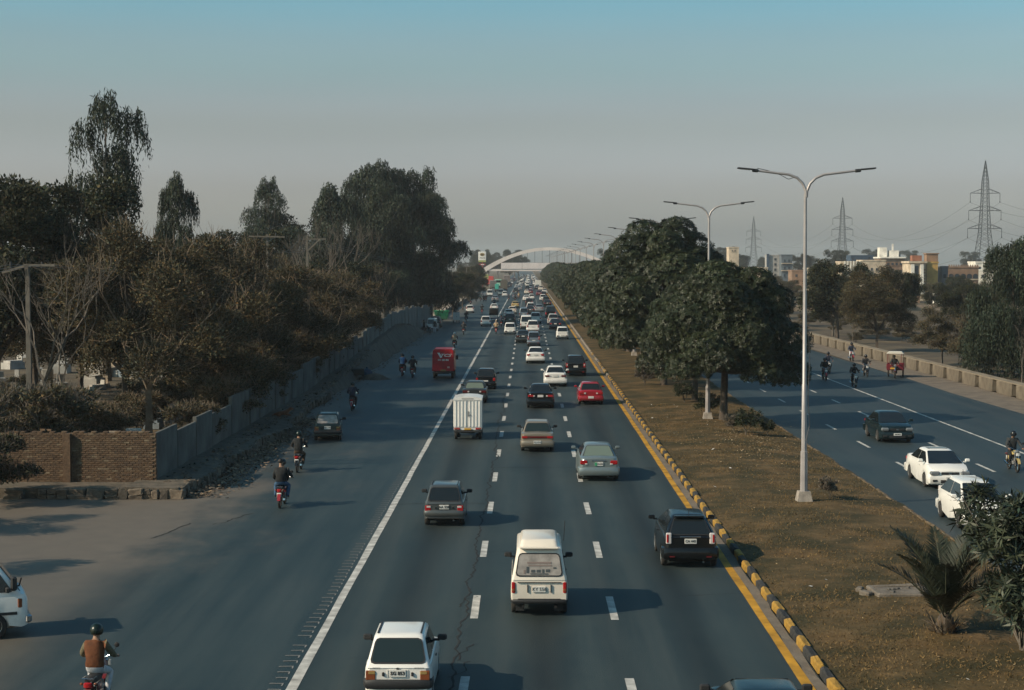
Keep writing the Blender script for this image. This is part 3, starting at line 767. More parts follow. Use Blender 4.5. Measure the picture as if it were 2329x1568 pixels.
# ------------------------------------------------------------------ arched footbridge
M_BRW = mat('bridge_white', (.66, .58, .54), .6, var=.1, vscale=.3, dirt=.2)
M_BRP = mat('bridge_board', (.62, .55, .53), .7, var=.12, vscale=.25)
M_BRD = mat('bridge_dark', (.07, .075, .08), .6)
fb = thing('footbridge', 'white tied-arch footbridge spanning the whole highway in the distance', 'footbridge', (10.6, 790, 0))
def arch_z(dx): return 16.3 - 11.6 * (dx / 33.2) ** 2
for yy in (-1.6, 1.6):
    rings = []
    for i in range(41):
        dx = -34.6 + 69.2 * i / 40; z = arch_z(dx); sl = -2 * 11.6 * dx / 33.2 ** 2; nrm = Vector((-sl, 0, 1)).normalized(); h = .72 + .4 * abs(dx / 34) ** 2
        c = Vector((dx, yy, z))
        rings.append([tuple(c + Vector((0, s, 0)) + nrm * q) for s, q in ((-.45, -h), (.45, -h), (.45, h), (-.45, h))])
    b = MB(); b.loft(rings); build(b, 'arch_rib', M_BRW, fb)
    b = MB(); b.box((.5, yy, 6.3), (59, .35, .9)); build(b, 'deck_girder', M_BRW, fb)
    for i in range(17):
        dx = -28 + i * 3.5
        if arch_z(dx) > 9.6: b = MB(); b.box((dx, yy, (arch_z(dx) + 7) / 2), (.16, .16, arch_z(dx) - 7)); build(b, 'hanger', M_BRD, fb)
b = MB(); b.box((.5, 0, 6.75), (59, 3.0, .2)); build(b, 'deck', M_BRD, fb)
for i in range(5):
    b = MB(); b.box((-18 + i * 10.0, -1.95, 8.3), (9.9, .18, 2.9)); build(b, 'advert_board', M_BRP, fb)
for yy in (-1.4, 1.4):
    b = MB(); b.box((1, yy, 9.9), (54, .06, .07)); b.box((1, yy, 9.3), (54, .05, .05)); build(b, 'handrail', M_BRD, fb)
for sx in (-1, 1):
    b = MB(); b.box((sx * 33, 0, 2.3), (2.4, 3.2, 4.7), top=.8); build(b, 'abutment', M_BRW, fb)
    b = MB()
    for s in range(14): b.box((sx * (30.5 + s * .0), 2.6 + s * .62, 6.6 - s * .48), (2.2, .62, .16))
    build(b, 'stair', M_BRW, fb)

# ------------------------------------------------------------------ fuel station sign
sg = thing('station_sign', 'tall white fuel station sign with gold emblem on a red post', 'sign', (-16.1, 600, 0))
b = MB(); b.box((0, 0, 4.9), (.35, .35, 9.8)); build(b, 'post', mat('sign_red', (.30, .03, .04), .5), sg)
b = MB(); b.rbox((0, 0, 11.85), (2.75, .5, 3.5), .15); build(b, 'sign_box', mat('sign_white', (.72, .70, .66), .4), sg)
b = MB(); b.rbox((0, -.02, 10.2), (2.7, .5, .72), .05); build(b, 'green_band', mat('sign_olive', (.33, .34, .12), .5), sg)
b = MB(); b.lathe([(-.03, .001), (-.03, .88), (.03, .88), (.03, .001)], (0, 0, 0), 'y', 20); b.v = [(x, y - .27, z * .62 + 12.55) for x, y, z in b.v]; build(b, 'emblem', mat('sign_gold', (.30, .21, .07), .5), sg)
b = MB(); b.add([(-.62, -.31, 12.2), (-.1, -.31, 12.98), (.12, -.31, 12.62), (-.12, -.31, 12.2)], [(0, 1, 2, 3)]); b.add([(.02, -.31, 12.2), (.2, -.31, 12.85), (.62, -.31, 12.3)], [(0, 1, 2)]); b.v += [(x, -.30, z) for x, y, z in b.v]; build(b, 'emblem_mark', mat('sign_dark', (.05, .035, .02), .5), sg)
ob('lettering', text_mesh('Attock', .72), sg, [MATS['sign_dark']], (0, -.265, 11.35), (R(90), 0, 0))
b = MB(); b.rbox((0, -.05, 8.95), (2.3, .4, .6), .05); build(b, 'canopy_board', MATS['sign_red'], sg)
b = MB(); b.box((.1, -.3, 8.95), (1.2, .05, .25)); build(b, 'board_strip', MATS['sign_white'], sg)
b = MB(); b.rbox((1.1, -.1, 4.6), (2.2, .3, 1.5), .04); build(b, 'price_board', MATS['sign_olive'], sg)
b = MB(); b.box((1.0, -.28, 4.95), (1.5, .04, .18)); b.box((1.0, -.28, 4.3), (1.7, .04, .3)); build(b, 'price_strip', MATS['sign_dark'], sg)

# ------------------------------------------------------------------ transmission towers and their wires
M_STEEL = mat('tower_steel', (.09, .10, .105), .6, .5)
def tower_meshes():
    legs, brace, arms, ins = MB(), MB(), MB(), MB()
    lv = [(0, 4.2), (10, 3.0), (20, 1.75), (31.5, 1.15), (38.6, .95), (46, .05)]
    def hw(z):
        for (z0, w0), (z1, w1) in zip(lv, lv[1:]):
            if z0 <= z <= z1: return w0 + (w1 - w0) * (z - z0) / (z1 - z0)
        return .05
    for sx in (-1, 1):
        for sy in (-1, 1): legs.tube([(sx * w, sy * w, z) for z, w in lv], .13, 4)
    zs = [0, 3.4, 6.6, 9.6, 12.3, 14.8, 17.0, 19, 20.8, 22.5, 24.2, 25.8, 27.4, 29, 30.5, 32, 33.4, 34.8, 36.2, 37.5, 38.6, 40, 41.3, 42.6, 44]
    for z0, z1 in zip(zs, zs[1:]):
        a, c = hw(z0), hw(z1)
        for s in (-1, 1):
            for e in (-1, 1):
                brace.tube([(e * -a, s * a, z0), (e * c, s * c, z1)], .06, 3); brace.tube([(s * a, e * -a, z0), (s * c, e * c, z1)], .06, 3)
    tips = []
    for z, w in ((21.8, 6.2), (28.2, 5.9), (34.4, 5.4)):
        for s in (-1, 1):
            h = hw(z)
            for e in (-1, 1):
                arms.tube([(s * h, e * h, z), (s * w, 0, z + .05)], .09, 4); arms.tube([(s * h, e * h, z + 1.6), (s * w, 0, z + .05)], .07, 4)
            for q in (.35, .65): x = h + (w - h) * q; arms.tube([(s * x, 0, z), (s * x, 0, z + 1.6 * (1 - q))], .05, 3)
            ins.tube([(s * w, 0, z), (s * w, 0, z - 3.0)], .11, 5); ins.tube([(s * w, 0, z - 2.9), (s * w, 0, z - 3.3)], .22, 5); tips.append((s * w, 0, z - 3.3))
    return [(n, b.mesh(n)) for n, b in (('lattice_leg', legs), ('bracing', brace), ('cross_arm', arms), ('insulator_string', ins))], tips
TW, TIPS = tower_meshes()
tw_pos = [(163.5, 600), (174, 926), (174.5, 1292), (155, 255)]
tw_lab = ['tall lattice transmission tower at the right, largest of those in view', 'lattice transmission tower behind the rooftops, middle one of the line', 'faint lattice transmission tower, smallest and furthest of the line', 'lattice transmission tower of the same line, outside the right edge of the view']
for (x, y), lb in zip(tw_pos, tw_lab):
    t = thing('transmission_tower', lb, 'pylon', (x, y, 0), R(4), 'lattice transmission towers')
    for n, me in TW: ob(n, me, t, [M_STEEL])
order = [3, 0, 1, 2]
M_WIRE = mat('wire_dark', (.09, .095, .1), .6)
for a, c in zip(order, order[1:]):
    A, C = tw_pos[a], tw_pos[c]
    for k, tp in enumerate(TIPS):
        b = MB(); p0 = Vector((A[0] + tp[0], A[1], tp[2])); p1 = Vector((C[0] + tp[0], C[1], tp[2])); pts = []
        for i in range(17):
            q = i / 16; p = p0.lerp(p1, q); p.z -= 4 * q * (1 - q) * 11.0; pts.append(p)
        b.tube(pts, .055, 3)
        build(b, 'power_line', M_WIRE, label='high-voltage conductor sagging between two transmission towers', cat='power line', group='high-voltage conductors')

# ------------------------------------------------------------------ far buildings on the right
def pal(n, c, v=.3): return mat('wall_' + n, c, .85, var=v, vscale=.45)
M_GLS = mat('far_window', (.03, .04, .05), .2)
def building(label, x0, x1, y, z1, depth, m, wins=(), extras=(), z0=-.1, parapet=True):
    cx = (x0 + x1) / 2; w = x1 - x0
    t = thing('building', label, 'building', (cx, y, 0), 0)
    b = MB(); b.box((0, depth / 2, (z0 + z1) / 2), (w, depth, z1 - z0)); build(b, 'wall', m, t)
    if parapet:
        b = MB(); b.box((0, depth / 2, z1 + .22), (w + .3, depth + .3, .42)); build(b, 'parapet', m, t)
    for (wx, wz, ww, wh) in wins:
        b = MB(); b.box((wx, -.04, wz), (ww, .12, wh)); o = build(b, 'window', M_GLS, t)
        b = MB(); b.box((wx, -.1, wz - wh / 2 - .08), (ww + .3, .2, .12)); build(b, 'sill', m, o)
    for (nm, c, d, mm) in extras:
        b = MB(); b.box(c, d); build(b, nm, mm, t)
    return t
def grid(n, m_, w, z0, z1, ww, wh): return [((-w / 2) + w * (i + .5) / n, z0 + (z1 - z0) * (j + .5) / m_, ww, wh) for i in range(n) for j in range(m_)]
def bx(x0, x1, y):                             # metres from study-print columns at distance y
    f = y / FPX; return ((x0 - 1199) * f, (x1 - 1199) * f)
cream, yellow, brown, white, grey, dgrey, blue, rust = pal('cream', (.52, .42, .31)), pal('ochre', (.46, .29, .09)), pal('brown', (.23, .145, .095)), pal('offwhite', (.74, .69, .61)), pal('grey', (.34, .32, .30)), pal('slate', (.10, .12, .14)), pal('bluesheet', (.035, .06, .095)), pal('rust', (.24, .10, .06))
x0, x1 = bx(2066, 2102, 420)
building('narrow cream building front with white vertical fins and dark strip between them', x0, x1, 420, 9.4, 8, cream, (), [('fin', (-1.3, -.2, 5.4), (.85, .4, 7.4), white), ('fin', (1.05, -.2, 5.4), (.8, .4, 7.4), white), ('window_strip', (-.2, -.06, 5.2), (.9, .16, 7.0), M_GLS), ('cornice', (0, 3.8, 9.6), (4.6, 8.6, .5), cream), ('roof_tank', (.5, 4, 10.6), (2.4, 2.4, 1.4), rust)] + [('ornament', (1.75, -.1, 3.2 + .75 * k), (.25, .2, .35), rust) for k in range(7)])
x0, x1 = bx(2102.5, 2139, 420)
building('plain ochre yellow building wall beside the white-finned front', x0, x1, 424, 9.3, 10, yellow, ((-1.2, 4.0, .8, .9),), [('roof_room', (1.2, 4, 10.5), (2.9, 3, 2.3), brown), ('roof_room', (1.2, 4, 11.8), (3.4, 3.4, .25), brown), ('pipe', (-.9, -.1, 5), (.14, .14, 8), brown)])
x0, x1 = bx(2139, 2153, 430)
building('dark narrow slate building squeezed between ochre and brick ones', x0, x1, 430, 8.2, 8, dgrey, ((0, 6, .8, 1.0),))
x0, x1 = bx(2153, 2222, 440); w_ = x1 - x0
t_ = building('brown brick building with rows of arched openings', x0, x1, 440, 8.1, 10, brown, [], [('floor_band', (0, -.1, 5.1), (w_, .3, .25), cream)])
for i in range(5):
    for j in range(2):
        b = MB(); wx = -w_ / 2 + w_ * (i + .5) / 5; wz = 3.0 + j * 2.9
        poly = [(-.62, -.6), (.62, -.6), (.62, .2)] + [(.62 * math.cos(R(a)), .2 + .5 * math.sin(R(a))) for a in (30, 60, 90, 120, 150)] + [(-.62, .2)]
        b.loft([[(wx + p, -.12, wz + q) for p, q in poly], [(wx + p, .05, wz + q) for p, q in poly]]); build(b, 'arched_window', M_GLS, t_)
for i in range(13): b = MB(); b.box((-w_ / 2 + .35 + i * w_ / 13, .15, 8.75), (.28, .3, .45)); build(b, 'merlon', brown, t_)
x0, x1 = bx(1912, 1960, 540)
building('cream building with white ribbed upper front left of the blue roof', x0, x1, 540, 9.6, 10, cream, (), [('rib', (-2.4 + k * .95, -.15, 8.5), (.42, .3, 3.2), white) for k in range(6)] + [('canopy', (0, -.3, 6.5), (6.8, .8, .3), blue)])
x0, x1 = bx(1934, 1985, 575)
building('long dark blue sheet-metal shed standing above the cream roofs', x0, x1, 575, 12.2, 9, blue, ((2.2, 11, .5, 1.2),), parapet=False)
x0, x1 = bx(1960, 2012, 550)
building('wide plain cream block with stained front', x0, x1, 550, 10.1, 10, cream, grid(4, 1, 6.5, 6.6, 8.2, .6, .9))
x0, x1 = bx(2000, 2054, 560); w_ = x1 - x0
building('brown block carrying white rooftop rooms and a chimney', x0, x1, 560, 10.9, 10, brown, grid(5, 2, w_ - 1, 5.5, 10.4, .7, .8), [('roof_slab', (0, 4.6, 11.3), (w_ + .8, 10.6, .45), white), ('roof_room', (-2.6, 4, 13.1), (2.6, 3, 3.2), white), ('roof_room', (1.1, 4, 12.6), (3.1, 3, 2.2), white), ('chimney', (.9, 4, 14.6), (.5, .5, 2.6), white), ('roof_tank', (3.0, 4, 12.1), (.9, .9, 1.2), dgrey)])
x0, x1 = bx(1746, 1790, 700)
building('tall pale grey block with dark blue corner strip', x0, x1, 700, 12.6, 10, grey, grid(2, 4, 4.5, 3.6, 12.2, .9, 1.0), [('blue_corner', (-4.3, -.3, 9.5), (1.0, .8, 7.8), blue), ('balcony', (3.0, -.6, 6.0), (1.8, 1.2, .3), white), ('balcony', (3.0, -.6, 9.2), (1.8, 1.2, .3), white)])
x0, x1 = bx(1779, 1804, 690)
building('slate dark building with balconies right of the pale grey block', x0, x1, 694, 12.7, 9, dgrey, grid(2, 3, 3.6, 3, 12, .7, 1.0), [('slab', (0, -.4, 6.4), (4.8, 1.0, .25), cream), ('slab', (0, -.4, 9.4), (4.8, 1.0, .25), cream)])
x0, x1 = bx(1657, 1679, 640)
building('cream tower block with two round vents peeping over the median trees', x0, x1, 640, 15.2, 8, cream, ((-.6, 14.2, .4, .4), (.4, 14.2, .4, .4)), [('roof_rail', (0, 3, 16.0), (3.9, .1, .2), grey)])
low = [(1800, 1840, 600, 6.6, brown), (1835, 1868, 590, 7.4, cream), (1868, 1905, 560, 6.9, rust), (1690, 1745, 640, 7.5, cream), (2030, 2066, 450, 6.2, cream), (2222, 2262, 480, 7.2, white), (2262, 2329, 470, 7.6, grey), (2215, 2250, 520, 9.5, white), (2290, 2340, 640, 10.4, cream), (2140, 2215, 380, 3.4, white), (2010, 2090, 395, 3.2, brown), (1940, 2000, 410, 3.6, cream)]
words = ['low brown-fronted house left of the slate building', 'low cream house behind the bushy roadside tree', 'low rust-red flat house left of the ribbed cream building', 'low cream houses front behind the nearest median tree', 'low cream house just left of the white-finned front', 'small off-white house right of the brick arcade', 'low grey house at the right edge', 'off-white house standing behind the brick arcade', 'cream house far back at the right edge', 'long white low roof in front of the brick arcade', 'long low brown outbuilding before the white-finned front', 'low cream outbuilding among the brown roadside trees']
for (a, c, y, z, m_), lb in zip(low, words):
    x0, x1 = bx(a, c, y); w_ = x1 - x0
    building(lb, x0, x1, y, z, 9, m_, grid(max(2, int(w_ / 2.5)), 1, w_, z - 2.6, z - .6, .8, .9))

# boundary features of the field
b = MB(); b.box((70, 330, .5), (70, .25, 1.1)); build(b, 'field_wall', pal('fieldwall', (.26, .2, .15)), label='low pale wall across the far end of the field', cat='wall')

# ------------------------------------------------------------------ utility poles on the left
M_UP = mat('pole_concrete', (.13, .115, .095), .9, var=.25, vscale=2)
def utility_pole(label, x, y, h, arms, lean=0.0):
    t = thing('utility_pole', label, 'utility pole', (x, y, 0), 0)
    b = MB(); b.box((0, 0, h / 2), (.27, .22, h), top=.7); build(b, 'post', M_UP, t, rot=(0, lean, 0))
    for (ax, az, al, tilt) in arms: b = MB(); b.box((0, 0, 0), (al, .11, .12)); build(b, 'cross_arm', M_UP, t, loc=(ax, -.2, az), rot=(0, tilt, random.uniform(-.1, .1)))
    for s in (-1, 1): b = MB(); b.tube([(s * .75, -.2, h - .2), (s * .75, -.2, h + .12)], .05, 6); build(b, 'insulator', M_LHEAD, t)
    return t
def at_depth(x, y): return (x - 1199) * y / FPX
utility_pole('concrete utility pole with a broken T-shaped cross-arm at far left', at_depth(61, 80), 80, 9.1, [(.62, 9.05, 1.5, 0), (-.62, 8.85, 1.15, -.26)])
utility_pole('concrete utility pole with long cross-arm above the brown thicket', at_depth(608, 140), 140, 11.6, [(0, 11.4, 3.0, .02)])
utility_pole('concrete utility pole with braced short cross-arm left of the dead tree', at_depth(699, 150), 150, 11.6, [(.7, 11.35, 2.0, 0), (.6, 10.8, 1.6, -.75)])
for k, (px, dy) in enumerate(((1061, 430), (1070, 470), (1077, 520), (1084, 560))):
    utility_pole('thin distant utility pole beside the far left roadside trees', at_depth(px, dy), dy, 8.8, [(0, 8.5, 1.6, 0)])['group'] = 'distant utility poles on the left verge'

up_ = [(at_depth(61, 80), 80, 9.1), (at_depth(608, 140), 140, 11.4), (at_depth(699, 150), 150, 11.4), (at_depth(1061, 430), 430, 8.6)]
for a, c in ((None, 0), (0, 1), (1, 2), (2, 3)):
    for off in (-.7, .1, .8):
        p0 = Vector((up_[0][0] - 18, 42, 8.8)) if a is None else Vector((up_[a][0] + off, up_[a][1], up_[a][2])); p1 = Vector((up_[c][0] + off, up_[c][1], up_[c][2]))
        if a is None: p0.x += off
        b = MB(); b.tube([p0.lerp(p1, i / 10) - Vector((0, 0, 4 * (i / 10) * (1 - i / 10) * 1.3)) for i in range(11)], .016, 3)
        build(b, 'overhead_wire', M_WIRE, label='thin overhead wire sagging between the concrete utility poles', cat='overhead wire', group='overhead wires on the left')

# ------------------------------------------------------------------ gravestones behind the brick wall
def grave_meshes():
    out = []
    b = MB(); b.box((0, 0, .14), (.9, 1.9, .28), top=.92); b.rbox((0, .85, .6), (.6, .12, .95), .03); out.append(b)
    b = MB(); b.rbox((0, .9, .55), (.66, .12, 1.1), .05); b.box((0, 0, .2), (1.0, 2.0, .4)); b.box((0, 0, .5), (.7, 1.6, .22)); out.append(b)
    b = MB(); pts = ring_rect(.32, .5, .16); b.loft([[(x, .8, z + .55) for x, z in pts], [(x, .92, z + .55) for x, z in pts]]); b.box((0, 0, .1), (.8, 1.8, .2)); out.append(b)
    b = MB(); b.box((0, 0, .35), (1.3, 2.2, .7)); b.box((0, 0, .8), (1.0, 1.8, .25)); b.rbox((0, 1.0, 1.05), (.8, .14, 1.3), .05); out.append(b)
    return [q.mesh('gravestone') for q in out]
GR = grave_meshes()
GM = [mat('grave_white', (.40, .375, .34), .7, var=.2, vscale=2), mat('grave_grey', (.22, .21, .195), .8, var=.25, vscale=2), mat('grave_cream', (.30, .24, .18), .8, var=.25, vscale=2), mat('grave_blue', (.20, .24, .27), .7, var=.2, vscale=2)]
ob('gravestone', GR[1], None, [GM[0]], (at_depth(290, 70.5), 70.5, .95), (0, 0, .05), 'pale inscribed gravestone standing tallest above the brick wall', 'gravestone', 'gravestones in the cemetery behind the wall')
ob('gravestone', GR[2], None, [GM[1]], (at_depth(107, 69.5), 69.5, 1.1), (0, 0, -.1), 'small rounded gravestone peeping over the left of the brick wall', 'gravestone', 'gravestones in the cemetery behind the wall')
for k in range(150):
    d = 72 + 210 * random.random() ** 1.4
    px = random.uniform(-20, 420) if random.random() < .8 else random.uniform(420, 860)
    x = at_depth(px, d)
    if x > -16.8: continue
    gi, mi = random.randrange(4), random.choice((0, 0, 1, 1, 2, 3))
    gl_ = '%s %s half hidden among the cemetery trees' % (('white', 'grey', 'cream', 'bluish')[mi], ('grave slab with upright headstone', 'two-tier grave with square headstone', 'low grave with rounded headstone', 'tall box tomb with headstone')[gi])
    ob('gravestone', GR[gi], None, [GM[mi]], (x, d, .12), (random.uniform(-.04, .04), random.uniform(-.04, .04), random.uniform(-.5, .5)), gl_, 'gravestone', 'gravestones in the cemetery behind the wall', scale=random.uniform(.6, 1.0))
sheet('cemetery_ground', -130, -15.1, 66.55, 300, .12, M_FIELD)
# ------------------------------------------------------------------ trees: tapered limbs plus thousands of leaf faces
rng = np.random.default_rng(11)
def unit(a): return a / np.maximum(np.linalg.norm(a, axis=-1, keepdims=True), 1e-9)
def leaf_arrays(c, d, ln, wd, tint, up=None, fold=.18):
    """c base (N,3), d direction (N,3), ln, wd (N,), tint (N,3): kite-shaped leaves"""
    N = len(c); up = unit(rng.normal(size=(N, 3))) if up is None else up
    s = unit(np.cross(d, up)); n = np.cross(s, d)
    mid = c + d * (ln * .45)[:, None]
    V = np.stack([c, mid + s * (wd * .5)[:, None] + n * (wd * fold)[:, None], c + d * ln[:, None], mid - s * (wd * .5)[:, None] + n * (wd * fold)[:, None]], 1).reshape(-1, 3)
    T = np.repeat(np.concatenate([tint, np.ones((N, 1))], 1), 4, 0)
    return V, np.arange(4 * N).reshape(-1, 4), T
def in_blobs(blobs, n, lo=.72, hi=1.0, out=None):
    """points near the surface of ellipsoid clumps; returns points, outward normals, clump index"""
    B = np.array([b[0] for b in blobs]); Rr = np.array([b[1] if not np.isscalar(b[1]) else (b[1],) * 3 for b in blobs])
    wgt = np.prod(Rr, 1) ** (2 / 3.); idx = rng.choice(len(blobs), n, p=wgt / wgt.sum())
    d = unit(rng.normal(size=(n, 3))); d[:, 2] = np.where(d[:, 2] < -.55, -d[:, 2], d[:, 2])
    r = rng.uniform(lo, hi, n) ** .7
    p = B[idx] + d * Rr[idx] * r[:, None]
    # drop points buried deep inside another clump
    keep = np.ones(n, bool)
    for k in range(len(blobs)):
        q = np.linalg.norm((p - B[k]) / Rr[k], axis=1)
        keep &= ~((q < .62) & (idx != k))
    return p[keep], d[keep], idx[keep]
def limb_mesh(name, segs, n=6):
    b = MB()
    for pts, rad in segs: b.tube(pts, rad, n)
    return b.mesh(name, smooth=60)
def bend(p0, p1, k=5, w=.25, droop=0.0):
    p0, p1 = Vector(p0), Vector(p1); out = []
    L = (p1 - p0).length
    for i in range(k + 1):
        q = i / k; p = p0.lerp(p1, q)
        if 0 < i < k: p += Vector((random.uniform(-w, w), random.uniform(-w, w), random.uniform(-w, w) * .6)) * L * .18
        p.z += droop * 4 * q * (1 - q); out.append(p)
    return out

BARK = mat('bark_dark', (.075, .058, .045), .95, var=.3, vscale=6, bump=.6, bscale=14)
BARK_PALE = mat('bark_pale', (.17, .128, .09), .9, var=.3, vscale=5, bump=.4)
BARK_GREY = mat('bark_grey', (.12, .10, .08), .95, var=.3, vscale=6, bump=.5)
LEAF_DARK = mat('leaf_glossy_dark', (.025, .032, .013), .5, spec=.3, tint=True, trans=.12)
LEAF_EUC = mat('leaf_eucalyptus', (.028, .038, .022), .6, spec=.25, tint=True, trans=.15)
LEAF_BROWN = mat('leaf_dry_brown', (.070, .058, .031), .8, spec=.2, tint=True, trans=.15)
LEAF_OLIVE = mat('leaf_olive', (.032, .034, .017), .7, spec=.2, tint=True, trans=.15)
LEAF_PALM = mat('leaf_palm', (.022, .028, .018), .55, spec=.25, tint=True)
LEAF_OLE = mat('leaf_oleander', (.034, .042, .025), .5, spec=.3, tint=True, trans=.1)

def tints(n, base=1.0, spread=.3, warm=.12, clump=None):
    e = base * np.exp(rng.normal(0, spread, n))
    if clump is not None:
        ce = np.exp(rng.normal(0, .16, clump.max() + 1)); e = e * ce[clump]
    w = rng.normal(0, warm, n)
    return np.stack([e * (1 + w), e, e * (1 - w * .8)], 1)

# --- dense dome of leaf whorls (median trees)
def dome_tree(seed, rx, h0, h1, nwh, leaf=.27, nl=7):
    random.seed(seed); c = Vector((0, 0, (h0 + h1) / 2)); rz = (h1 - h0) / 2
    blobs = []
    for k in range(34):
        a = k * 2.4 + random.uniform(-.5, .5); q = (k / 33) ** 1.15                     # low clumps first, then up to the top
        rr = rx * math.sqrt(max(.0, 1 - (q * .97) ** 2.2)) * random.uniform(.60, .76)
        s_ = random.uniform(.22, .33)
        blobs.append(((math.cos(a) * rr, math.sin(a) * rr, h0 + (h1 - h0) * (.12 + .76 * q)), (s_ * rx * 1.1, s_ * rx * 1.1, s_ * rz * 1.05)))
    blobs.append(((0, 0, c.z - .14 * rz), (rx * .84, rx * .84, rz * .82)))
    p, n, idx = in_blobs(blobs, nwh, .80)
    N = len(p); axis = unit(n + rng.normal(0, .35, (N, 3)) + np.array([0, 0, .25]))
    u = unit(np.cross(axis, rng.normal(size=(N, 3)))); w = np.cross(axis, u)
    C, D, LN, WD, T, UP = [], [], [], [], [], []
    tw = tints(N, 1.0, .16, .08, idx)
    for k in range(nl):
        a = 2 * math.pi * (k + rng.uniform(-.2, .2, N)) / nl
        rad = u * np.cos(a)[:, None] + w * np.sin(a)[:, None]
        d = unit(rad + axis * rng.uniform(-.15, .5, N)[:, None] + np.array([0, 0, -.18]))
        C.append(p + d * .02); D.append(d); LN.append(leaf * rng.uniform(.7, 1.2, N)); WD.append(leaf * .34 * rng.uniform(.8, 1.2, N)); T.append(tw * rng.uniform(.8, 1.2, (N, 1))); UP.append(axis)
    V, F, TT = leaf_arrays(np.concatenate(C), np.concatenate(D), np.concatenate(LN), np.concatenate(WD), np.concatenate(T), np.concatenate(UP))
    crown = quads('crown', V, F, LEAF_DARK, tint=TT)
    segs = [(bend((0, 0, -.1), (random.uniform(-.2, .2), random.uniform(-.2, .2), h0 + 1.0), 4, .06), [.30, .25, .23, .22, .20])]
    top = segs[0][0][-1]
    for k in range(0, 18, 2):
        segs.append((bend(top, blobs[k][0], 4, .2), [.13, .10, .07, .05, .025]))
    return crown, limb_mesh('trunk', segs)

# --- hanging strands (eucalyptus and willow-like trees)
def strand_tree(seed, h, r, nst, base=.15, slim=1.0, leaf=.24, droop=(1.0, 2.4), lean=0.0, open_=.0, nblob=16, bark=None):
    random.seed(seed)
    segs = []; top = Vector((lean, 0, h * .93))
    tr = bend((0, 0, -.1), top, 8, .04); segs.append((tr, [max(.03, .028 * h * (1 - q / 8) ** .8 * .8) for q in range(9)]))
    blobs = []
    for k in range(nblob):
        z = h * (base + (1 - base) * (k + .5) / nblob); f = (z / h - base) / (1 - base)
        rr = r * (1 - .50 * f ** 2.6) * slim * random.uniform(.55, 1.15)
        a = k * 2.4 + random.uniform(-.5, .5)
        kk = random.uniform(.4, .85); c = Vector((lean * z / h + math.cos(a) * rr * kk, math.sin(a) * rr * kk, z + random.uniform(-.7, .7)))
        blobs.append((tuple(c), (rr * random.uniform(.30, .56), rr * random.uniform(.30, .56), h * random.uniform(.04, .085) + .4)))
        i = min(7, int(max(0, (z / h - .1)) * 8)); segs.append((bend(tr[i], c, 4, .2, .3), [.10 * (1 - f * .6), .07 * (1 - f * .5), .05, .035, .02]))
    blobs.append(((lean, 0, h * .95), (r * .28, r * .28, h * .06 + .4)))
    p, n, idx = in_blobs(blobs, nst, .35)
    N = len(p); C, D, LN, WD, T = [], [], [], [], []
    ln = rng.uniform(*droop, N); tw = tints(N, 1.0, .25, .12, idx); m = 9
    for k in range(m):
        q = (k + rng.uniform(0, 1, N)) / m
        off = n * (q * .35)[:, None] * np.array([1, 1, .1]); off[:, 2] -= q ** 1.3 * ln
        d = unit(rng.normal(0, .45, (N, 3)) + np.array([0, 0, -1.0]))
        C.append(p + off + rng.normal(0, .07, (N, 3))); D.append(d); LN.append(leaf * rng.uniform(.7, 1.3, N)); WD.append(leaf * .27 * rng.uniform(.7, 1.3, N)); T.append(tw * rng.uniform(.75, 1.25, (N, 1)))
    V, F, TT = leaf_arrays(np.concatenate(C), np.concatenate(D), np.concatenate(LN), np.concatenate(WD), np.concatenate(T))
    return quads('crown', V, F, LEAF_EUC, tint=TT), limb_mesh('trunk', segs)

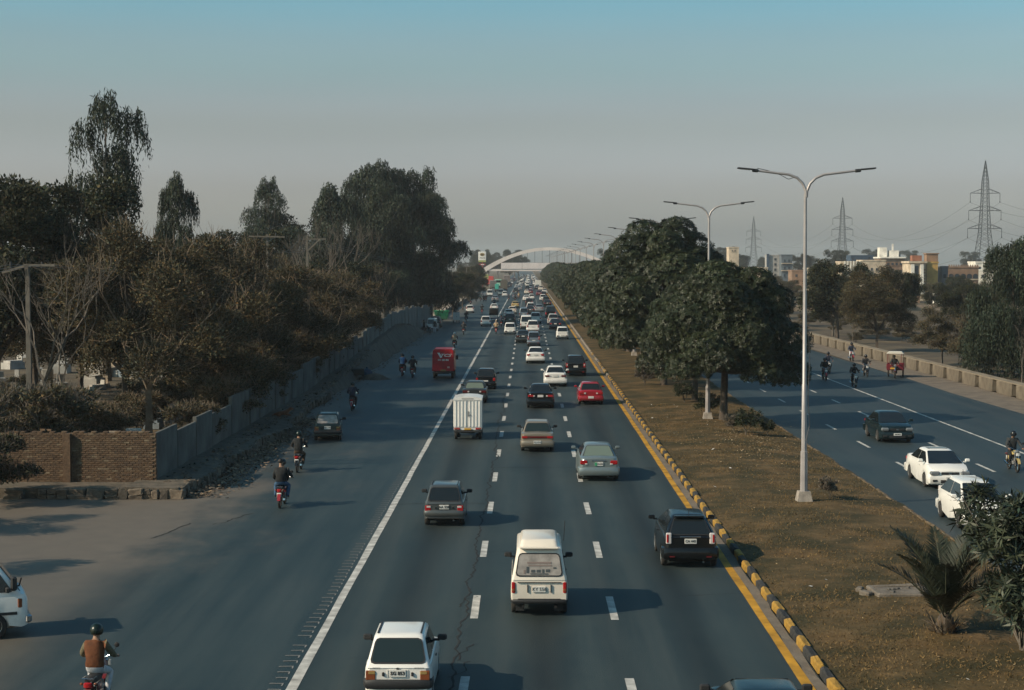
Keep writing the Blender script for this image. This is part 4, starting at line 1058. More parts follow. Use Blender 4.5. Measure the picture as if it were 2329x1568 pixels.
# --- broad bushy tree with small leaves; sparse and twiggy when bare > 0
def twigs(segs, p, d, L, r, depth, rnd, spread=.6, up=.15):
    pts = [Vector(p)]; q = Vector(d).normalized()
    for k in range(3):
        q = (q + Vector((rnd.uniform(-.25, .25), rnd.uniform(-.25, .25), rnd.uniform(-.15, .25) + up * .3))).normalized(); pts.append(pts[-1] + q * L / 3)
    segs.append((pts, [r, r * .85, r * .7, r * .55]))
    if depth > 0:
        for k in range(rnd.choice((2, 3, 3))):
            dd = (q + Vector((rnd.uniform(-1, 1), rnd.uniform(-1, 1), rnd.uniform(-.6, .9))) * spread).normalized()
            twigs(segs, pts[-1 if k < 2 else 2], dd, L * rnd.uniform(.6, .85), r * .58, depth - 1, rnd, spread, up)
def bushy_tree(seed, h, r, nleaf, leafmat, leaf=.12, trunk=.25, bare=0, base=.22, flat=1.0, lean=(0, 0), limbs=5):
    rnd = random.Random(seed); random.seed(seed)
    segs = []; fork = Vector((lean[0] * .4, lean[1] * .4, h * base))
    segs.append((bend((0, 0, -.1), fork, 4, .08), [trunk, trunk * .85, trunk * .78, trunk * .72, trunk * .66]))
    blobs = []
    for k in range(limbs):
        a = 6.28 * k / limbs + rnd.uniform(-.4, .4); e = rnd.uniform(.5, 1.25)
        tip = Vector((lean[0] + math.cos(a) * r * .62 * math.cos(e) * 1.4, lean[1] + math.sin(a) * r * .62 * math.cos(e) * 1.4, h * (.40 + .36 * math.sin(e) * flat)))
        pts = bend(fork, tip, 5, .22); segs.append((pts, [trunk * .5, trunk * .4, trunk * .32, trunk * .24, trunk * .18, trunk * .12]))
        for j in (2, 3, 4, 5):
            dd = (pts[min(j + 1, 5)] - pts[j - 1]).normalized() + Vector((rnd.uniform(-.8, .8), rnd.uniform(-.8, .8), rnd.uniform(-.1, .8)))
            twigs(segs, pts[j], dd, r * .22, trunk * .10, 3 if bare > 1 else 2, rnd)
    for k in range(30):
        a = rnd.uniform(0, 6.28); q = rnd.uniform(.25, .86); z = rnd.uniform(.34, .9)
        blobs.append(((lean[0] + math.cos(a) * r * q, lean[1] + math.sin(a) * r * q, h * z * (1 - .12 * q)), (r * rnd.uniform(.16, .36), r * rnd.uniform(.16, .36), h * rnd.uniform(.06, .13))))
    p, n, idx = in_blobs(blobs, nleaf, .05, 1.15 if bare else 1.05)
    N = len(p); d = unit(n * .5 + rng.normal(0, .8, (N, 3)))
    V, F, TT = leaf_arrays(p, d, leaf * rng.uniform(.6, 1.5, N), leaf * .5 * rng.uniform(.6, 1.4, N), tints(N, 1.0, .35, .16, idx))
    if bare:                                      # fine dry twigs standing out of the crown
        q, m, _ = in_blobs(blobs, 900, .75)
        for a, n_ in zip(q[:700], m[:700]):
            a = Vector(a); n_ = Vector(n_); d2 = (n_ + Vector((rnd.uniform(-.6, .6), rnd.uniform(-.6, .6), rnd.uniform(-.2, .6)))).normalized()
            segs.append(([a - d2 * r * .12, a + d2 * r * .04, a + (d2 + Vector((rnd.uniform(-.4, .4), rnd.uniform(-.4, .4), .2))) * r * .13], [.020, .014, .006]))
    return quads('crown', V, F, leafmat, tint=TT), limb_mesh('trunk', segs, 3 if bare else 5)
def bare_tree(seed, h, trunk=.16, spread=.65, depth=4, lean=(0, 0)):
    rnd = random.Random(seed); random.seed(seed); segs = []
    pts = bend((0, 0, -.1), (lean[0], lean[1], h * .42), 5, .12); segs.append((pts, [trunk, trunk * .9, trunk * .8, trunk * .7, trunk * .6, trunk * .55]))
    for k in range(4): twigs(segs, pts[-1 if k < 3 else 3], Vector((rnd.uniform(-.9, .9), rnd.uniform(-.5, .5), 1)), h * .26, trunk * .42, depth, rnd, spread)
    return limb_mesh('trunk', segs, 4)

def plant_tree(name, label, proto, loc, rz=0.0, s=1.0, group=None, bark=BARK, cat='tree', leafm=None):
    t = thing(name, label, cat, loc, rz, group, s)
    crown, trunk = proto
    ob('trunk', trunk, t, [bark])
    if crown is not None:
        o = ob('crown', crown, t)
        if leafm: o.material_slots[0].link = 'OBJECT'; o.material_slots[0].material = leafm
    return t

DOMES = [dome_tree(1, 5.0, 2.0, 9.5, 23000, .19), dome_tree(2, 5.2, 2.4, 11.4, 21000, .21), dome_tree(3, 5.0, 1.9, 9.4, 12000, .29)]
dome_words = {0: 'round dense dark green tree standing nearest in the median, thick trunk in full view', 1: 'dense median tree just behind the nearest one, trunk beside the white lamp pole', 2: 'tallest domed dark green tree of the median row'}
MT = [(11.15, 94.8, 0, .93, .3), (10.9, 108.5, 0, .80, 1.1), (10.0, 122, 1, 1.07, 2.0), (10.4, 135, 0, .97, 4.0), (10.2, 145, 2, .98, 5.0), (10.9, 157, 1, .90, .6), (10.3, 169, 0, .95, 2.6), (10.8, 182, 2, 1.02, 3.3)]
yy = 195
while yy < 760:
    mv = random.choice((0, 1, 2, 2)); MT.append((10.5 + random.uniform(-.5, .5), yy, mv, random.uniform(.76, .86) if mv == 1 else random.uniform(.82, 1.0), random.uniform(0, 6.28))); yy += random.uniform(10, 14) if yy < 420 else random.uniform(15, 22)
for k, w_ in enumerate('fourth fifth sixth seventh eighth ninth tenth eleventh twelfth'.split()): dome_words[k + 3] = w_ + ' dense green tree of the median row, counted from the nearest trunk'
for k, (x, y, v, s, rz) in enumerate(MT):
    plant_tree('median_tree', dome_words.get(k, 'dense dark green tree in the long median row, %s' % ('well beyond the twelfth' if y < 430 else 'small and far towards the footbridge')), DOMES[v], (x, y, med_z(x) - .03), rz, s, 'dense round trees along the median')

EUC = [strand_tree(21, 21, 4.8, 2300, .30, 1.0, .40), strand_tree(22, 20, 5.6, 5200, .17, 1.2, .42, (.9, 2.2), nblob=24), strand_tree(23, 17, 4.6, 3400, .15, 1.1, .42), strand_tree(24, 20, 5.0, 4400, .16, 1.15, .42, (.9, 2.2), nblob=22)]
WIL = strand_tree(31, 10.5, 4.0, 6500, .12, 1.2, .27, (1.2, 3.2))
BRN = [bushy_tree(41, 11.5, 5.4, 60000, LEAF_BROWN, .16, .27, 1), bushy_tree(42, 9.5, 4.8, 48000, LEAF_BROWN, .16, .24, 1), bushy_tree(43, 7.5, 4.0, 30000, LEAF_BROWN, .16, .2, 1)]
OLV = [bushy_tree(51, 15, 5.8, 42000, LEAF_OLIVE, .26, .34, 0), bushy_tree(52, 11.5, 4.6, 30000, LEAF_OLIVE, .25, .28, 0)]
SCR = bushy_tree(61, 3.4, 2.3, 9000, LEAF_OLIVE, .15, .07, 1, .1, limbs=6)
BAR = [bare_tree(71, 9.5, .19, .7, 4, (-1.2, .3)), bare_tree(72, 11, .2, .55, 4, (.6, 0)), bare_tree(73, 8, .13, .7, 4)]

def D(px, d): return (at_depth(px, d), d, .1)
g = 'cemetery trees behind the wall'
plant_tree('eucalyptus_tree', 'very tall slender eucalyptus rising highest at the left', EUC[0], D(240, 128), .4, (.82, .82, 1.03), g, BARK_GREY)
plant_tree('bushy_tree', 'tall dark bushy tree at the left edge with feathery top', OLV[0], D(70, 104), 1.0, 1.06, g)
plant_tree('bushy_tree', 'dark bushy tree cut by the left frame edge', OLV[0], D(-15, 95), 2.2, 1.0, g)
plant_tree('bushy_tree', 'dark rounded tree below the tallest eucalyptus', OLV[1], D(285, 124), 3.0, 1.0, g)
plant_tree('bushy_tree', 'dark tree filling the gap left of the brown thicket', OLV[1], D(180, 118), 4.4, 1.0, g)
plant_tree('eucalyptus_tree', 'short-topped eucalyptus with two round heads above the brown trees', EUC[2], D(396, 150), .9, (.55, .55, .97), g, BARK_GREY)
plant_tree('acacia_tree', 'largest dry brown acacia sprawling behind the concrete wall', BRN[0], (-19.6, 86, .1), .4, 1.0, g, BARK_PALE)
plant_tree('acacia_tree', 'dry brown acacia with pale branches behind the first wall panels', BRN[1], (-18.2, 97, .1), 2.0, 1.08, g, BARK_PALE)
plant_tree('acacia_tree', 'dry brown acacia behind the middle of the concrete wall', BRN[0], (-19.5, 112, .1), 3.6, .96, g, BARK_PALE)
plant_tree('acacia_tree', 'low round brown acacia before the eucalyptus group', BRN[1], (-18.0, 140, .3), 5.0, .96, g, BARK_PALE)
plant_tree('acacia_tree', 'brown acacia left of the two utility poles', BRN[1], D(470, 120), 1.2, 1.12, g, BARK_PALE)
plant_tree('acacia_tree', 'brown thicket tree at the far left behind the bare tree', BRN[1], D(110, 112), .2, 1.0, g, BARK_PALE)
plant_tree('acacia_tree', 'small brown tree overhanging the concrete wall near its stone plinth', BRN[2], (-16.6, 93, .1), .2, .9, g, BARK_PALE)
plant_tree('acacia_tree', 'small brown tree leaning over the wall before the bank', BRN[2], (-17.0, 122, .2), 2.9, 1.05, g, BARK_PALE)
plant_tree('acacia_tree', 'brown bushy tree at the end of the bank under the eucalyptus', BRN[2], (-18.2, 162, .6), 1.9, 1.1, g, BARK_PALE)
plant_tree('acacia_tree', 'brown tree between the utility poles and the tall group', BRN[0], D(600, 165), .9, .95, g, BARK_PALE)
plant_tree('eucalyptus_tree', 'slim pale eucalyptus standing alone at the left of the tall group', EUC[0], D(612, 232), 2.1, .98, g, BARK_GREY)
plant_tree('bushy_tree', 'dark rounded tree beside the slim pale eucalyptus', OLV[0], D(672, 238), .2, 1.2, g)
plant_tree('eucalyptus_tree', 'eucalyptus with shaggy crown left of the pointed one', EUC[2], D(752, 226), .2, 1.12, g, BARK_GREY)
plant_tree('eucalyptus_tree', 'pointed eucalyptus rising highest in the roadside group', EUC[3], D(838, 252), 1.2, 1.19, g, BARK_GREY)
plant_tree('eucalyptus_tree', 'broadest eucalyptus of the group, overhanging the service lane', EUC[1], (-17.6, 258, .1), 3.9, 1.16, g, BARK_GREY)
plant_tree('eucalyptus_tree', 'dark drooping eucalyptus at the road end of the group', EUC[1], (-16.4, 280, .1), 5.4, 1.02, g, BARK_GREY)
plant_tree('eucalyptus_tree', 'eucalyptus filling the middle of the roadside group', EUC[3], (-20.6, 246, .1), 2.4, 1.06, g, BARK_GREY)
plant_tree('bare_tree', 'leafless crooked tree behind the brick wall at far left', (None, BAR[0]), D(150, 73), 0.0, .95, g, BARK_GREY)
plant_tree('bare_tree', 'grey leafless tree standing before the eucalyptus group', (None, BAR[1]), D(760, 185), .8, 1.15, g, BARK_GREY)
plant_tree('bare_tree', 'second grey leafless tree right of the braced utility pole', (None, BAR[1]), D(722, 176), 2.8, 1.05, g, BARK_GREY)
plant_tree('bare_tree', 'pale leaning trunk catching the sun at the foot of the eucalyptus group', (None, BAR[2]), D(862, 178), 1.0, 1.0, g, BARK_PALE)
plant_tree('acacia_tree', 'dense brown acacia between the eucalyptus and the wall', BRN[0], (-24.0, 99, .1), 5.1, 1.0, g, BARK_PALE)
plant_tree('acacia_tree', 'brown acacia in the second row behind the wall panels', BRN[0], (-23.5, 126, .1), 1.3, .95, g, BARK_PALE)
plant_tree('acacia_tree', 'brown acacia just left of the first bank panels', BRN[1], (-18.6, 128, .3), .3, .98, g, BARK_PALE)
plant_tree('bushy_tree', 'olive tree closing the gap behind the bank', OLV[1], (-20.5, 176, .8), .3, .9, g)
plant_tree('bushy_tree', 'olive tree under the pointed eucalyptus', OLV[1], (-21.5, 200, .8), 2.3, .9, g)
for k in range(15):
    d = random.uniform(150, 330); px = random.uniform(-30, 700); x = at_depth(px, d)
    if x > -24: continue
    plant_tree('background_tree', 'dark tree deep in the cemetery behind the nearer trees', random.choice(OLV + [BRN[0]]), (x, d, .1), random.uniform(0, 6), random.uniform(.7, .95), g)
for k in range(9):
    d = random.uniform(84, 130); x = random.uniform(-34, -16.6)
    plant_tree('scrub_bush', 'low olive scrub bush between the gravestones', SCR, (x, d, .1), random.uniform(0, 6), random.uniform(.5, .8), 'scrub bushes in the cemetery', BARK_GREY, 'bush')
for k in range(16):
    d = random.uniform(69.5, 92); x = random.uniform(-31, -17.0)
    plant_tree('scrub_bush', 'tangled dry scrub bush just behind the brick wall', SCR, (x, d, .1), random.uniform(0, 6), random.uniform(.55, .95), 'dry scrub behind the brick wall', BARK_PALE, 'bush', LEAF_BROWN)
for k, (d, x) in enumerate(((80, -15.9), (88, -16.2), (101, -16.0), (109, -16.4), (117, -16.1), (134, -16.3), (147, -16.6))):
    plant_tree('scrub_bush', 'dry bush spilling over the top of the concrete wall', SCR, (x, d, .3), k * 1.3, random.uniform(.7, .95), 'dry bushes leaning over the concrete wall', BARK_PALE, 'bush', LEAF_BROWN)
plant_tree('overhanging_bush', 'leafy dark bush hanging into view before the left end of the brick wall', SCR, (-20.4, 62.8, .0), 1.2, .9, None, BARK, 'bush')
plant_tree('overhanging_bush', 'feathery dry bush above the left end of the brick wall', SCR, (-20.9, 69, .3), 3.2, 1.25, None, BARK_GREY, 'bush', LEAF_BROWN)
# trees outside the left edge whose shadows fall across the dusty corner
plant_tree('corner_tree', 'bushy tree left of the view shading the dusty corner', OLV[1], (-27.5, 45.5, 0), .4, .8)
plant_tree('corner_tree', 'smaller bushy tree left of the view at the side road', BRN[2], (-24.5, 55.5, 0), 1.4, .75, None, BARK_PALE)

# left verge far along, and the horizon
for k, (px, d, v, s) in enumerate(((1030, 300, 0, .8), (1052, 335, 1, .78), (1042, 360, 0, .75), (1066, 400, 1, .85), (1074, 450, 0, .9), (1058, 480, 1, 1.0))):
    plant_tree('verge_tree', 'dusty tree on the left verge beyond the eucalyptus group', (OLV[1], BRN[1])[v], D(px, d), k, s, 'dusty trees along the far left verge')
for k in range(46):
    px = random.choice((random.uniform(1040, 1190), random.uniform(900, 1200), random.uniform(1600, 2400), random.uniform(1380, 1760))); d = random.uniform(820, 1500)
    plant_tree('horizon_tree', 'hazy blue-grey tree on the horizon %s' % ('left of the footbridge arch' if px < 1100 else ('behind the footbridge' if px < 1400 else ('behind the median trees' if px < 1660 else 'behind the right-hand rooftops'))), random.choice((OLV[0], OLV[1])), D(px, d), k, random.uniform(1.0, 1.5), 'hazy trees on the horizon')

# right of the barrier
g = 'trees beyond the barrier'
plant_tree('roadside_tree', 'bushy green tree with feathery top left of the brown one beyond the barrier', OLV[1], (37.6, 203, 0), .7, .98, g)
plant_tree('roadside_tree', 'brown tree with leaning forked trunk beyond the barrier', BRN[0], (36.4, 174, 0), 1.7, .80, g, BARK)
plant_tree('weeping_tree', 'dark weeping tree at the right beyond the barrier', WIL, (38.9, 134, 0), .2, (.88, .88, 1.02), g)
plant_tree('weeping_tree', 'second dark weeping tree cut by the right frame edge', WIL, (43.4, 131, 0), 2.2, (.85, .85, .9), g)
plant_tree('roadside_tree', 'low brown tree between the leaning one and the weeping tree', BRN[2], (37.2, 150, 0), 2.7, .74, g, BARK_GREY)
plant_tree('roadside_tree', 'brown thicket tree left of the weeping tree trunk', BRN[2], (38.0, 141, 0), .7, .72, g, BARK_GREY)
plant_tree('bare_tree', 'thin leafless tree just beyond the barrier', (None, BAR[2]), (36.2, 186, 0), .4, .55, g, BARK_GREY)
plant_tree('bare_tree', 'thin leafless sapling at the right beyond the barrier', (None, BAR[2]), (37.6, 127, 0), 1.4, .5, g, BARK_GREY)
for k in range(40):
    d = random.uniform(205, 400); px = random.uniform(1690, 2360)
    fi = random.randrange(3)
    plant_tree('field_tree', '%s tree across the field, %s the rooftops' % (('olive green', 'broad dry brown', 'low dry brown')[fi], 'well before' if d < 300 else 'close to'), (OLV[1], BRN[1], BRN[2])[fi], (at_depth(px, d), d, 0), k, random.uniform(.55, .85), 'trees across the field', BARK_GREY)
for k in range(14):
    d = random.uniform(140, 260); x = random.uniform(35.6, 46)
    plant_tree('scrub_bush', 'dry scrub bush in the field beyond the barrier', SCR, (x, d, 0), k, random.uniform(.35, .75), 'scrub bushes beyond the barrier', BARK_GREY, 'bush', LEAF_BROWN)

# ------------------------------------------------------------------ median shrubs, palm and oleander
SHR = bushy_tree(81, 1.5, .85, 2600, LEAF_DARK, .10, .05, 0, .12, limbs=5)
SHR2 = bushy_tree(82, 1.1, .55, 900, LEAF_BROWN, .07, .03, 1, .12, limbs=5)
for lb, x, y, s, pr in (('green shrub at the foot of the nearest median tree', 11.35, 86.5, 1.0, SHR), ('twiggy shrub beside the trunk of the nearest median tree', 10.9, 88.0, .95, SHR2), ('small green shrub right of the nearest median tree', 12.55, 87.0, .62, SHR), ('dark shrub at the foot of the second median trunk', 10.55, 97.0, 1.0, SHR), ('small shrub left of the second median trunk', 10.1, 107.0, .95, SHR), ('pale twiggy shrub under the left of the median crowns', 8.6, 122.0, 1.4, SHR2), ('thin wiry weed beside the nearest lamp plinth', 11.5, 63.2, .8, SHR2)):
    plant_tree('shrub', lb, pr, (x, y, med_z(x) - .03), random.uniform(0, 6), s, 'median shrubs', BARK_GREY, 'shrub')

def palm():
    random.seed(5); C, Dd, LN, WD, T, UP = [], [], [], [], [], []; ribs = []
    for k in range(17):
        a = k * 2.4 + random.uniform(-.3, .3); e = R(random.uniform(60, 84)) if k < 11 else R(random.uniform(30, 58)); L = random.uniform(1.9, 2.7)
        p = Vector((0, 0, .35)); d = Vector((math.cos(a) * math.cos(e), math.sin(a) * math.cos(e), math.sin(e))); pts = [p.copy()]
        for i in range(12):
            d = (d + Vector((math.cos(a), math.sin(a), -1.0)) * .035 * (i / 5)).normalized(); p = p + d * L / 12; pts.append(p.copy())
        ribs.append((pts, [.022 * (1 - i / 14) + .003 for i in range(13)]))
        side = d.cross(Vector((0, 0, 1))).normalized()
        for i in range(3, 13):
            q = i / 12; dd = (pts[i] - pts[i - 1]).normalized(); n = side.cross(dd)
            for j in range(5):
                c = pts[i - 1].lerp(pts[i], j / 5)
                for s in (-1, 1):
                    v = (dd * .75 + side * s * .8 + n * random.uniform(.05, .45) + Vector((0, 0, random.uniform(-.12, .05)))).normalized()
                    C.append(c); Dd.append(v); LN.append(.50 * math.sin(math.pi * min(.96, .16 + q * .8)) + .06); WD.append(.040); e_ = random.uniform(.7, 1.25); T.append((e_, e_, e_)); UP.append(n)
    V, F, TT = leaf_arrays(np.array(C), np.array(Dd), np.array(LN), np.array(WD), np.array(T), unit(np.array(UP, float)))
    st = MB(); st.loft([[(r * math.cos(t), r * math.sin(t), z) for t in (6.283 * k / 8 for k in range(8))] for z, r in ((-.1, .22), (.15, .26), (.4, .18), (.6, .06))])
    return quads('fronds', V, F, LEAF_PALM, tint=TT), limb_mesh('rachis', ribs, 4), st.mesh('stump')
pf, pr_, ps = palm()
pp = G(2150, 1440, .2)
t = thing('date_palm', 'young date palm with stiff feathery fronds in the median foreground', 'palm', (pp.x, pp.y, .18), .5, None, 1.0)
ob('fronds', pf, t); ob('rachis', pr_, t, [mat('palm_rib', (.05, .055, .03), .7)]); ob('stump', ps, t, [BARK])
V, F, T = [], [], []
for k in range(110):                            # dry sheaths round the base
    a = random.uniform(0, 6.28); L = random.uniform(.2, .5); e = random.uniform(.3, 1.3); c = Vector((math.cos(a) * .22, math.sin(a) * .22, random.uniform(0, .2))); d = Vector((math.cos(a) * math.cos(e), math.sin(a) * math.cos(e), math.sin(e))) * L; s = Vector((-math.sin(a), math.cos(a), 0)) * .03
    k0 = len(V); V += [c - s, c + s, c + d + s * .3, c + d - s * .3]; F.append((k0, k0 + 1, k0 + 2, k0 + 3)); q = random.choice(BROWNS); T += [(*q, 1)] * 4
ob('dry_sheaths', quads('dry_sheaths', V, F, MATS['litter'], tint=T), t)

def oleander(seed, h, r, nwh):
    random.seed(seed); segs = []; P, N_ = [], []
    for k in range(22):
        a = random.uniform(0, 6.28); tip = Vector((math.cos(a) * r * random.uniform(.2, 1), math.sin(a) * r * random.uniform(.2, 1), h * random.uniform(.45, 1.0)))
        segs.append((bend((random.uniform(-.1, .1), random.uniform(-.1, .1), 0), tip, 5, .2, .2), [.03, .026, .022, .018, .012, .008]))
    blobs = [((math.cos(a) * r * q, math.sin(a) * r * q, h * z), r * random.uniform(.28, .42)) for a, q, z in ((random.uniform(0, 6.28), random.uniform(.1, .75), random.uniform(.25, .88)) for _ in range(18))]
    p, n, idx = in_blobs(blobs, nwh, .35); N = len(p)
    axis = unit(n * .7 + rng.normal(0, .3, (N, 3)) + np.array([0, 0, .5])); u = unit(np.cross(axis, rng.normal(size=(N, 3)))); w = np.cross(axis, u)
    C, Dd, LN, WD, T, UP = [], [], [], [], [], []; tw = tints(N, 1.0, .22, .1, idx); nl = 9
    for k in range(nl):
        a = 2 * math.pi * k / nl + rng.uniform(-.3, .3, N); rad = u * np.cos(a)[:, None] + w * np.sin(a)[:, None]
        d = unit(rad + axis * rng.uniform(-.1, .9, N)[:, None] + np.array([0, 0, -.12]))
        C.append(p + axis * rng.uniform(-.08, .06, N)[:, None]); Dd.append(d); LN.append(rng.uniform(.22, .40, N)); WD.append(rng.uniform(.045, .07, N)); T.append(tw * rng.uniform(.75, 1.25, (N, 1))); UP.append(axis)
    V, F, TT = leaf_arrays(np.concatenate(C), np.concatenate(Dd), np.concatenate(LN), np.concatenate(WD), np.concatenate(T), np.concatenate(UP))
    return quads('crown', V, F, LEAF_OLE, tint=TT), limb_mesh('trunk', segs, 5)
OLE = oleander(91, 3.8, 1.55, 900)
plant_tree('oleander', 'leafy oleander bush at the lower right hiding the small white car', OLE, (11.45, 38.2, .12), .3, 1.0, None, BARK_GREY, 'bush')
plant_tree('oleander', 'oleander bush cut by the lower right corner', OLE, (11.9, 34.6, .12), 2.3, .85, None, BARK_GREY, 'bush')

# ------------------------------------------------------------------ dry grass, fallen leaves and litter on the median
N = 52000
x = rng.uniform(6.8, 14.0, N); y = 31 + 75 * rng.random(N) ** 1.5
z = np.interp(x, [q[0] for q in prof], [q[1] for q in prof]) - .015
patch = np.sin(x * 1.7 + y * .6) + np.sin(x * .9 - y * .35 + 2) + rng.normal(0, .9, N)
ok = patch > -.9; x, y, z, patch = x[ok], y[ok], z[ok], patch[ok]; N = len(x)
c = np.stack([x, y, z], 1); d = unit(np.stack([rng.normal(0, .7, N), rng.normal(0, .7, N), rng.uniform(.25, 1, N)], 1))
gr_ = np.clip((patch + 1) / 4, 0, 1)[:, None]; dry = np.array([[.160, .096, .036]]); grn = np.array([[.080, .056, .019]])
T = (dry * (1 - gr_) + grn * gr_) * np.exp(rng.normal(0, .3, (N, 1)))
V, F, TT = leaf_arrays(c, d, rng.uniform(.05, .13, N), rng.uniform(.012, .024, N), T)
ob('dry_grass', quads('dry_grass', V, F, mat('grass_blades', (1, 1, 1), .9, tint=True), tint=TT), label='short dry brown grass covering the median', cat='grass', kind='stuff')
V, F, T = [], [], []
scatter_bits(800, lambda: (xx := random.uniform(6.9, 13.9), 33 + 70 * random.random() ** 1.3, med_z(xx) + .03), (.015, .045), [(.30, .20, .10), (.24, .16, .08), (.36, .26, .14)], .3)
scatter_bits(900, lambda: (xx := random.gauss(11.0, 1.3), random.gauss(84, 7), med_z(min(13.9, max(6.9, xx))) + .03), (.03, .06), [(.34, .25, .15), (.26, .18, .10)], .4)
scatter_bits(40, lambda: (xx := random.uniform(7.2, 13.7), random.uniform(35, 110), med_z(xx) + .05), (.04, .09), [(.6, .57, .52)], .5)
ob('fallen_leaves', quads('fallen_leaves', V, F, MATS['litter'], tint=T), label='pale fallen leaves and paper scraps strewn over the median', cat='litter', kind='stuff')
# broken concrete slab beside the palm
p = G(2045, 1350, .2)
t = thing('concrete_slab', 'broken concrete access slab lying in the turf beside the palm', 'slab', (p.x, p.y, .2), .02)
M_SLAB = mat('slab_concrete', (.15, .125, .10), .9, var=.3, vscale=4, bump=.5)
b = MB(); b.rbox((0, 0, .03), (1.15, 1.0, .12), .02); build(b, 'cover', M_SLAB, t)
for (dx, dy, sx, sy, rz) in ((0, .62, 1.5, .14, .02), (0, -.62, 1.45, .16, -.02), (-.68, 0, .16, 1.15, .04), (.7, 0, .16, 1.1, 0), (-.95, -.25, .22, .35, .6), (-1.0, .3, .18, .3, -.4)):
    b = MB(); b.rbox((0, 0, .05), (sx, sy, .17), .03); build(b, 'frame_piece', M_SLAB, t, loc=(dx, dy, 0), rot=(random.uniform(-.05, .05), random.uniform(-.05, .05), rz))
for k in range(7): b = MB(); b.rbox((0, 0, 0), (.1, .07, .06), .015); build(b, 'fragment', mat('fragment', (.10, .09, .08), .9), t, loc=(random.uniform(-.4, .45), random.uniform(-.35, .4), .11), rot=(0, 0, random.uniform(0, 3)))
# ------------------------------------------------------------------ vehicles
M_GLASS = mat('tinted_glass', (.012, .016, .018), .06, spec=.55)
M_GLASSM = mat('clear_glass', (.018, .028, .028), .08, spec=.55)
M_GLASSP = mat('pale_sticker_glass', (.30, .27, .245), .35, spec=.4, var=.25, vscale=6)
M_GLASSG = mat('greenish_glass', (.13, .165, .135), .12, spec=.5)
M_TYRE = mat('tyre_rubber', (.018, .018, .018), .85, dirt=.4, dcol=(.10, .08, .06))
M_RIM = mat('wheel_rim', (.35, .35, .35), .4, .7)
M_BLK = mat('black_plastic', (.022, .022, .023), .6)
M_UNDER = mat('underbody', (.012, .012, .012), .9)
M_RED = mat('tail_red', (.32, .008, .010), .25, spec=.6)
M_REDL = mat('brake_lit', (.7, .03, .03), .25, emit=1.2)
M_AMB = mat('lamp_amber', (.20, .055, .018), .3, spec=.6)
M_CLR = mat('lamp_clear', (.55, .50, .48), .15, spec=.7)
M_CHR = mat('chrome', (.6, .6, .6), .15, 1.0)
M_PLATE = mat('number_plate', (.62, .60, .56), .5)
M_PLATEY = mat('number_plate_yellow', (.55, .30, .04), .5)
M_PLATEG = mat('number_plate_green', (.05, .30, .14), .5)
M_INK = mat('plate_ink', (.03, .03, .03), .6)
def paint(n, c, metal=0.0, rough=.32, dirt=.55): return mat('paint_' + n, c, rough, metal, .4, .12 if sum(c) < .1 else .5, dirt=dirt, dcol=(.20, .16, .12))
PNT = {'white': paint('white', (.78, .75, .70)), 'cream': paint('cream', (.74, .66, .56)), 'offwhite': paint('offwhite', (.66, .63, .58)), 'silver': paint('silver', (.36, .37, .37), .5), 'silverblue': paint('silverblue', (.24, .29, .33), .5), 'steel': paint('steel', (.22, .26, .26), .5), 'grey': paint('grey', (.085, .095, .095), .4), 'dgrey': paint('dgrey', (.045, .05, .05), .4), 'black': paint('black', (.006, .007, .008), 0, .22, .03), 'navy': paint('navy', (.008, .015, .024), .0, .25, .1), 'teal': paint('teal', (.007, .016, .019), .0, .22, .05), 'dgreen': paint('dgreen', (.035, .055, .048), .3), 'olive': paint('olive', (.07, .078, .062), .3), 'beige': paint('beige', (.27, .225, .17), .4), 'red': paint('red', (.30, .010, .018), 0, .25, .25), 'tcsred': paint('tcsred', (.42, .008, .016), 0, .35, .35), 'maroon': paint('maroon', (.14, .012, .02), 0, .3), 'yellow': paint('yellow', (.45, .33, .12)), 'blue': paint('blue', (.03, .07, .16), .2)}

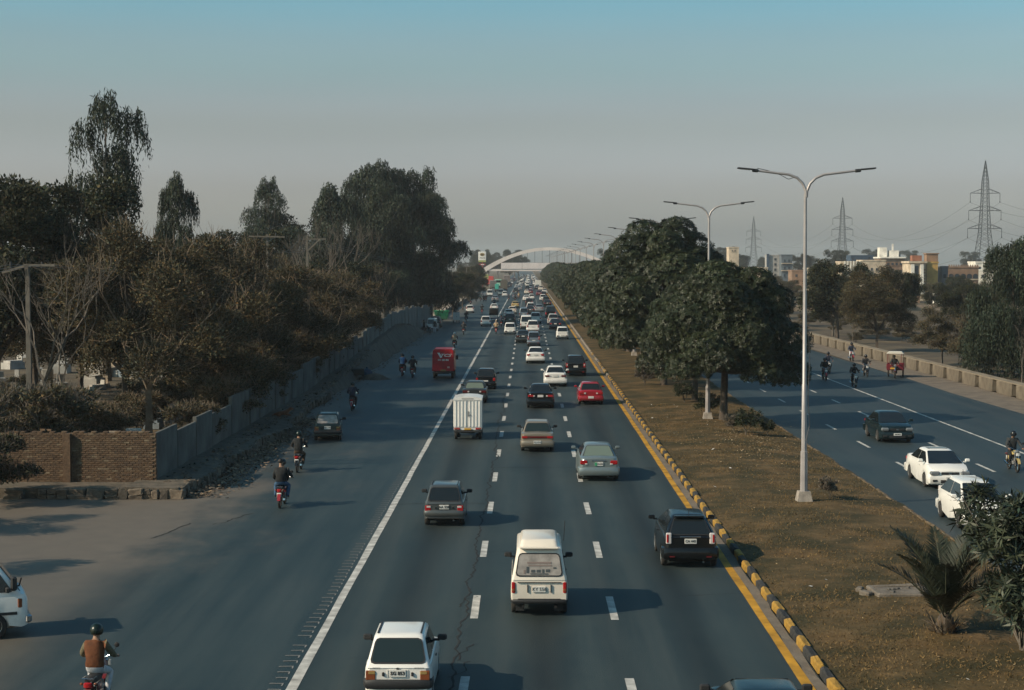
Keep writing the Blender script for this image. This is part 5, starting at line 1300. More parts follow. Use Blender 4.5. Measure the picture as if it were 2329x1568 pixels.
def arch(y, yw, r):
    d = abs(y - yw); return math.sqrt(max(0.0, r * r - d * d))
SPEC = {
 'mehran': dict(L=3.3, W=1.42, H=1.41, gc=.2, belt=.86, nose=.70, ro=.55, wb=2.17, wr=.265, cab=(.03, .40, 1.80, 2.42), rw=.52, bw=.645, bump=(.36, .56, 'blk'), lights='corner', plz=.69, strips=True, win=(.05, .09, .06, .09)),
 'hatch': dict(round=1.4, L=3.5, W=1.5, H=1.48, gc=.19, belt=.93, nose=.78, ro=.55, wb=2.36, wr=.28, cab=(.02, .30, 2.05, 2.75), rw=.56, bw=.69, bump=(.33, .58, 'paint'), lights='lowside', plz=.60, win=(.05, .1, .07, .1)),
 'fit': dict(L=3.9, W=1.69, H=1.52, gc=.17, belt=.98, nose=.82, ro=.6, wb=2.5, wr=.30, cab=(.05, .66, 2.25, 3.35), rw=.505, bw=.745, bump=(.28, .62, 'paint'), lights='tallclear', plz=.82, win=(.05, .13, .08, .13), spoiler=True, chrome=True, round=2.0),
 'sedan': dict(round=1.9, L=4.5, W=1.74, H=1.46, gc=.17, belt=.95, deck=1.03, nose=.80, ro=.95, wb=2.65, wr=.31, cab=(.62, 1.42, 2.62, 3.60), rw=.545, bw=.765, bump=(.27, .60, 'paint'), lights='wide', plz=.80, win=(.05, .1, .08, .12)),
 'oldsedan': dict(L=4.15, W=1.62, H=1.37, gc=.18, belt=.90, deck=.95, nose=.76, ro=.85, wb=2.4, wr=.285, cab=(.62, 1.02, 2.45, 3.05), rw=.55, bw=.72, bump=(.30, .58, 'paint'), lights='wide', plz=.50, win=(.05, .09, .07, .1)),
 'civic': dict(round=1.8, L=4.5, W=1.73, H=1.44, gc=.16, belt=.95, deck=1.02, nose=.76, ro=.95, wb=2.62, wr=.31, cab=(.60, 1.42, 2.62, 3.75), rw=.54, bw=.765, bump=(.26, .60, 'paint'), lights='corner2', plz=.74, win=(.05, .1, .08, .12), chrome=True),
 'suv': dict(round=1.5, L=4.1, W=1.74, H=1.66, gc=.22, belt=1.04, nose=.95, ro=.7, wb=2.5, wr=.34, cab=(.03, .34, 2.45, 3.05), rw=.60, bw=.78, bump=(.33, .66, 'paint'), lights='tall', plz=.80, win=(.05, .1, .08, .1)),
 'bolan': dict(L=3.25, W=1.475, H=1.80, gc=.30, belt=1.02, nose=.98, ro=.62, wb=1.84, wr=.275, cab=(.0, .14, 2.62, 3.12), rw=.575, bw=.70, bump=(.34, .46, 'blk'), lights='slim', plz=.72, win=(.06, .11, .14, .11), hiroof=True, seal=True),
 'hiace': dict(L=4.7, W=1.69, H=1.98, gc=.22, belt=1.10, nose=1.02, ro=1.05, wb=2.45, wr=.32, cab=(.0, .14, 3.95, 4.55), rw=.69, bw=.81, bump=(.32, .52, 'blk'), lights='slim', plz=.70, win=(.06, .1, .12, .1)),
 'tinycar': dict(round=1.5, L=3.4, W=1.475, H=1.52, gc=.18, belt=.95, nose=.84, ro=.5, wb=2.4, wr=.28, cab=(.02, .22, 2.15, 2.85), rw=.57, bw=.69, bump=(.30, .56, 'paint'), lights='slots', plz=.50, win=(.05, .1, .08, .1)),
}
def car_parts(kind, front=False, o=None):
    S = dict(SPEC[kind]); S.update(o or {})
    L, W, H, gc, belt, nose = S['L'], S['W'], S['H'], S['gc'], S['belt'], S['nose']
    deck = S.get('deck'); yrb, yrt, ywt, ywb = S['cab']; hw = W / 2
    ra, fa, wr = S['ro'], S['ro'] + S['wb'], S['wr']; ar = wr + .06
    P = []                                        # (name, MB, material key, parent name)
    def part(n, b, m, par=None, smooth=None): P.append((n, b, m, par, smooth)); return b
    # lower body
    van = kind in ('bolan', 'hiace')
    ysn = sorted(set([0, .05, .16] + [ra + ar * q for q in (-1, -.8, -.45, 0, .45, .8, 1)] + [fa + ar * q for q in (-1, -.8, -.45, 0, .45, .8, 1)] + [yrb + .02 if yrb > .2 else .3, ywb, (ywb + L) / 2, L - .16, L - .05, L] + [(ra + fa) / 2]))
    ysn = [y for y in ysn if 0 <= y <= L]
    def ztop(y):
        if deck and y < yrb + .02: return deck - .05 + .05 * min(1, y / .25)
        if y <= ywb: return belt if not deck else max(belt, deck - (y - yrb) * .12)
        q = (y - ywb) / max(.05, L - ywb); return belt + .02 - (belt + .02 - nose) * (q ** 1.6)
    rings = []
    for y in ysn:
        e = min(y, L - y); rd = S.get('round', 1.0); k = 1 - .10 * max(0, 1 - e / .18) ** 2 - .05 * rd * max(0, 1 - e / (.5 * rd)) ** 2
        if van: k = 1 - .05 * max(0, 1 - e / .12) ** 2
        w = hw * k; zt = ztop(y) - (.04 if y in (0, L) else 0); zb = gc + .10 * max(0, 1 - e / .35)
        zl = zb
        for yw in (ra, fa):
            if abs(y - yw) <= ar: zl = max(zl, wr + arch(y, yw, ar))
        zl = min(zl, zt - .2); zm = max(zl + .04, min(zt - .18, gc + .34))
        c4, c5 = (.955, .905) if rd > 1.3 else (.985, .95)
        h = [(0, zb), (w * .74, zb), (w * .985, zl), (w, zm), (w * c4, zt - .13), (w * c5, zt - .025), (w * .80, zt), (0, zt + (.03 if y > ywb or (deck and y < yrb) else 0))]
        ring = [(x, y, z) for x, z in h] + [(-x, y, z) for x, z in reversed(h[1:-1])]
        rings.append(ring)
    b = MB(); b.loft(rings); part('body', b, 'paint', None, 38)
    # greenhouse
    bw, rwd = S['bw'], S['rw']; ze = H - .055
    def plan(y0, y1, w, z, r, w1=None):
        w1 = w if w1 is None else w1
        pts = []
        for cx, cy, a0, ww in ((w - r, y0 + r, 270, w), (w1 - r, y1 - r, 0, w1), (-w1 + r, y1 - r, 90, w1), (-w + r, y0 + r, 180, w)):
            for q in range(4): a = R(a0 + 30 * q); pts.append((cx + r * math.cos(a), cy + r * math.sin(a), z))
        return pts
    zb = belt - .06
    def lp(z): return (z - belt) / (ze - belt)
    def pl(z, ins=0.0, r=.10):
        q = lp(z); r = r * S.get('round', 1.0) ** .8; return plan(yrb + (yrt - yrb) * q + ins, ywb + (ywt - ywb) * q - ins, bw + (rwd - bw) * q - ins, z, r)
    b = MB(); b.loft([pl(zb, 0, .06), pl(belt + .02, 0, .07), pl((belt + ze) / 2, 0, .09), pl(ze, 0, .11), pl(ze + .035, .035, .12), pl(H, .12, .13)])
    part('cabin', b, 'paint', None, 40)
    # panes
    i = S['win']; z0, z1 = belt, ze
    def corner(sx, rear, z):
        q = lp(z); y = (yrb + (yrt - yrb) * q) if rear else (ywb + (ywt - ywb) * q); return (sx * (bw + (rwd - bw) * q), y, z)
    rq = [corner(-1, 1, z0), corner(1, 1, z0), corner(1, 1, z1), corner(-1, 1, z1)]
    gk = S.get('glass', 'glass')
    if S.get('seal', True):
        part('window_seal', MB().panel(rq, .010, tuple(max(.015, q - .035) for q in i), .10, lift=.002), 'blk')
    part('rear_window', MB().panel(rq, .010, i, .08, lift=.008), gk)
    part('windshield', MB().panel([corner(1, 0, z0), corner(-1, 0, z0), corner(-1, 0, z1), corner(1, 0, z1)], .012, (.03, .06, .05, .06), .06), 'glass' if not front else S.get('wglass', 'glass'))
    for sx in (-1, 1):
        def sp(y, z, sx=sx): q = lp(z); return (sx * (bw + (rwd - bw) * q), y, z)
        q1 = lp(z1 - .06); r0, r1 = yrb + .10, yrb + (yrt - yrb) * q1 + .12; f0, f1 = ywb - .16, ywb + (ywt - ywb) * q1 - .10
        n = 3 if kind == 'hiace' else 2; zz0, zz1 = z0 + .035, z1 - .05
        for k in range(n):
            a0, c0 = r0 + (f0 - r0) * k / n + .03, r0 + (f0 - r0) * (k + 1) / n - .03
            a1, c1 = r1 + (f1 - r1) * k / n + .03, r1 + (f1 - r1) * (k + 1) / n - .03
            if k == 0 and not van: a0 += .12
            q = [sp(a0, zz0), sp(c0, zz0), sp(c1, zz1), sp(a1, zz1)] if sx > 0 else [sp(c0, zz0), sp(a0, zz0), sp(a1, zz1), sp(c1, zz1)]
            part('side_window', MB().panel(q, .008, (0, 0, 0, 0), .05), 'glass')
        # door handle and mirror
        b = MB(); b.rbox((sx * (hw - .005), (yrb + ywb) * .62, belt - .13), (.03, .16, .035), .01); part('door_handle', b, 'blk' if kind in ('mehran', 'bolan', 'oldsedan', 'hiace') else 'paint')
        b = MB(); my = ywb - .32; b.rbox((sx * (hw + .10), my, belt + .12), (.20, .11, .13), .035); b.box((sx * (hw - .02), my, belt + .06), (.12, .05, .05)); part('side_mirror', b, S.get('mirror', 'blk'))
    # wheels
    for sx in (-1, 1):
        for yw in (ra, fa):
            b = MB(); c = (sx * (hw - .10), yw, wr); tw = .085
            b.lathe([(-tw, wr * .6), (-tw, wr * .93), (-tw * .75, wr), (tw * .75, wr), (tw, wr * .93), (tw, wr * .6)], c, 'x', 18); part('wheel', b, 'tyre', None, 50)
            b = MB(); b.lathe([(sx * (tw * .95), .001), (sx * (tw * .95), wr * .22), (sx * tw * .7, wr * .3), (sx * (tw * .7), wr * .52), (sx * (tw + .006), wr * .62), (sx * (tw * .5), wr * .62)], c, 'x', 14, cap=False); part('rim', b, 'rim', 'wheel')
    b = MB(); b.box((0, L / 2, gc + .06), (W * .72, L * .86, .14)); part('underbody', b, 'under')
    # rear bumper
    z0b, z1b, bm = S['bump']
    b = MB(); pts = [(-hw * 1.0, .38), (-hw * 1.0, .10), (-hw * .93, -.02), (-hw * .6, -.055), (hw * .6, -.055), (hw * .93, -.02), (hw * 1.0, .10), (hw * 1.0, .38)]
    outer = []
    for z, g in ((z0b, .03), (z0b + .05, 0), (z1b - .03, 0), (z1b, .025)): outer.append([(x * (1 + (.012 - g) / hw), y + g, z) for x, y in pts] + [(hw * .9, .38, z), (-hw * .9, .38, z)])
    b.loft(outer); part('rear_bumper', b, bm, None, 45)
    # tail lamps
    lt = S['lights']
    def lamp(n, x, z, w, h, m, y=-.004, t=.05, r=.03):
        x -= .045 * (S.get('round', 1.0) - 1); t += .05 * (S.get('round', 1.0) - 1)
        for sx in (-1, 1):
            b = MB(); b.rbox((sx * x, y + t / 2 - .02, z), (w, t, h), r); part(n, b, m)
    if lt == 'corner':
        for sx in (-1, 1):
            b = MB(); b.rbox((sx * (hw - .15), .01, .645), (.20, .05, .20), .02); part('tail_light', b, 'amber' if S.get('amb') else 'red')
            b = MB(); b.rbox((sx * (hw - .175), .004, .70), (.15, .05, .075), .012); part('reverse_lamp', b, 'clear' if not S.get('amb') else 'yel', 'tail_light')
            b = MB(); b.rbox((sx * .30, -.01, .67), (.05, .05, .085), .015); part('tailgate_stop', b, 'blk')
        b = MB(); b.rbox((0, -.006, .785), (.06, .04, .045), .008); part('tailgate_lock', b, 'blk')
        for (x, z, w, h) in ((0, .755, .42, .012), (-.21, .68, .012, .15), (.21, .68, .012, .15)):
            b = MB(); b.box((x, -.003, z), (w, .02, h)); part('plate_recess_edge', b, 'paint')
    elif lt == 'corner2':
        lamp('tail_light', hw - .20, .80, .30, .17, 'red'); lamp('reverse_lamp', hw - .30, .74, .12, .07, 'clear', -.012)
    elif lt == 'wide':
        lamp('tail_light', hw - .23, .80 if deck and deck > 1 else .76, .36, .14, S.get('lm', 'red')); lamp('reverse_lamp', hw - .42, .80 if deck and deck > 1 else .76, .12, .10, 'clear', -.012)
    elif lt == 'band':
        b = MB(); b.rbox((0, .0, .74), (W * .88, .05, .10), .02); part('tail_light_band', b, 'dred'); lamp('tail_light', hw - .20, .74, .28, .115, 'red', -.012)
    elif lt == 'tall':
        lamp('tail_light', hw - .14, .90, .17, .34, 'red'); lamp('reverse_lamp', hw - .155, .93, .10, .16, 'clear', -.014); lamp('reflector', hw - .25, .36, .16, .04, 'red', -.07)
    elif lt == 'tallclear':
        lamp('tail_light', hw - .15, .90, .17, .34, 'clear'); lamp('brake_strip', hw - .115, .90, .07, .26, 'red', -.014); lamp('reflector', hw - .25, .36, .16, .04, 'dred', -.07)
    elif lt == 'slim':
        lamp('tail_light', hw - .075, .76, .10, .30, 'red', -.004, .10); lamp('indicator', hw - .075, .70, .085, .10, 'amber', -.012, .10)
    elif lt == 'lowside':
        lamp('tail_light', hw - .11, .74, .16, .22, 'red')
    elif lt == 'slots':
        lamp('tail_light', hw - .19, .45, .26, .085, 'dred', -.075); lamp('lamp_surround', hw - .19, .45, .30, .125, 'blk', -.062)
    b = MB(); b.rbox((0, -.062 if S['plz'] < z1b else -.018, S['plz']), (.36 if kind not in ('bolan', 'mehran') else .34, .025, .15), .01); part('number_plate', b, S.get('plate', 'plate'))
    if S.get('strips'):
        for sx in (-1, 1):
            b = MB(); b.box((sx * (rwd - .07), (yrt + ywt) / 2, H + .002), (.035, ywt - yrt - .28, .018)); part('roof_drip_rail', b, 'blk')
    if S.get('hiroof'):
        b = MB(); y0, y1 = .30, 2.0
        b.loft([plan(y0 - .1, y1 + .25, .50, H - .02, .1), plan(y0, y1 + .08, .47, H + .12, .12), plan(y0 + .1, y1 - .05, .42, H + .16, .1)]); part('raised_roof', b, 'paint', None, 40)
        b = MB(); b.rbox((0, .09, H - .02), (1.0, .12, .05), .02); part('roof_lip', b, 'paint')
        for (x, z, w, h) in ((0, .90, 1.12, .012), (-.3, .74, .02, .2), (.3, .74, .02, .2), (0, .47, 1.1, .012)):
            b = MB(); b.box((x, .012 - .03, z), (w, .03, h)); part('tailgate_seam', b, 'blk')
        for sx in (-1, 1):
            b = MB(); b.box((sx * .5, .35, .2), (.22, .03, .22)); part('mud_flap', b, 'blk')
            b = MB(); b.box((sx * .42, .25, .26), (.07, .5, .07)); part('chassis_rail', b, 'under')
        b = MB(); b.tube([(.69, 2.9, 1.5), (.72, 2.6, 2.1)], .008, 4); part('aerial', b, 'blk')
    if S.get('spoiler'):
        b = MB(); b.rbox((0, yrt - .06, H - .04), (rwd * 1.75, .22, .045), .02); part('spoiler', b, 'paint')
        b = MB(); b.tube([(0, yrt + .08, H), (0, yrt - .1, H + .2)], .008, 4); part('aerial', b, 'blk')
    if S.get('chrome'):
        b = MB(); b.rbox((0, -.012, S['plz'] + .13), (.62, .03, .045), .012); part('trim_bar', b, 'chrome')
    if not van: b = MB(); b.tube([(hw * .45, .15, gc + .04), (hw * .45, -.06, gc + .03)], .028, 8); part('exhaust_pipe', b, 'chrome')
    if front:
        for sx in (-1, 1):
            b = MB(); b.rbox((sx * (hw - .25), L - .05, nose - .10), (.38, .22, .17), .05); part('headlight', b, 'hlamp')
            b = MB(); b.rbox((sx * (hw - .25), L + .035, .36), (.20, .06, .09), .02); part('fog_lamp', b, 'blk')
        b = MB(); b.rbox((0, L - .012, nose - .11), (W * .42, .05, .11), .03); part('grille', b, 'blk')
        b = MB(); b.rbox((0, L + .012, nose - .11), (.12, .02, .07), .02); part('badge', b, 'chrome')
        b = MB(); fr = [(x, L - y, z) for r in () for x, y, z in r]
        outer = []
        for z, g in ((.20, .05), (.26, 0), (.50, 0), (.56, .03)): outer.append([(x * (1 + (.010 - g) / hw), L - y - g, z) for x, y in pts] + [(hw * .9, L - .38, z), (-hw * .9, L - .38, z)])
        b.loft([list(reversed(r)) for r in outer]); part('front_bumper', b, 'paint', None, 45)
        b = MB(); b.rbox((0, L + .056, .33), (W * .46, .04, .13), .015); part('air_intake', b, 'blk')
        b = MB(); b.rbox((0, L + .085, .45), (.40, .02, .13), .01); part('number_plate', b, S.get('plate', 'plate'))
        if S.get('sunroof'): b = MB(); b.rbox((0, (yrt + ywt) / 2 + .1, H - .001), (.8, .5, .02), .005); part('sunroof', b, 'glass')
    return P, S
MK = {'glass': M_GLASS, 'mglass': M_GLASSM, 'pglass': M_GLASSP, 'gglass': M_GLASSG, 'blk': M_BLK, 'tyre': M_TYRE, 'rim': M_RIM, 'under': M_UNDER, 'red': M_RED, 'dred': mat('tail_dark_red', (.10, .008, .008), .25, spec=.6), 'lit': M_REDL, 'amber': M_AMB, 'yel': mat('lamp_yellowed', (.30, .20, .07), .3), 'clear': M_CLR, 'chrome': M_CHR, 'plate': M_PLATE, 'platey': M_PLATEY, 'plateg': M_PLATEG, 'hlamp': mat('headlamp', (.20, .21, .215), .12, .2, .7)}
PC = {}
def proto(kind, front, okey, o):
    key = (kind, front, okey)
    if key not in PC:
        P, S = car_parts(kind, front, o)
        PC[key] = ([(n, b.mesh(n, smooth=sm), mk, par) for n, b, mk, par, sm in P], S, P)
    return PC[key]
LODC = {}
def lod(kind, okey, o):
    key = (kind, okey)
    if key not in LODC:
        _, S, P = proto(kind, False, okey, o); b = MB(); keys = ['paint']
        for n, q, mk, par, sm in P:
            if n in ('door_handle', 'rim', 'tailgate_seam', 'exhaust_pipe', 'plate_recess_edge'): continue
            if mk not in keys: keys.append(mk)
            b.merge(q, keys.index(mk))
        LODC[key] = (b.mesh('car_shell', smooth=38, nslots=len(keys)), keys)
    return LODC[key]
def put_parts(t, parts, pk):
    last = {}
    for n, me, mk, par in parts:
        o = ob(n, me, last.get(par, t) if par else t, [pk if mk == 'paint' else MK[mk]]); last[n] = o
def car(kind, x, y, col, label, name='car', cat='car', yaw=0.0, away=True, okey='', o=None, plate=None, group=None, simple=False, psize=.12):
    """x, y: ground spot under the rear bumper (or the front bumper when it comes towards us)"""
    S = SPEC[kind]; rz = yaw if away else math.pi + yaw
    loc = Vector((x, y, 0))
    if not away: loc += Vector((-math.sin(yaw), math.cos(yaw), 0)) * S['L']
    if simple:
        me, keys = lod(kind, okey, o)
        return ob(name, me, None, [PNT[col] if k == 'paint' else MK[k] for k in keys], loc, (0, 0, rz), label, cat, group)
    t = thing(name, label, cat, loc, rz, group)
    parts, S, _ = proto(kind, not away, okey, o)
    put_parts(t, parts, PNT[col])
    if plate:
        pl_ = [c for c in t.children if c.name.split('.')[0] == 'number_plate'][-1]
        if away: ob('plate_lettering', text_mesh(plate, psize), pl_, [M_INK], (0, -.078 if S['plz'] < S['bump'][1] else -.034, S['plz']), (R(90), 0, 0))
        else: ob('plate_lettering', text_mesh(plate, psize), pl_, [M_INK], (0, S['L'] + .098, .45), (R(90), 0, math.pi))
    return t
gl = 'vehicles driving away on the main carriageway'; gs = 'vehicles on the service lane'; gr = 'vehicles coming towards the camera'
def C(kind, px, py, col, label, **kw):
    p = G(px, py); kw.setdefault('group', gl); S = SPEC[kind]          # px, py is where the near wheels touch
    return car(kind, p.x, p.y - (S['ro'] if kw.get('away', True) else S['L'] - S['ro'] - S['wb']), col, label, **kw)
# near traffic, main carriageway
t = car('mehran', -2.66, 34.0, 'white', 'white old hatchback with black bumper and amber tail lamps, nearest in the left lane', name='hatchback', okey='amb', o=dict(amb=True, glass='mglass'), plate='SG 853', group=gl, psize=.1)
for s, w in ((-1, .16), (1, .2)):
    b = MB(); b.box((s * .44, -.004, .80), (w, .012, .022)); build(b, 'badge', M_INK, t)
t = C('bolan', 1226, 1391, 'cream', 'cream high-roof minivan with stickers across its rear window', name='minivan', cat='minivan', okey='st', o=dict(glass='pglass'), plate='KY 556')
rwn = [c for c in t.children if c.name.startswith('rear_window')][0]
for k, (u, v, w, h) in enumerate(((-.30, 1.22, .06, .16), (-.16, 1.19, .10, .07), (-.02, 1.19, .10, .07), (.10, 1.19, .05, .09), (.22, 1.20, .10, .07), (.40, 1.27, .07, .035), (0, 1.12, .46, .025), (-.38, 1.17, .05, .10), (0, 1.40, .62, .05), (.02, 1.33, .6, .03))):
    b = MB(); b.box((u, .193 * (v - 1.02) - .024, v), (w, .008, h), M=Matrix.Rotation(-.19, 3, 'X')); build(b, 'sticker', mat('sticker_ink', (.06, .07, .075), .6) if k < 7 else mat('sticker_faded', (.22, .17, .15), .6), rwn)
C('mehran', 1012, 1192, 'grey', 'dark grey old hatchback in the left lane behind the crack', name='hatchback', okey='gb', o=dict(bump=(.36, .58, 'paint')), plate='AA 528')
C('fit', 1566, 1284, 'black', 'glossy black hatchback hugging the striped kerb', name='hatchback', okey='ct', o=dict(mirror='paint'), plate='CA 445', psize=.1)
car('sedan', 4.35, 28.15, 'teal', 'dark teal car at the bottom edge, only its roof in view', group=gl)
t = C('civic', 1360, 1088, 'steel', 'silver-green sedan with red wraparound lamps and pale rear glass', okey='gg', o=dict(glass='gglass', mirror='paint'), plate='RLZ 02 6828', psize=.06)
b = MB(); b.box((-.13, -.034, .74), (.1, .008, .14)); build(b, 'plate_strip', M_PLATEG, [c for c in t.children if c.name.startswith('number_plate')][-1])
C('oldsedan', 1222, 1024, 'beige', 'beige boxy sedan with a full-width red lamp band', okey='band', o=dict(lights='band', glass='mglass', H=1.42), plate='RIJ 856')
C('oldsedan', 1080, 914, 'dgrey', 'dark grey boxy sedan half hidden by the white box truck', okey='gg', o=dict(glass='gglass', lm='dred'), plate=None)
C('hatch', 1105, 884, 'black', 'black hatchback with stickers in its rear window corners', name='hatchback')
C('sedan', 1229, 926, 'black', 'black sedan with a white sticker across the rear glass', okey='stk', o=dict(mirror='paint'))
C('oldsedan', 1343, 918, 'red', 'bright red sedan in the kerb lane', okey='redp', o=dict(H=1.40, mirror='paint'))
C('sedan', 1263, 877, 'white', 'white sedan ahead of the black sedan, dark red lamps', okey='dl', o=dict(lm='dred', mirror='paint'))
C('suv', 1309, 854, 'black', 'tall black compact car with clear tail lamps beside the white sedan', okey='pg', o=dict(mirror='paint'))
C('sedan', 1218, 825, 'white', 'white sedan with big red lamps in the middle lane', okey='wc', o=dict(lights='corner2'))
C('hatch', 1214, 786, 'silverblue', 'silver-blue hatchback with tall red lamps in the middle lane', name='hatchback', okey='tl', o=dict(lights='tall', H=1.58))
C('sedan', 1190, 779, 'dgrey', 'dark sedan left of the silver-blue hatchback', okey='dl', o=dict(lm='dred', mirror='paint'))
C('tinycar', 1160, 760, 'white', 'small white hatchback with low lamp slots in the left lane', name='hatchback')
C('suv', 1212, 756, 'white', 'white crossover in front of the dark sedan', name='crossover')
C('tinycar', 1279, 771, 'white', 'small white hatchback with low lamp slots in the kerb lane', name='hatchback')
C('sedan', 1263, 748, 'navy', 'dark navy sedan in the kerb lane ahead of the small white hatchback', okey='wc', o=dict(lights='corner2'))
C('suv', 1258, 738, 'offwhite', 'off-white car tucked in front of the navy sedan')
C('hiace', 1197, 749, 'white', 'white passenger van behind the white crossover', name='van', cat='van')
C('suv', 1218, 734, 'white', 'white multi-seater with a lit red lamp beside the passenger van', okey='lit', o=dict(lights='lowside'))
C('suv', 1160, 737, 'dgreen', 'dark green off-roader in the left lane', name='off_roader')
C('oldsedan', 1157, 721, 'white', 'white boxy sedan just ahead of the dark green off-roader')
C('bolan', 1191, 723, 'silverblue', 'pale blue-grey minivan ahead of the passenger van', name='minivan', cat='minivan', okey='pv', o=dict(hiroof=False))
C('sedan', 1206, 713, 'dgrey', 'dark grey sedan behind the white pickup-like car')
C('suv', 1207, 707, 'white', 'white tall car in the middle lane beyond the grey sedan')
C('sedan', 1226, 709, 'silver', 'silver sedan between the middle and kerb lanes')
t_black = C('hiace', 1252, 722, 'black', 'tall black van with glowing red lamps in the kerb lane', name='van', cat='van', okey='blk', o=dict(W=1.75))
for c in t_black.children:
    if c.name.startswith('tail_light'): c.material_slots[0].material = M_REDL
C('oldsedan', 1165, 713, 'cream', 'cream taxi sedan in the left lane')
C('oldsedan', 1172, 699, 'yellow', 'pale yellow taxi ahead of the cream one')
C('suv', 1203, 695, 'dgrey', 'dark off-roader with high tailgate in the middle lane', simple=True)
C('sedan', 1197, 684, 'white', 'white sedan beside the dark off-roader', simple=True)
C('hatch', 1209, 681, 'white', 'white hatchback half hidden in the middle lane queue', simple=True)
C('suv', 1242, 690, 'dgreen', 'dark green car under the kerb-side queue', simple=True)
C('sedan', 1245, 697, 'black', 'black sedan directly ahead of the tall black van', simple=True)
C('suv', 1235, 684, 'white', 'white crossover beside the dark kerb-side queue', simple=True)
C('hatch', 1237, 674, 'navy', 'small navy car in the kerb-side queue', simple=True)
C('sedan', 1226, 672, 'maroon', 'small maroon car in the kerb-side queue', simple=True)
C('sedan', 1239, 667, 'offwhite', 'small off-white car in the kerb-side queue', simple=True)
C('bolan', 1199, 662, 'black', 'small black minivan in the middle of the far queue', simple=True)
C('sedan', 1199, 668, 'cream', 'small cream car behind the black minivan', simple=True)
C('sedan', 1206, 668, 'maroon', 'small dark red car beside the cream one', simple=True)
C('sedan', 1182, 659, 'silver', 'small silver car on the left of the far queue', simple=True)
C('hatch', 1172, 678, 'silverblue', 'small pale blue car among the far motorbikes', simple=True)
C('hiace', 1173, 668, 'dgrey', 'small dark van on the left of the far queue', simple=True)
# service lane
C('mehran', 748, 1000, 'dgreen', 'old dark green hatchback with pale rear glass on the service lane', name='hatchback', yaw=R(5), okey='fx', o=dict(glass='pglass', amb=True), plate='MN 742', group=gs)
C('hatch', 1105, 741, 'white', 'white hatchback on the service lane beside the edge line', name='hatchback', group=gs)
C('hatch', 1069, 711, 'white', 'white hatchback with rounded back further along the service lane', name='hatchback', okey='r', o=dict(lights='tall'), group=gs)
C('oldsedan', 1124, 706, 'white', 'white taxi sedan ahead of the dark pickup', group=gs)
C('sedan', 1126, 685, 'silver', 'silver sedan far along the service lane', group=gs, simple=True)
C('hiace', 1114, 674, 'white', 'white van far along the service lane', name='van', cat='van', group=gs, simple=True)
C('hiace', 1139, 672, 'cream', 'cream van far along the service lane', name='van', cat='van', group=gs, simple=True)
C('hatch', 1148, 674, 'white', 'small white hatchback beside the cream van', group=gs, simple=True)
C('bolan', 983, 753, 'offwhite', 'parked off-white minivan with two people behind it', name='minivan', cat='minivan', group=gs, okey='pk', o=dict(hiroof=False))
C('suv', 990, 745, 'dgreen', 'dark parked car just in front of the off-white minivan', group=gs)
# oncoming
C('civic', 2148, 1106, 'white', 'white sedan with sunroof coming towards the camera', away=False, okey='sr', o=dict(sunroof=True, mirror='paint', lights='wide'), plate='AB 62', group=gr)
C('sedan', 2032, 1003, 'teal', 'dark teal sedan coming towards the camera', away=False, okey='on', o=dict(mirror='paint'), plate='IDM 4012', psize=.07, group=gr)
C('fit', 2232, 1200, 'white', 'small white car coming towards the camera behind the oleander', away=False, okey='on', o=dict(mirror='paint'), group=gr)
C('sedan', 1716, 840, 'white', 'white car glimpsed through the nearest median tree', away=False, okey='on', o=dict(mirror='paint'), group=gr, simple=False)
# white van entering from the side road
t = car('hiace', -16.85, 39.3, 'white', 'white van nosing in from the side road at the left edge', name='van', cat='van', yaw=R(-68), okey='wv', o=dict(ro=1.45), group=None)
b = MB(); b.rbox((0, 4.72, .46), (1.7, .16, .2), .05); build(b, 'front_bumper', M_CHR, t)
b = MB(); b.rbox((.86, 4.38, 1.35), (.2, .14, .34), .04); b.tube([(.75, 4.35, 1.25), (.9, 4.5, 1.3), (.95, 4.55, 1.5)], .02, 5); build(b, 'cab_mirror', M_BLK, t)
b = MB(); b.rbox((.83, 4.52, .86), (.06, .1, .22), .02); build(b, 'indicator', M_AMB, t)
b = MB(); b.box((.852, 2.4, .62), (.012, 4.1, .07)); build(b, 'side_stripe', M_BLK, t)
# the far queue, too small to tell apart one by one
random.seed(77)
lanes = ((-3.2, 15), (.4, 14), (4.1, 13))
for lx, gap in lanes:
    y = 560 + random.uniform(0, 20)
    while y < 1250:
        kd = random.choice(('sedan', 'hatch', 'sedan', 'suv', 'tinycar', 'hiace', 'bolan')); col = random.choice(('white', 'white', 'white', 'offwhite', 'silver', 'silver', 'dgrey', 'black', 'cream', 'navy', 'beige'))
        tone = 'white' if col in ('white', 'offwhite', 'cream') else ('grey' if col in ('silver', 'beige') else 'dark')
        car(kd, lx + random.uniform(-.8, .8), y, col, 'tiny %s vehicle in the packed queue under the footbridge' % tone, group='packed traffic under the footbridge', simple=True)
        y += gap * random.uniform(.7, 1.6)
for lx in (-7.5, -10.5):
    y = 640
    while y < 1000:
        car(random.choice(('sedan', 'hatch', 'hiace', 'suv')), lx + random.uniform(-.7, .7), y, random.choice(('white', 'silver', 'dgrey', 'maroon', 'white')), 'tiny vehicle at the far end of the service lane', group='distant traffic on the service lane', simple=True)
        y += random.uniform(22, 50)
for x, y in ((16.2, 330), (19.0, 420), (22.0, 520), (16, 610), (19.2, 240)):
    car(random.choice(('sedan', 'hatch')), x, y, random.choice(('white', 'silver')), 'distant car of the opposite road behind the median trees', away=False, group='distant oncoming cars', simple=True)

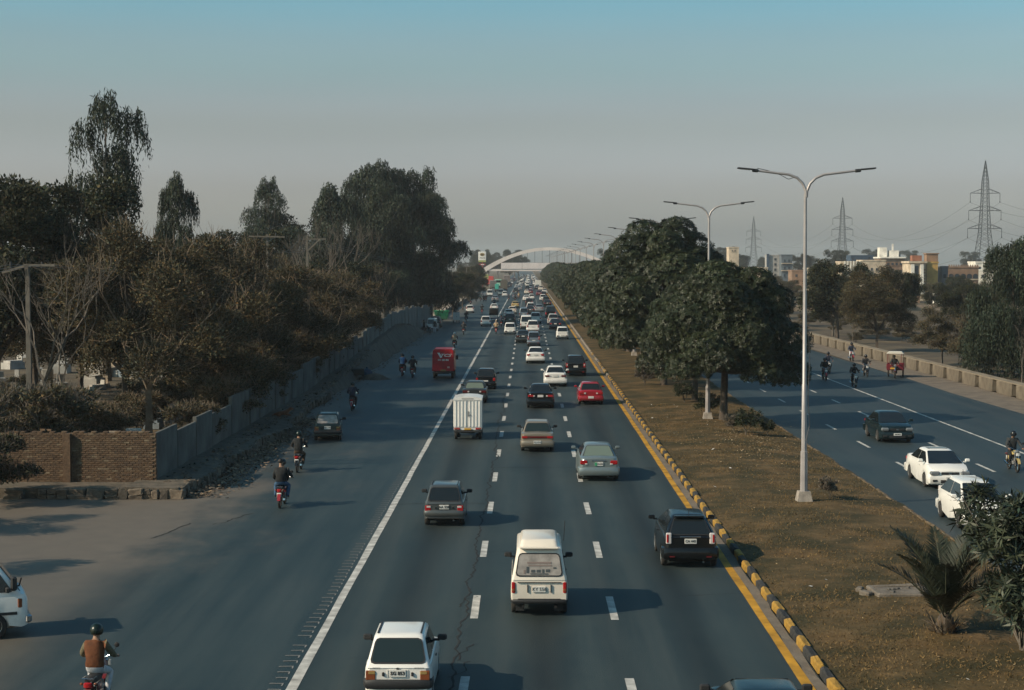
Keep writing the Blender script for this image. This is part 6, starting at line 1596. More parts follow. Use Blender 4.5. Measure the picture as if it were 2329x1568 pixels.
# ------------------------------------------------------------------ trucks and odd vehicles
def wheels(t, pts, r, w=.18):
    for (x, y) in pts:
        b = MB(); b.lathe([(-w / 2, r * .55), (-w / 2, r * .93), (-w * .38, r), (w * .38, r), (w / 2, r * .93), (w / 2, r * .55)], (x, y, r), 'x', 16); o = build(b, 'wheel', M_TYRE, t, 50)
        b = MB(); b.lathe([(0, .001), (0, r * .5), (.01, r * .55)], (x + (w / 2) * (1 if x > 0 else -1), y, r), 'x', 12, cap=False); build(b, 'rim', M_RIM, o)
p = G(1064, 1000)
t = thing('box_truck', 'small white box truck with ribbed rear doors', 'truck', (p.x, p.y, 0), 0, gl)
b = MB(); b.rbox((0, 1.05, 1.36), (1.48, 2.1, 1.44), .05); build(b, 'cargo_box', PNT['white'], t, 40)
b = MB(); rr = [[(-.75, y, 2.06), (.75, y, 2.06), (.74, y, 2.16), (.45, y, 2.235), (0, y, 2.255), (-.45, y, 2.235), (-.74, y, 2.16)] for y in (-.06, 2.12)]; b.loft(rr); build(b, 'curved_roof', PNT['white'], t, 40)
b = MB(); b.box((0, -.064, 2.14), (.62, .008, .03)); build(b, 'roof_lettering', M_INK, t)
for s in (-1, 1):
    b = MB(); b.rbox((s * .365, -.012, 1.36), (.70, .03, 1.40), .01); d_ = build(b, 'rear_door', PNT['white'], t)
    for k in range(4): b = MB(); b.rbox((s * .365 - .255 + k * .17, -.034, 1.36), (.055, .03, 1.32), .012); build(b, 'door_rib', PNT['white'], d_)
    b = MB(); b.rbox((s * .55, -.02, .585), (.30, .05, .085), .015); build(b, 'tail_light', M_RED, t)
    b = MB(); b.rbox((s * .62, -.03, .585), (.1, .05, .07), .012); build(b, 'indicator', M_AMB, t)
    b = MB(); b.box((s * .5, .45, .2), (.2, .03, .2)); build(b, 'mud_flap', M_BLK, t)
b = MB(); b.rbox((.03, -.06, 1.36), (.03, .03, .3), .01); b.rbox((.1, -.06, 1.30), (.16, .03, .03), .01); build(b, 'door_latch', M_CHR, t)
b = MB(); b.box((0, .02, .585), (1.46, .06, .13)); build(b, 'rear_sill', PNT['white'], t)
b = MB(); b.rbox((0, -.03, .44), (1.42, .09, .10), .02); build(b, 'rear_bumper', M_BLK, t)
b = MB(); b.box((0, 1.6, .42), (.7, 3.2, .14)); build(b, 'chassis', M_UNDER, t)
b = MB(); b.rbox((0, -.05, .575), (.36, .02, .1), .01); build(b, 'number_plate', M_PLATEY, t)
b = MB(); b.rbox((0, 2.7, 1.05), (1.4, 1.05, 1.5), .12); build(b, 'cab', PNT['white'], t, 40)
b = MB(); b.box((0, 3.22, 1.4), (1.2, .05, .5)); build(b, 'windshield', M_GLASS, t)
wheels(t, [(-.62, .5), (.62, .5), (-.62, 2.5), (.62, 2.5)], .27, .15)

p = G(1008, 861)
t = thing('delivery_van', 'bright red courier delivery van with white lettering on its back', 'van', (p.x, p.y, 0), 0, gs)
b = MB(); ring = lambda y, g=0: [(-.88 + g, y, .62), (.88 - g, y, .62), (.86 - g, y, 1.9), (.80 - g, y, 2.28), (.70 - g, y, 2.36), (-.70 + g, y, 2.36), (-.80 + g, y, 2.28), (-.86 + g, y, 1.9)]
b.loft([ring(0, .02), ring(.04), ring(2.9), ring(2.95, .04)]); build(b, 'cargo_box', PNT['tcsred'], t, 35)
b = MB(); b.rbox((0, -.004, 1.45), (.012, .02, 1.5), .003); build(b, 'door_seam', M_BLK, t)
for s in (-1, 1):
    b = MB(); b.rbox((s * .42, -.012, 1.46), (.76, .02, 1.55), .008); d_ = build(b, 'rear_door', PNT['tcsred'], t)
    b = MB(); b.rbox((s * .86, -.01, .70), (.08, .04, .12), .01); build(b, 'tail_light', M_RED, t)
    b = MB(); b.rbox((s * .80, -.015, 1.25), (.03, .03, .1), .01); build(b, 'hinge', M_CHR, t); b = MB(); b.rbox((s * .80, -.015, 1.9), (.03, .03, .1), .01); build(b, 'hinge', M_CHR, t)
b = MB(); b.rbox((.98, 2.9, 1.55), (.18, .1, .34), .03); b.tube([(.85, 2.9, 1.4), (.95, 2.9, 1.5)], .02, 4); build(b, 'side_mirror', M_BLK, t)
b = MB(); b.rbox((0, -.03, .68), (.42, .03, .14), .01); build(b, 'number_plate', mat('plate_dull', (.20, .13, .06), .6), t)
b = MB(); b.rbox((.42, -.03, .92), (.2, .012, .14), .005); build(b, 'label_sticker', mat('label_pink', (.6, .35, .3), .6), t)
b = MB(); b.rbox((0, .0, .50), (1.7, .12, .12), .03); build(b, 'rear_bumper', M_BLK, t)
b = MB(); b.box((0, 2.2, .48), (.9, 4.2, .16)); build(b, 'chassis', M_UNDER, t)
b = MB(); b.rbox((0, 3.7, 1.15), (1.7, 1.4, 1.5), .15); build(b, 'cab', PNT['tcsred'], t, 40)
wheels(t, [(-.72, .7), (.72, .7), (-.72, 3.3), (.72, 3.3)], .33, .22)
M_LET = mat('white_lettering', (.72, .66, .62), .5)
ob('lettering', text_mesh('TCS', .5, .35), t, [M_LET], (.16, -.026, 1.86), (R(90), 0, 0), scale=(1.0, .62, 1))
b = MB(); q = [(-.47, 2.08), (-.28, 2.08), (-.13, 1.80), (-.06, 1.72), (-.22, 1.66)]; b.loft([[(x, -.026, z) for x, z in q], [(x, -.014, z) for x, z in q]]); build(b, 'logo_wedge', M_LET, t)
ob('lettering', text_mesh('111 123 456', .2), t, [M_LET], (.0, -.026, 1.50), (R(90), 0, 0), scale=(.86, .9, 1))

def truck(label, x, y, col, L, W, H, z0=.95, load=None, name='truck', dom=False, slats=False):
    t = thing(name, label, 'truck', (x, y, 0), 0, gs)
    b = MB()
    if dom: b.loft([[(-W / 2, yy, z0), (W / 2, yy, z0), (W / 2, yy, H * .8), (W * .36, yy, H * .95), (0, yy, H), (-W * .36, yy, H * .95), (-W / 2, yy, H * .8)] for yy in (0, L)])
    else: b.rbox((0, L / 2, (H + z0) / 2), (W, L, H - z0), .05)
    build(b, 'cargo_body', col, t)
    if slats:
        for k in range(7): b = MB(); b.box((-W / 2 + W * (k + .5) / 7, -.03, (H + z0) / 2), (W * .06, .06, H - z0)); build(b, 'slat', mat('truck_slat', (.16, .13, .11), .8), t)
        for k in range(3): b = MB(); b.box((0, -.05, z0 + (H - z0) * (k + .5) / 3), (W, .06, .08)); build(b, 'cross_slat', MATS['truck_slat'], t)
    b = MB(); b.rbox((0, L + 1.0, 1.5), (W * .95, 1.7, 1.9), .15); build(b, 'cab', PNT['offwhite'], t, 40)
    b = MB(); b.box((0, L / 2, .75), (W * .5, L + 1.5, .25)); build(b, 'chassis', M_UNDER, t)
    b = MB(); b.box((0, -.02, .62), (W * .9, .1, .16)); build(b, 'rear_bumper', M_BLK, t)
    for s in (-1, 1): b = MB(); b.box((s * W * .4, -.08, .82), (.2, .05, .12)); build(b, 'tail_light', M_RED, t)
    wheels(t, [(-W * .4, 1.0), (W * .4, 1.0), (-W * .4, L + .9), (W * .4, L + .9)], .48, .3)
    return t
def Gx(px, py): return G(px, py)
p = G(1121, 659); truck('grey slatted truck far along the service lane', p.x, p.y, mat('truck_grey', (.33, .30, .28), .7, var=.2), 5.5, 2.3, 3.4, slats=True)
p = G(1146, 662); truck('truck with a bulging brown tarpaulin far along the service lane', p.x, p.y, mat('tarpaulin', (.10, .085, .065), .9, var=.3), 6, 2.4, 4.0, dom=True)
p = G(1153, 652); truck('tall truck with patterned pale cargo body ahead of the tarpaulin truck', p.x, p.y, mat('truck_patterned', (.36, .28, .26), .7, var=.4, vscale=1), 7, 2.5, 4.6, slats=True)
p = G(1133, 655); bus_ = truck('pale green and white bus far along the service lane', p.x, p.y, mat('bus_green', (.30, .52, .40), .5), 8, 2.4, 3.3, name='bus')
b = MB(); b.box((0, -.03, 2.6), (2.0, .05, .9)); build(b, 'rear_window', M_GLASS, bus_); bus_['category'] = 'bus'
p = G(1130, 664); truck('small truck with turquoise tailgate between the grey and brown trucks', p.x, p.y, mat('turquoise', (.05, .36, .27), .5), 4, 1.2, 2.6)
p = G(1114, 651); truck('red truck parked beside the fuel station sign', p.x, p.y, mat('truck_red', (.50, .06, .05), .5), 6, 3.0, 4.2)
p = G(1224, 655); truck('white box truck far along the kerb lane', p.x, p.y, PNT['offwhite'], 5, 2.2, 3.0)['group'] = gl
p = G(1168, 648); truck('pale truck in the packed distance left of the edge line', p.x - 3, p.y, PNT['offwhite'], 6, 2.4, 3.6)
# dark covered pickup on the edge line
p = G(1123, 729)
t = thing('pickup', 'dark canvas-covered pickup straddling the edge line', 'pickup', (p.x, p.y, 0), 0, gl)
b = MB(); b.rbox((0, .95, 1.45), (1.5, 1.9, 1.15), .06); build(b, 'canvas_cover', mat('canvas_dark', (.03, .042, .045), .8), t)
b = MB(); b.rbox((0, .0, 1.42), (1.2, .03, .85), .02); build(b, 'rear_opening', M_UNDER, t)
b = MB(); b.rbox((0, .95, .68), (1.45, 1.95, .42), .04); build(b, 'load_bed', PNT['offwhite'], t)
b = MB(); b.rbox((0, 2.5, 1.1), (1.42, 1.3, 1.5), .15); build(b, 'cab', PNT['offwhite'], t, 40)
b = MB(); b.rbox((0, -.04, .40), (1.4, .1, .14), .03); build(b, 'rear_bumper', PNT['blue'], t)
for s in (-1, 1): b = MB(); b.rbox((s * .6, -.03, .62), (.16, .05, .1), .02); build(b, 'tail_light', M_RED, t)
wheels(t, [(-.6, .5), (.6, .5), (-.6, 2.5), (.6, 2.5)], .29, .16)
# white box rickshaw and green skip
p = G(1037.5, 734)
t = thing('cargo_rickshaw', 'narrow white box rickshaw beside the green skip', 'rickshaw', (p.x, p.y, 0), 0, gs)
b = MB(); b.rbox((0, .7, 1.05), (1.0, 1.4, 1.25), .04); build(b, 'cargo_box', PNT['offwhite'], t)
b = MB(); b.rbox((0, -.01, 1.05), (.012, .02, 1.1), .003); b.rbox((.08, -.02, 1.0), (.1, .02, .05), .005); build(b, 'door_latch', M_BLK, t)
b = MB(); b.rbox((0, .7, 1.69), (1.02, 1.42, .06), .02); build(b, 'roof', M_BLK, t)
b = MB(); b.rbox((0, 1.7, .8), (.7, .6, .8), .1); build(b, 'cab', PNT['offwhite'], t)
wheels(t, [(-.45, .35), (.45, .35), (.02, 1.9)], .24, .12)
p = G(1004, 727)
t = thing('skip', 'green metal waste skip at the roadside', 'skip', (p.x, p.y, 0), .05)
M_SKIP = mat('skip_green', (.012, .17, .085), .5, var=.2, dirt=.4)
b = MB(); b.loft([[(-.9, -.6, .1), (.9, -.6, .1), (.9, .6, .1), (-.9, .6, .1)], [(-1.2, -.85, 1.45), (1.2, -.85, 1.45), (1.2, .85, 1.45), (-1.2, .85, 1.45)], [(-1.1, -.75, 1.45), (1.1, -.75, 1.45), (1.1, .75, 1.45), (-1.1, .75, 1.45)], [(-.85, -.55, .3), (.85, -.55, .3), (.85, .55, .3), (-.85, .55, .3)]]); build(b, 'bin', M_SKIP, t)
b = MB(); b.tube([(-1.22, -.87, 1.47), (1.22, -.87, 1.47), (1.22, .87, 1.47), (-1.22, .87, 1.47), (-1.22, -.87, 1.47)], .06, 6); build(b, 'rim', mat('skip_rim', (.02, .30, .14), .5), t)
for s in (-1, 1): b = MB(); b.rbox((s * 1.1, 0, .75), (.08, .2, 1.2), .02); build(b, 'lifting_lug', M_SKIP, t)
# red three-wheeled loader with white canopy
p = G(2036, 858)
t = thing('loader_rickshaw', 'maroon three-wheeled loader with white canopy coming along the barrier', 'rickshaw', (p.x, p.y, 0), math.pi - R(14), gr)
M_LR = PNT['maroon']
b = MB(); b.rbox((0, -1.2, .62), (1.35, 1.9, .10), .02)
build(b, 'load_floor', M_LR, t)
for (c, d) in (((-.67, -1.2, .86), (.05, 1.9, .42)), ((.67, -1.2, .86), (.05, 1.9, .42)), ((0, -2.14, .86), (1.35, .05, .42)), ((0, -.26, .86), (1.35, .05, .42))): b = MB(); b.rbox(c, d, .015); build(b, 'side_board', M_LR, t)
for s in (-1, 1):
    b = MB(); b.tube([(s * .62, -.3, .9), (s * .62, -.3, 1.95), (s * .5, .55, 1.95), (s * .45, .6, 1.1)], .022, 5); build(b, 'canopy_frame', M_LR, t)
b = MB(); b.loft([[(-.68, y, 1.95), (.68, y, 1.95), (.5, y, 2.1), (-.5, y, 2.1)] for y in (-.5, .62)]); build(b, 'canopy', mat('canopy_white', (.62, .58, .50), .8), t)
b = MB(); b.rbox((0, -.05, .86), (.36, .6, .12), .04); build(b, 'seat', M_BLK, t)
b = MB(); b.tube([(0, .35, .7), (0, .62, .95), (0, .8, .3)], .04, 6); b.tube([(-.38, .45, 1.12), (0, .58, 1.08), (.38, .45, 1.12)], .018, 5); build(b, 'fork', M_CHR, t)
b = MB(); b.lathe([(0, .02), (.02, .1), (.1, .1), (.12, .02)], (0, .68, 1.0), 'y', 12); build(b, 'headlight', MK['hlamp'], t)
b = MB(); b.rbox((.2, .76, .78), (.36, .02, .12), .008); build(b, 'number_plate', M_PLATEY, t)
b = MB(); b.rbox((0, .2, .5), (.3, .9, .3), .06); build(b, 'engine', M_BLK, t)
b = MB(); b.rbox((0, .78, .58), (.16, .5, .05), .02); build(b, 'mudguard', M_LR, t)
wheels(t, [(-.58, -1.35), (.58, -1.35), (0, .82)], .29, .12)
LOADER = t
# ------------------------------------------------------------------ motorbikes and people
def bike_parts():
    P = []
    def wheel(y):
        b = MB(); b.lathe([(-.04, .235), (-.045, .27), (-.02, .295), (.02, .295), (.045, .27), (.04, .235)], (0, y, .295), 'x', 18, cap=False); b.lathe([(.04, .235), (-.04, .235)], (0, y, .295), 'x', 18, cap=False)
        r = MB(); r.lathe([(-.03, .225), (-.03, .24), (.03, .24), (.03, .225)], (0, y, .295), 'x', 14, cap=False); r.lathe([(-.05, .04), (.05, .04)], (0, y, .295), 'x', 8)
        for k in range(10): a = .628 * k; r.tube([(0, y, .295), (.0, y + .23 * math.cos(a), .295 + .23 * math.sin(a))], .005, 3)
        return b, r
    for n, y in (('rear_wheel', -.62), ('front_wheel', .62)):
        b, r = wheel(y); P.append((n, b, 'tyre', None)); P.append(('rim', r, 'chrome', n))
    b = MB(); b.tube([(0, -.55, .62), (0, -.1, .66), (0, .3, .78), (0, .42, .84)], .028, 6); b.tube([(0, .3, .76), (0, .18, .35), (0, -.25, .33), (0, -.4, .6)], .02, 6); b.tube([(-.06, -.62, .3), (-.06, -.2, .36)], .018, 5); b.tube([(.06, -.62, .3), (.06, -.2, .36)], .018, 5)
    for s in (-1, 1): b.tube([(s * .09, -.62, .31), (s * .10, -.5, .66)], .022, 6)
    P.append(('frame', b, 'blk', None))
    b = MB(); b.rbox((0, .1, .40), (.22, .34, .24), .05); b.lathe([(-.12, .08), (-.13, .09), (.13, .09), (.12, .08)], (0, -.02, .36), 'x', 10); b.rbox((0, .2, .52), (.13, .16, .14), .03); P.append(('engine', b, 'metal', None))
    b = MB(); b.loft([[(x * w, y, z0 + (z + 1) * .5 * h) for x, z in ((-1, -.8), (-.6, -1), (.6, -1), (1, -.8), (.95, .4), (.5, 1), (-.5, 1), (-.95, .4))] for y, w, z0, h in ((.04, .09, .74, .12), (.12, .13, .72, .2), (.34, .13, .74, .22), (.46, .07, .80, .12))]); P.append(('fuel_tank', b, 'paint', None))
    b = MB(); b.loft([[(x * w, y, z0 + (z + 1) * .5 * h) for x, z in ((-1, -1), (1, -1), (1, .5), (.75, 1), (-.75, 1), (-1, .5))] for y, w, z0, h in ((-.66, .09, .73, .07), (-.55, .125, .70, .11), (-.2, .13, .68, .11), (.06, .10, .72, .09))]); P.append(('seat', b, 'blk', None))
    b = MB()
    for s in (-1, 1): b.tube([(s * .075, .62, .3), (s * .08, .46, .92)], .024, 6)
    P.append(('fork', b, 'chrome', None))
    b = MB(); b.tube([(-.34, .32, 1.04), (-.22, .40, 1.06), (-.06, .45, .98), (.06, .45, .98), (.22, .40, 1.06), (.34, .32, 1.04)], .014, 6); P.append(('handlebar', b, 'chrome', None))
    for s in (-1, 1):
        b = MB(); b.tube([(s * .22, .40, 1.06), (s * .30, .38, 1.22)], .007, 4); b.lathe([(-.01, .03), (0, .055), (.012, .05)], (s * .31, .38, 1.25), 'y', 10); P.append(('mirror', b, 'blk', None))
        b = MB(); b.rbox((s * .14, -.70, .70), (.06, .05, .05), .015); P.append(('rear_indicator', b, 'amber', None))
    b = MB(); b.lathe([(-.06, .05), (-.02, .085), (.05, .09), (.06, .08), (.062, .01)], (0, .55, .90), 'y', 14); P.append(('headlight', b, 'hlamp', None))
    b = MB(); b.rbox((0, -.74, .68), (.17, .07, .11), .02); P.append(('tail_light', b, 'red', None))
    b = MB(); b.rbox((0, -.80, .52), (.17, .012, .17), .004, M=Matrix.Rotation(.2, 3, 'X')); P.append(('number_plate', b, 'plate', None))
    b = MB(); b.rbox((0, .745, .80), (.2, .012, .12), .004); P.append(('front_plate', b, 'plate', None))
    for n, y0, a0, a1 in (('rear_mudguard', -.62, 40, 175), ('front_mudguard', .62, 20, 150)):
        b = MB(); P.append((n, b, 'paint', None))
        b.loft([[(x, y0 + .335 * math.cos(R(a)), .295 + .335 * math.sin(R(a))) for x in (-.06, .06)] + [(x, y0 + .325 * math.cos(R(a)), .295 + .325 * math.sin(R(a))) for x in (.06, -.06)] for a in np.linspace(a0, a1, 7)])

    b = MB(); b.tube([(.12, .2, .42), (.15, .05, .28), (.16, -.3, .29), (.17, -.75, .36)], [.02, .02, .035, .042], 8); P.append(('exhaust_pipe', b, 'chrome', None))
    b = MB(); b.tube([(-.11, -.5, .80), (-.11, -.76, .82), (.11, -.76, .82), (.11, -.5, .80)], .012, 5); P.append(('grab_rail', b, 'chrome', None))
    b = MB(); b.tube([(-.24, .02, .29), (.24, .02, .29)], .014, 5); P.append(('footrest', b, 'chrome', None))
    for s in (-1, 1): b = MB(); b.rbox((s * .11, -.3, .56), (.03, .26, .18), .03); P.append(('side_cover', b, 'paint', None))
    return P
MK['metal'] = mat('engine_metal', (.22, .22, .22), .5, .6)
_bp = bike_parts(); BIKE = [(n, b.mesh(n, smooth=45), mk, par) for n, b, mk, par in _bp]
_lb = MB(); BKEYS = ['paint']
for n, q, mk, par in _bp:
    if mk not in BKEYS: BKEYS.append(mk)
    _lb.merge(q, BKEYS.index(mk))
BIKE_LOD = _lb.mesh('motorbike_shell', nslots=len(BKEYS))
# helmet, cap, face pieces
def helmet_mesh():
    b = MB(); rings = []
    for k in range(9):
        t = R(-38 + 128 * k / 8); r = math.cos(t); z = math.sin(t); rings.append([(.135 * r * math.cos(a), .155 * r * math.sin(a) - .005, .145 * z) for a in (2 * math.pi * i / 18 for i in range(18))])
    b.loft(rings, 0); vis = []
    for z in (-.055, .0, .045):
        rr = math.sqrt(max(.1, 1 - (z / .145) ** 2)) * 1.03; vis.append([(.135 * rr * math.cos(a), .155 * rr * math.sin(a) - .005, z) for a in (R(25 + 130 * i / 10) for i in range(11))])
    b.loft(vis, 1, cap=False, closed=False)
    return b.mesh('helmet', smooth=60, nslots=2)
HELMET = helmet_mesh()
def hair_mesh():
    b = MB(); rings = []
    for k in range(7):
        t = R(-30 + 120 * k / 6); r = math.cos(t); z = math.sin(t); rings.append([(.098 * r * math.cos(a), (.112 if math.sin(a) < .2 else .10) * r * math.sin(a) - .012, .105 * z + .02 + (.05 if math.sin(a) > .45 and k < 3 else 0)) for a in (2 * math.pi * i / 14 for i in range(14))])
    b.loft(rings); return b.mesh('hair', smooth=60)
HAIR = hair_mesh()
def face_mesh():
    b = MB()
    for s in (-1, 1): b.rbox((s * .032, .095, .005), (.024, .012, .012), .004, 1); b.rbox((s * .086, .0, -.005), (.018, .03, .05), .008, 0); b.box((s * .032, .096, .022), (.034, .008, .006), 1)
    b.loft([[(-.012, .092, .01), (.012, .092, .01), (0, .10, .012)], [(-.018, .095, -.03), (.018, .095, -.03), (0, .122, -.026)]], 0); b.rbox((0, .092, -.055), (.045, .012, .012), .004, 2)
    return b.mesh('face', nslots=3)
FACE = face_mesh()
def cloth(n, c, r=.85): return mat('cloth_' + n, c, r, var=.22, vscale=9, bump=.25, bscale=18)
CL = {'black': cloth('black', (.012, .013, .014)), 'charcoal': cloth('charcoal', (.028, .030, .032)), 'orange': cloth('rust', (.115, .036, .011)), 'olive': cloth('olive', (.115, .095, .055)), 'white': cloth('white', (.50, .50, .52)), 'blue': cloth('jeans', (.035, .085, .16)), 'navy': cloth('navy', (.03, .038, .06)), 'brown': cloth('brown', (.09, .055, .035)), 'beige': cloth('beige', (.30, .23, .16)), 'maroon': cloth('maroon', (.10, .02, .025)), 'grey': cloth('grey', (.13, .13, .13)), 'teal': cloth('teal', (.02, .05, .055)), 'sky': cloth('sky', (.05, .14, .28)), 'tan': cloth('tan', (.40, .28, .16))}
SKIN = mat('skin_tone', (.26, .145, .09), .6); SHOE = mat('shoe_dark', (.03, .025, .02), .6)
HM = {'black': mat('helmet_black', (.012, .013, .014), .25), 'green': mat('helmet_green', (.006, .014, .010), .3), 'white': mat('helmet_white', (.5, .48, .45), .3), 'red': mat('helmet_red', (.25, .02, .02), .3)}
VISOR = mat('visor', (.02, .02, .022), .08); HAIRM = mat('hair_black', (.012, .01, .009), .6); EYE = mat('eye_dark', (.02, .015, .012), .4); LIP = mat('lip', (.22, .09, .07), .6)
def person(me, loc, rz, torso, sleeves, trousers, label, head='black', hz=1.64, hy=-.015, group=None, s=1.0, look=0.0):
    t = thing('person', label, 'person', loc, rz, group, s)
    ob('body', me, t, [CL[torso], CL[sleeves], CL[trousers], SKIN, SHOE])
    if head in HM: ob('helmet', HELMET, t, [HM[head], VISOR], (0, hy, hz), (-.15, 0, look))
    else:
        ob('hair', HAIR, t, [HAIRM if head == 'hair' else CL[head]], (0, hy, hz + .015), (0, 0, look)); ob('face', FACE, t, [SKIN, EYE, LIP], (0, hy, hz), (0, 0, look))
    return t
gb, gp = 'motorbikes on the roads', 'motorbike riders'
def moto(px, py, col, torso, sleeves, trousers, head, words, away=True, pil=None, yaw=0.0, dx=0.0, plate=True):
    p = G(px, py); far = p.y > 290
    rz = (0 if away else math.pi) + yaw
    fwd = Vector((-math.sin(rz), math.cos(rz), 0)); loc = Vector((p.x, p.y, 0)) + fwd * (.91 if away else -.91)
    if not away: loc = Vector((p.x, p.y, 0)) - fwd * .91
    if far: t = ob('motorbike', BIKE_LOD, None, [PNT[col] if k == 'paint' else MK[k] for k in BKEYS], loc, (0, R(1.5), rz), 'motorbike ridden by the ' + words, 'motorbike', gb)
    else:
        t = thing('motorbike', 'motorbike ridden by the ' + words, 'motorbike', loc, rz, gb); put_parts(t, BIKE, PNT[col])
    person(BODY_RIDE, loc + fwd * (.16 if pil else .0), rz, torso, sleeves, trousers, words, head, group=gp)
    if pil: person(BODY_PIL, loc - fwd * .24 + Vector((0, 0, .05)), rz, pil[0], pil[1], pil[2], pil[4], pil[3], group=gp, look=pil[5] if len(pil) > 5 else 0)
    return t
moto(196, 1640, 'maroon', 'orange', 'olive', 'white', 'green', 'rider in rust-orange quilted vest and white trousers at the lower left')
moto(634, 1158, 'red', 'charcoal', 'charcoal', 'blue', 'black', 'helmeted rider of the pair in black jackets on the service lane', pil=('black', 'black', 'blue', 'hair', 'bareheaded pillion passenger in black jacket and blue jeans looking right', -.9))
moto(674, 1076, 'black', 'black', 'black', 'brown', 'green', 'rider in black hooded jacket beside the stone plinth')
moto(799, 935, 'red', 'navy', 'navy', 'charcoal', 'green', 'rider in dark blue shirt ahead of the old green hatchback')
moto(914, 855, 'maroon', 'navy', 'navy', 'charcoal', 'black', 'rider hidden behind a passenger with a blue and white pack', pil=('sky', 'navy', 'charcoal', 'black', 'pillion passenger carrying a blue and white backpack'))
moto(937, 859, 'maroon', 'charcoal', 'charcoal', 'black', 'black', 'rider in dark jacket just left of the red delivery van')
moto(1033, 793, 'black', 'beige', 'maroon', 'black', 'white', 'rider with pale cap and shawl passing the red delivery van')
moto(1054, 761, 'black', 'charcoal', 'charcoal', 'black', 'black', 'rider in dark clothes behind the cargo rickshaw')
moto(1060, 731, 'black', 'black', 'black', 'black', 'hair', 'rider in loose black clothes beside the cargo rickshaw')
moto(1128, 759, 'red', 'tan', 'tan', 'black', 'tan', 'rider wrapped in a tan shawl on the edge line')
moto(1140, 744, 'black', 'navy', 'navy', 'black', 'black', 'rider in navy between the dark pickup and the green off-roader')
moto(1096, 713, 'red', 'black', 'black', 'black', 'black', 'rider in black behind a glowing red tail lamp')
moto(1124, 696, 'black', 'navy', 'navy', 'black', 'black', 'rider ahead of the white taxi on the service lane')
moto(1070, 693, 'black', 'charcoal', 'charcoal', 'black', 'black', 'leftmost far rider near the retaining wall')
moto(1083, 686, 'black', 'black', 'black', 'black', 'black', 'far rider in black right of the leftmost one')
moto(1093, 685, 'teal', 'teal', 'teal', 'black', 'black', 'far rider in teal beside the pair on the service lane')
moto(1100, 686, 'black', 'charcoal', 'charcoal', 'black', 'black', 'left one of two far riders side by side')
moto(1105, 686, 'black', 'maroon', 'maroon', 'black', 'black', 'right one of two far riders side by side')
moto(1157, 684, 'black', 'navy', 'navy', 'black', 'black', 'far rider in navy on the edge line')
moto(1172, 684, 'black', 'charcoal', 'charcoal', 'black', 'black', 'far dark rider in the left lane')
moto(1180, 680, 'black', 'tan', 'tan', 'brown', 'tan', 'far rider in tan beside the dark one in the left lane')
moto(1096, 672, 'black', 'white', 'white', 'white', 'white', 'far rider in white next to the white van')
# towards the camera
moto(1880, 866, 'red', 'black', 'black', 'charcoal', 'black', 'oncoming rider in black on a red motorbike near the solid line', away=False)
moto(1888, 849, 'black', 'navy', 'navy', 'black', 'black', 'oncoming rider just behind the red motorbike', away=False)
moto(1948, 881, 'black', 'black', 'black', 'black', 'black', 'oncoming rider in black nearest the camera on the right shoulder', away=False)
moto(1974, 857, 'black', 'charcoal', 'charcoal', 'grey', 'black', 'oncoming rider in grey trousers left of the maroon loader', away=False)
moto(1941, 822, 'red', 'navy', 'navy', 'white', 'black', 'oncoming rider in white trousers beside the barrier', away=False)
moto(2318, 1076, 'yellow', 'charcoal', 'charcoal', 'black', 'black', 'oncoming rider cut by the right frame edge', away=False)
# walkers and bystanders
def stand(px, py, rz, a, b_, c, head, label): p = G(px, py); return person(BODY_STAND, (p.x, p.y, 0), rz, a, b_, c, label, head, 1.66, .03)
stand(964, 757, R(200), 'black', 'white', 'charcoal', 'hair', 'man in dark waistcoat over white shirt left of the parked minivan')
stand(989, 757, R(-10), 'charcoal', 'charcoal', 'white', 'white', 'person in black top and white trousers behind the parked minivan')
pr2 = G(2036, 858)
person(BODY_RIDE, LOADER.location + Vector((0, .3, .03)), LOADER.rotation_euler.z, 'black', 'charcoal', 'brown', 'driver in dark clothes seated under the white canopy of the maroon loader', 'hair')
# motorbike parked behind the minivan and a dark bundle by the wall
p = G(973, 757)
t = thing('motorbike', 'parked black motorbike between the two bystanders', 'motorbike', (p.x, p.y + .6, 0), R(25), gb); put_parts(t, BIKE, PNT['black'])
# dog lying on the verge
t = thing('dog', 'reddish-brown dog lying on the dusty ledge below the concrete wall', 'dog', (-13.85, 94.0, bank_h(94) + .05), R(-75))
ob('body', BODY_DOG, t, [mat('dog_fur', (.16, .06, .03), .9, var=.3, vscale=8)])
b = MB()
for s in (-1, 1): b.rbox((s * .035, .54, .455), (.018, .018, .018), .006)
b.rbox((0, .695, .408), (.03, .02, .024), .008); build(b, 'eyes_and_nose', EYE, t)
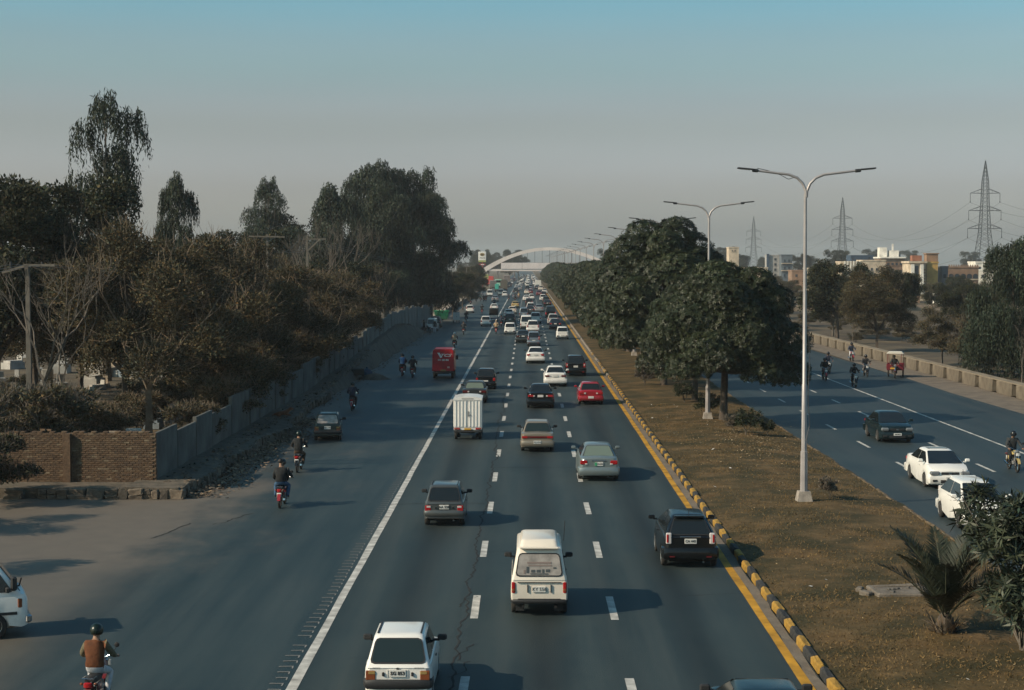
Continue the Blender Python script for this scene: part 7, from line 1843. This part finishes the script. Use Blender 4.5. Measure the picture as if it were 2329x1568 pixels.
# heap of bags, soil and a cart at the foot of the bank
p = G(812, 862)
t = thing('cart', 'dark wooden handcart at the foot of the bank', 'cart', (p.x, p.y, 0), .2)
b = MB(); b.rbox((0, 0, .6), (1.0, 1.2, .5), .04); build(b, 'tray', mat('cart_wood', (.03, .028, .025), .9), t); wheels(t, [(-.5, 0), (.5, 0)], .28, .07)
p = G(834, 857)
M_BAG = mat('bundle_blue', (.03, .06, .10), .8, var=.3, bump=.5)
t = thing('bundle', 'blue cloth bundle beside the handcart', 'bundle', (p.x, p.y, 0))
b = MB(); b.lathe([(0, .3), (.15, .45), (.4, .42), (.6, .28), (.7, .1)], (0, 0, 0), 'z', 12); b.v = [(x * random.uniform(.85, 1.15), y * random.uniform(.85, 1.15), z) for x, y, z in b.v]; build(b, 'sack', M_BAG, t, 60); b = MB(); b.tube([(0, 0, .66), (.04, .0, .8)], [.06, .09], 6); build(b, 'knot', M_BAG, t)
p = G(852, 862)
b = MB(); rings = []
for z, r in ((0, 1.3), (.18, 1.0), (.36, .6), (.48, .2)): rings.append([(math.cos(a) * r * random.uniform(.85, 1.12), math.sin(a) * r * .8 * random.uniform(.85, 1.12), z) for a in (6.283 * k / 14 for k in range(14))])
b.loft(rings); build(b, 'soil_heap', M_BANK, None, 60, loc=(p.x, p.y, 0), label='heap of brown soil spilling onto the service lane', cat='soil heap')
# ------------------------------------------------------------------ the dusty air
HAZE = 0.00016
b = MB(); b.box((0, 2290, 27.5), (3900, 4740, 59))
hz_m = bpy.data.materials.new('haze_air'); hz_m.use_nodes = True
nt = hz_m.node_tree; nt.nodes.clear()
o_ = nt.nodes.new('ShaderNodeOutputMaterial'); v_ = nt.nodes.new('ShaderNodeVolumePrincipled')
v_.inputs['Color'].default_value = (.90, .93, .95, 1); v_.inputs['Density'].default_value = HAZE; v_.inputs['Anisotropy'].default_value = .2
nt.links.new(v_.outputs[0], o_.inputs['Volume'])
hz = build(b, 'haze', hz_m, kind='stuff', label='thin dusty haze over the whole road', cat='haze')
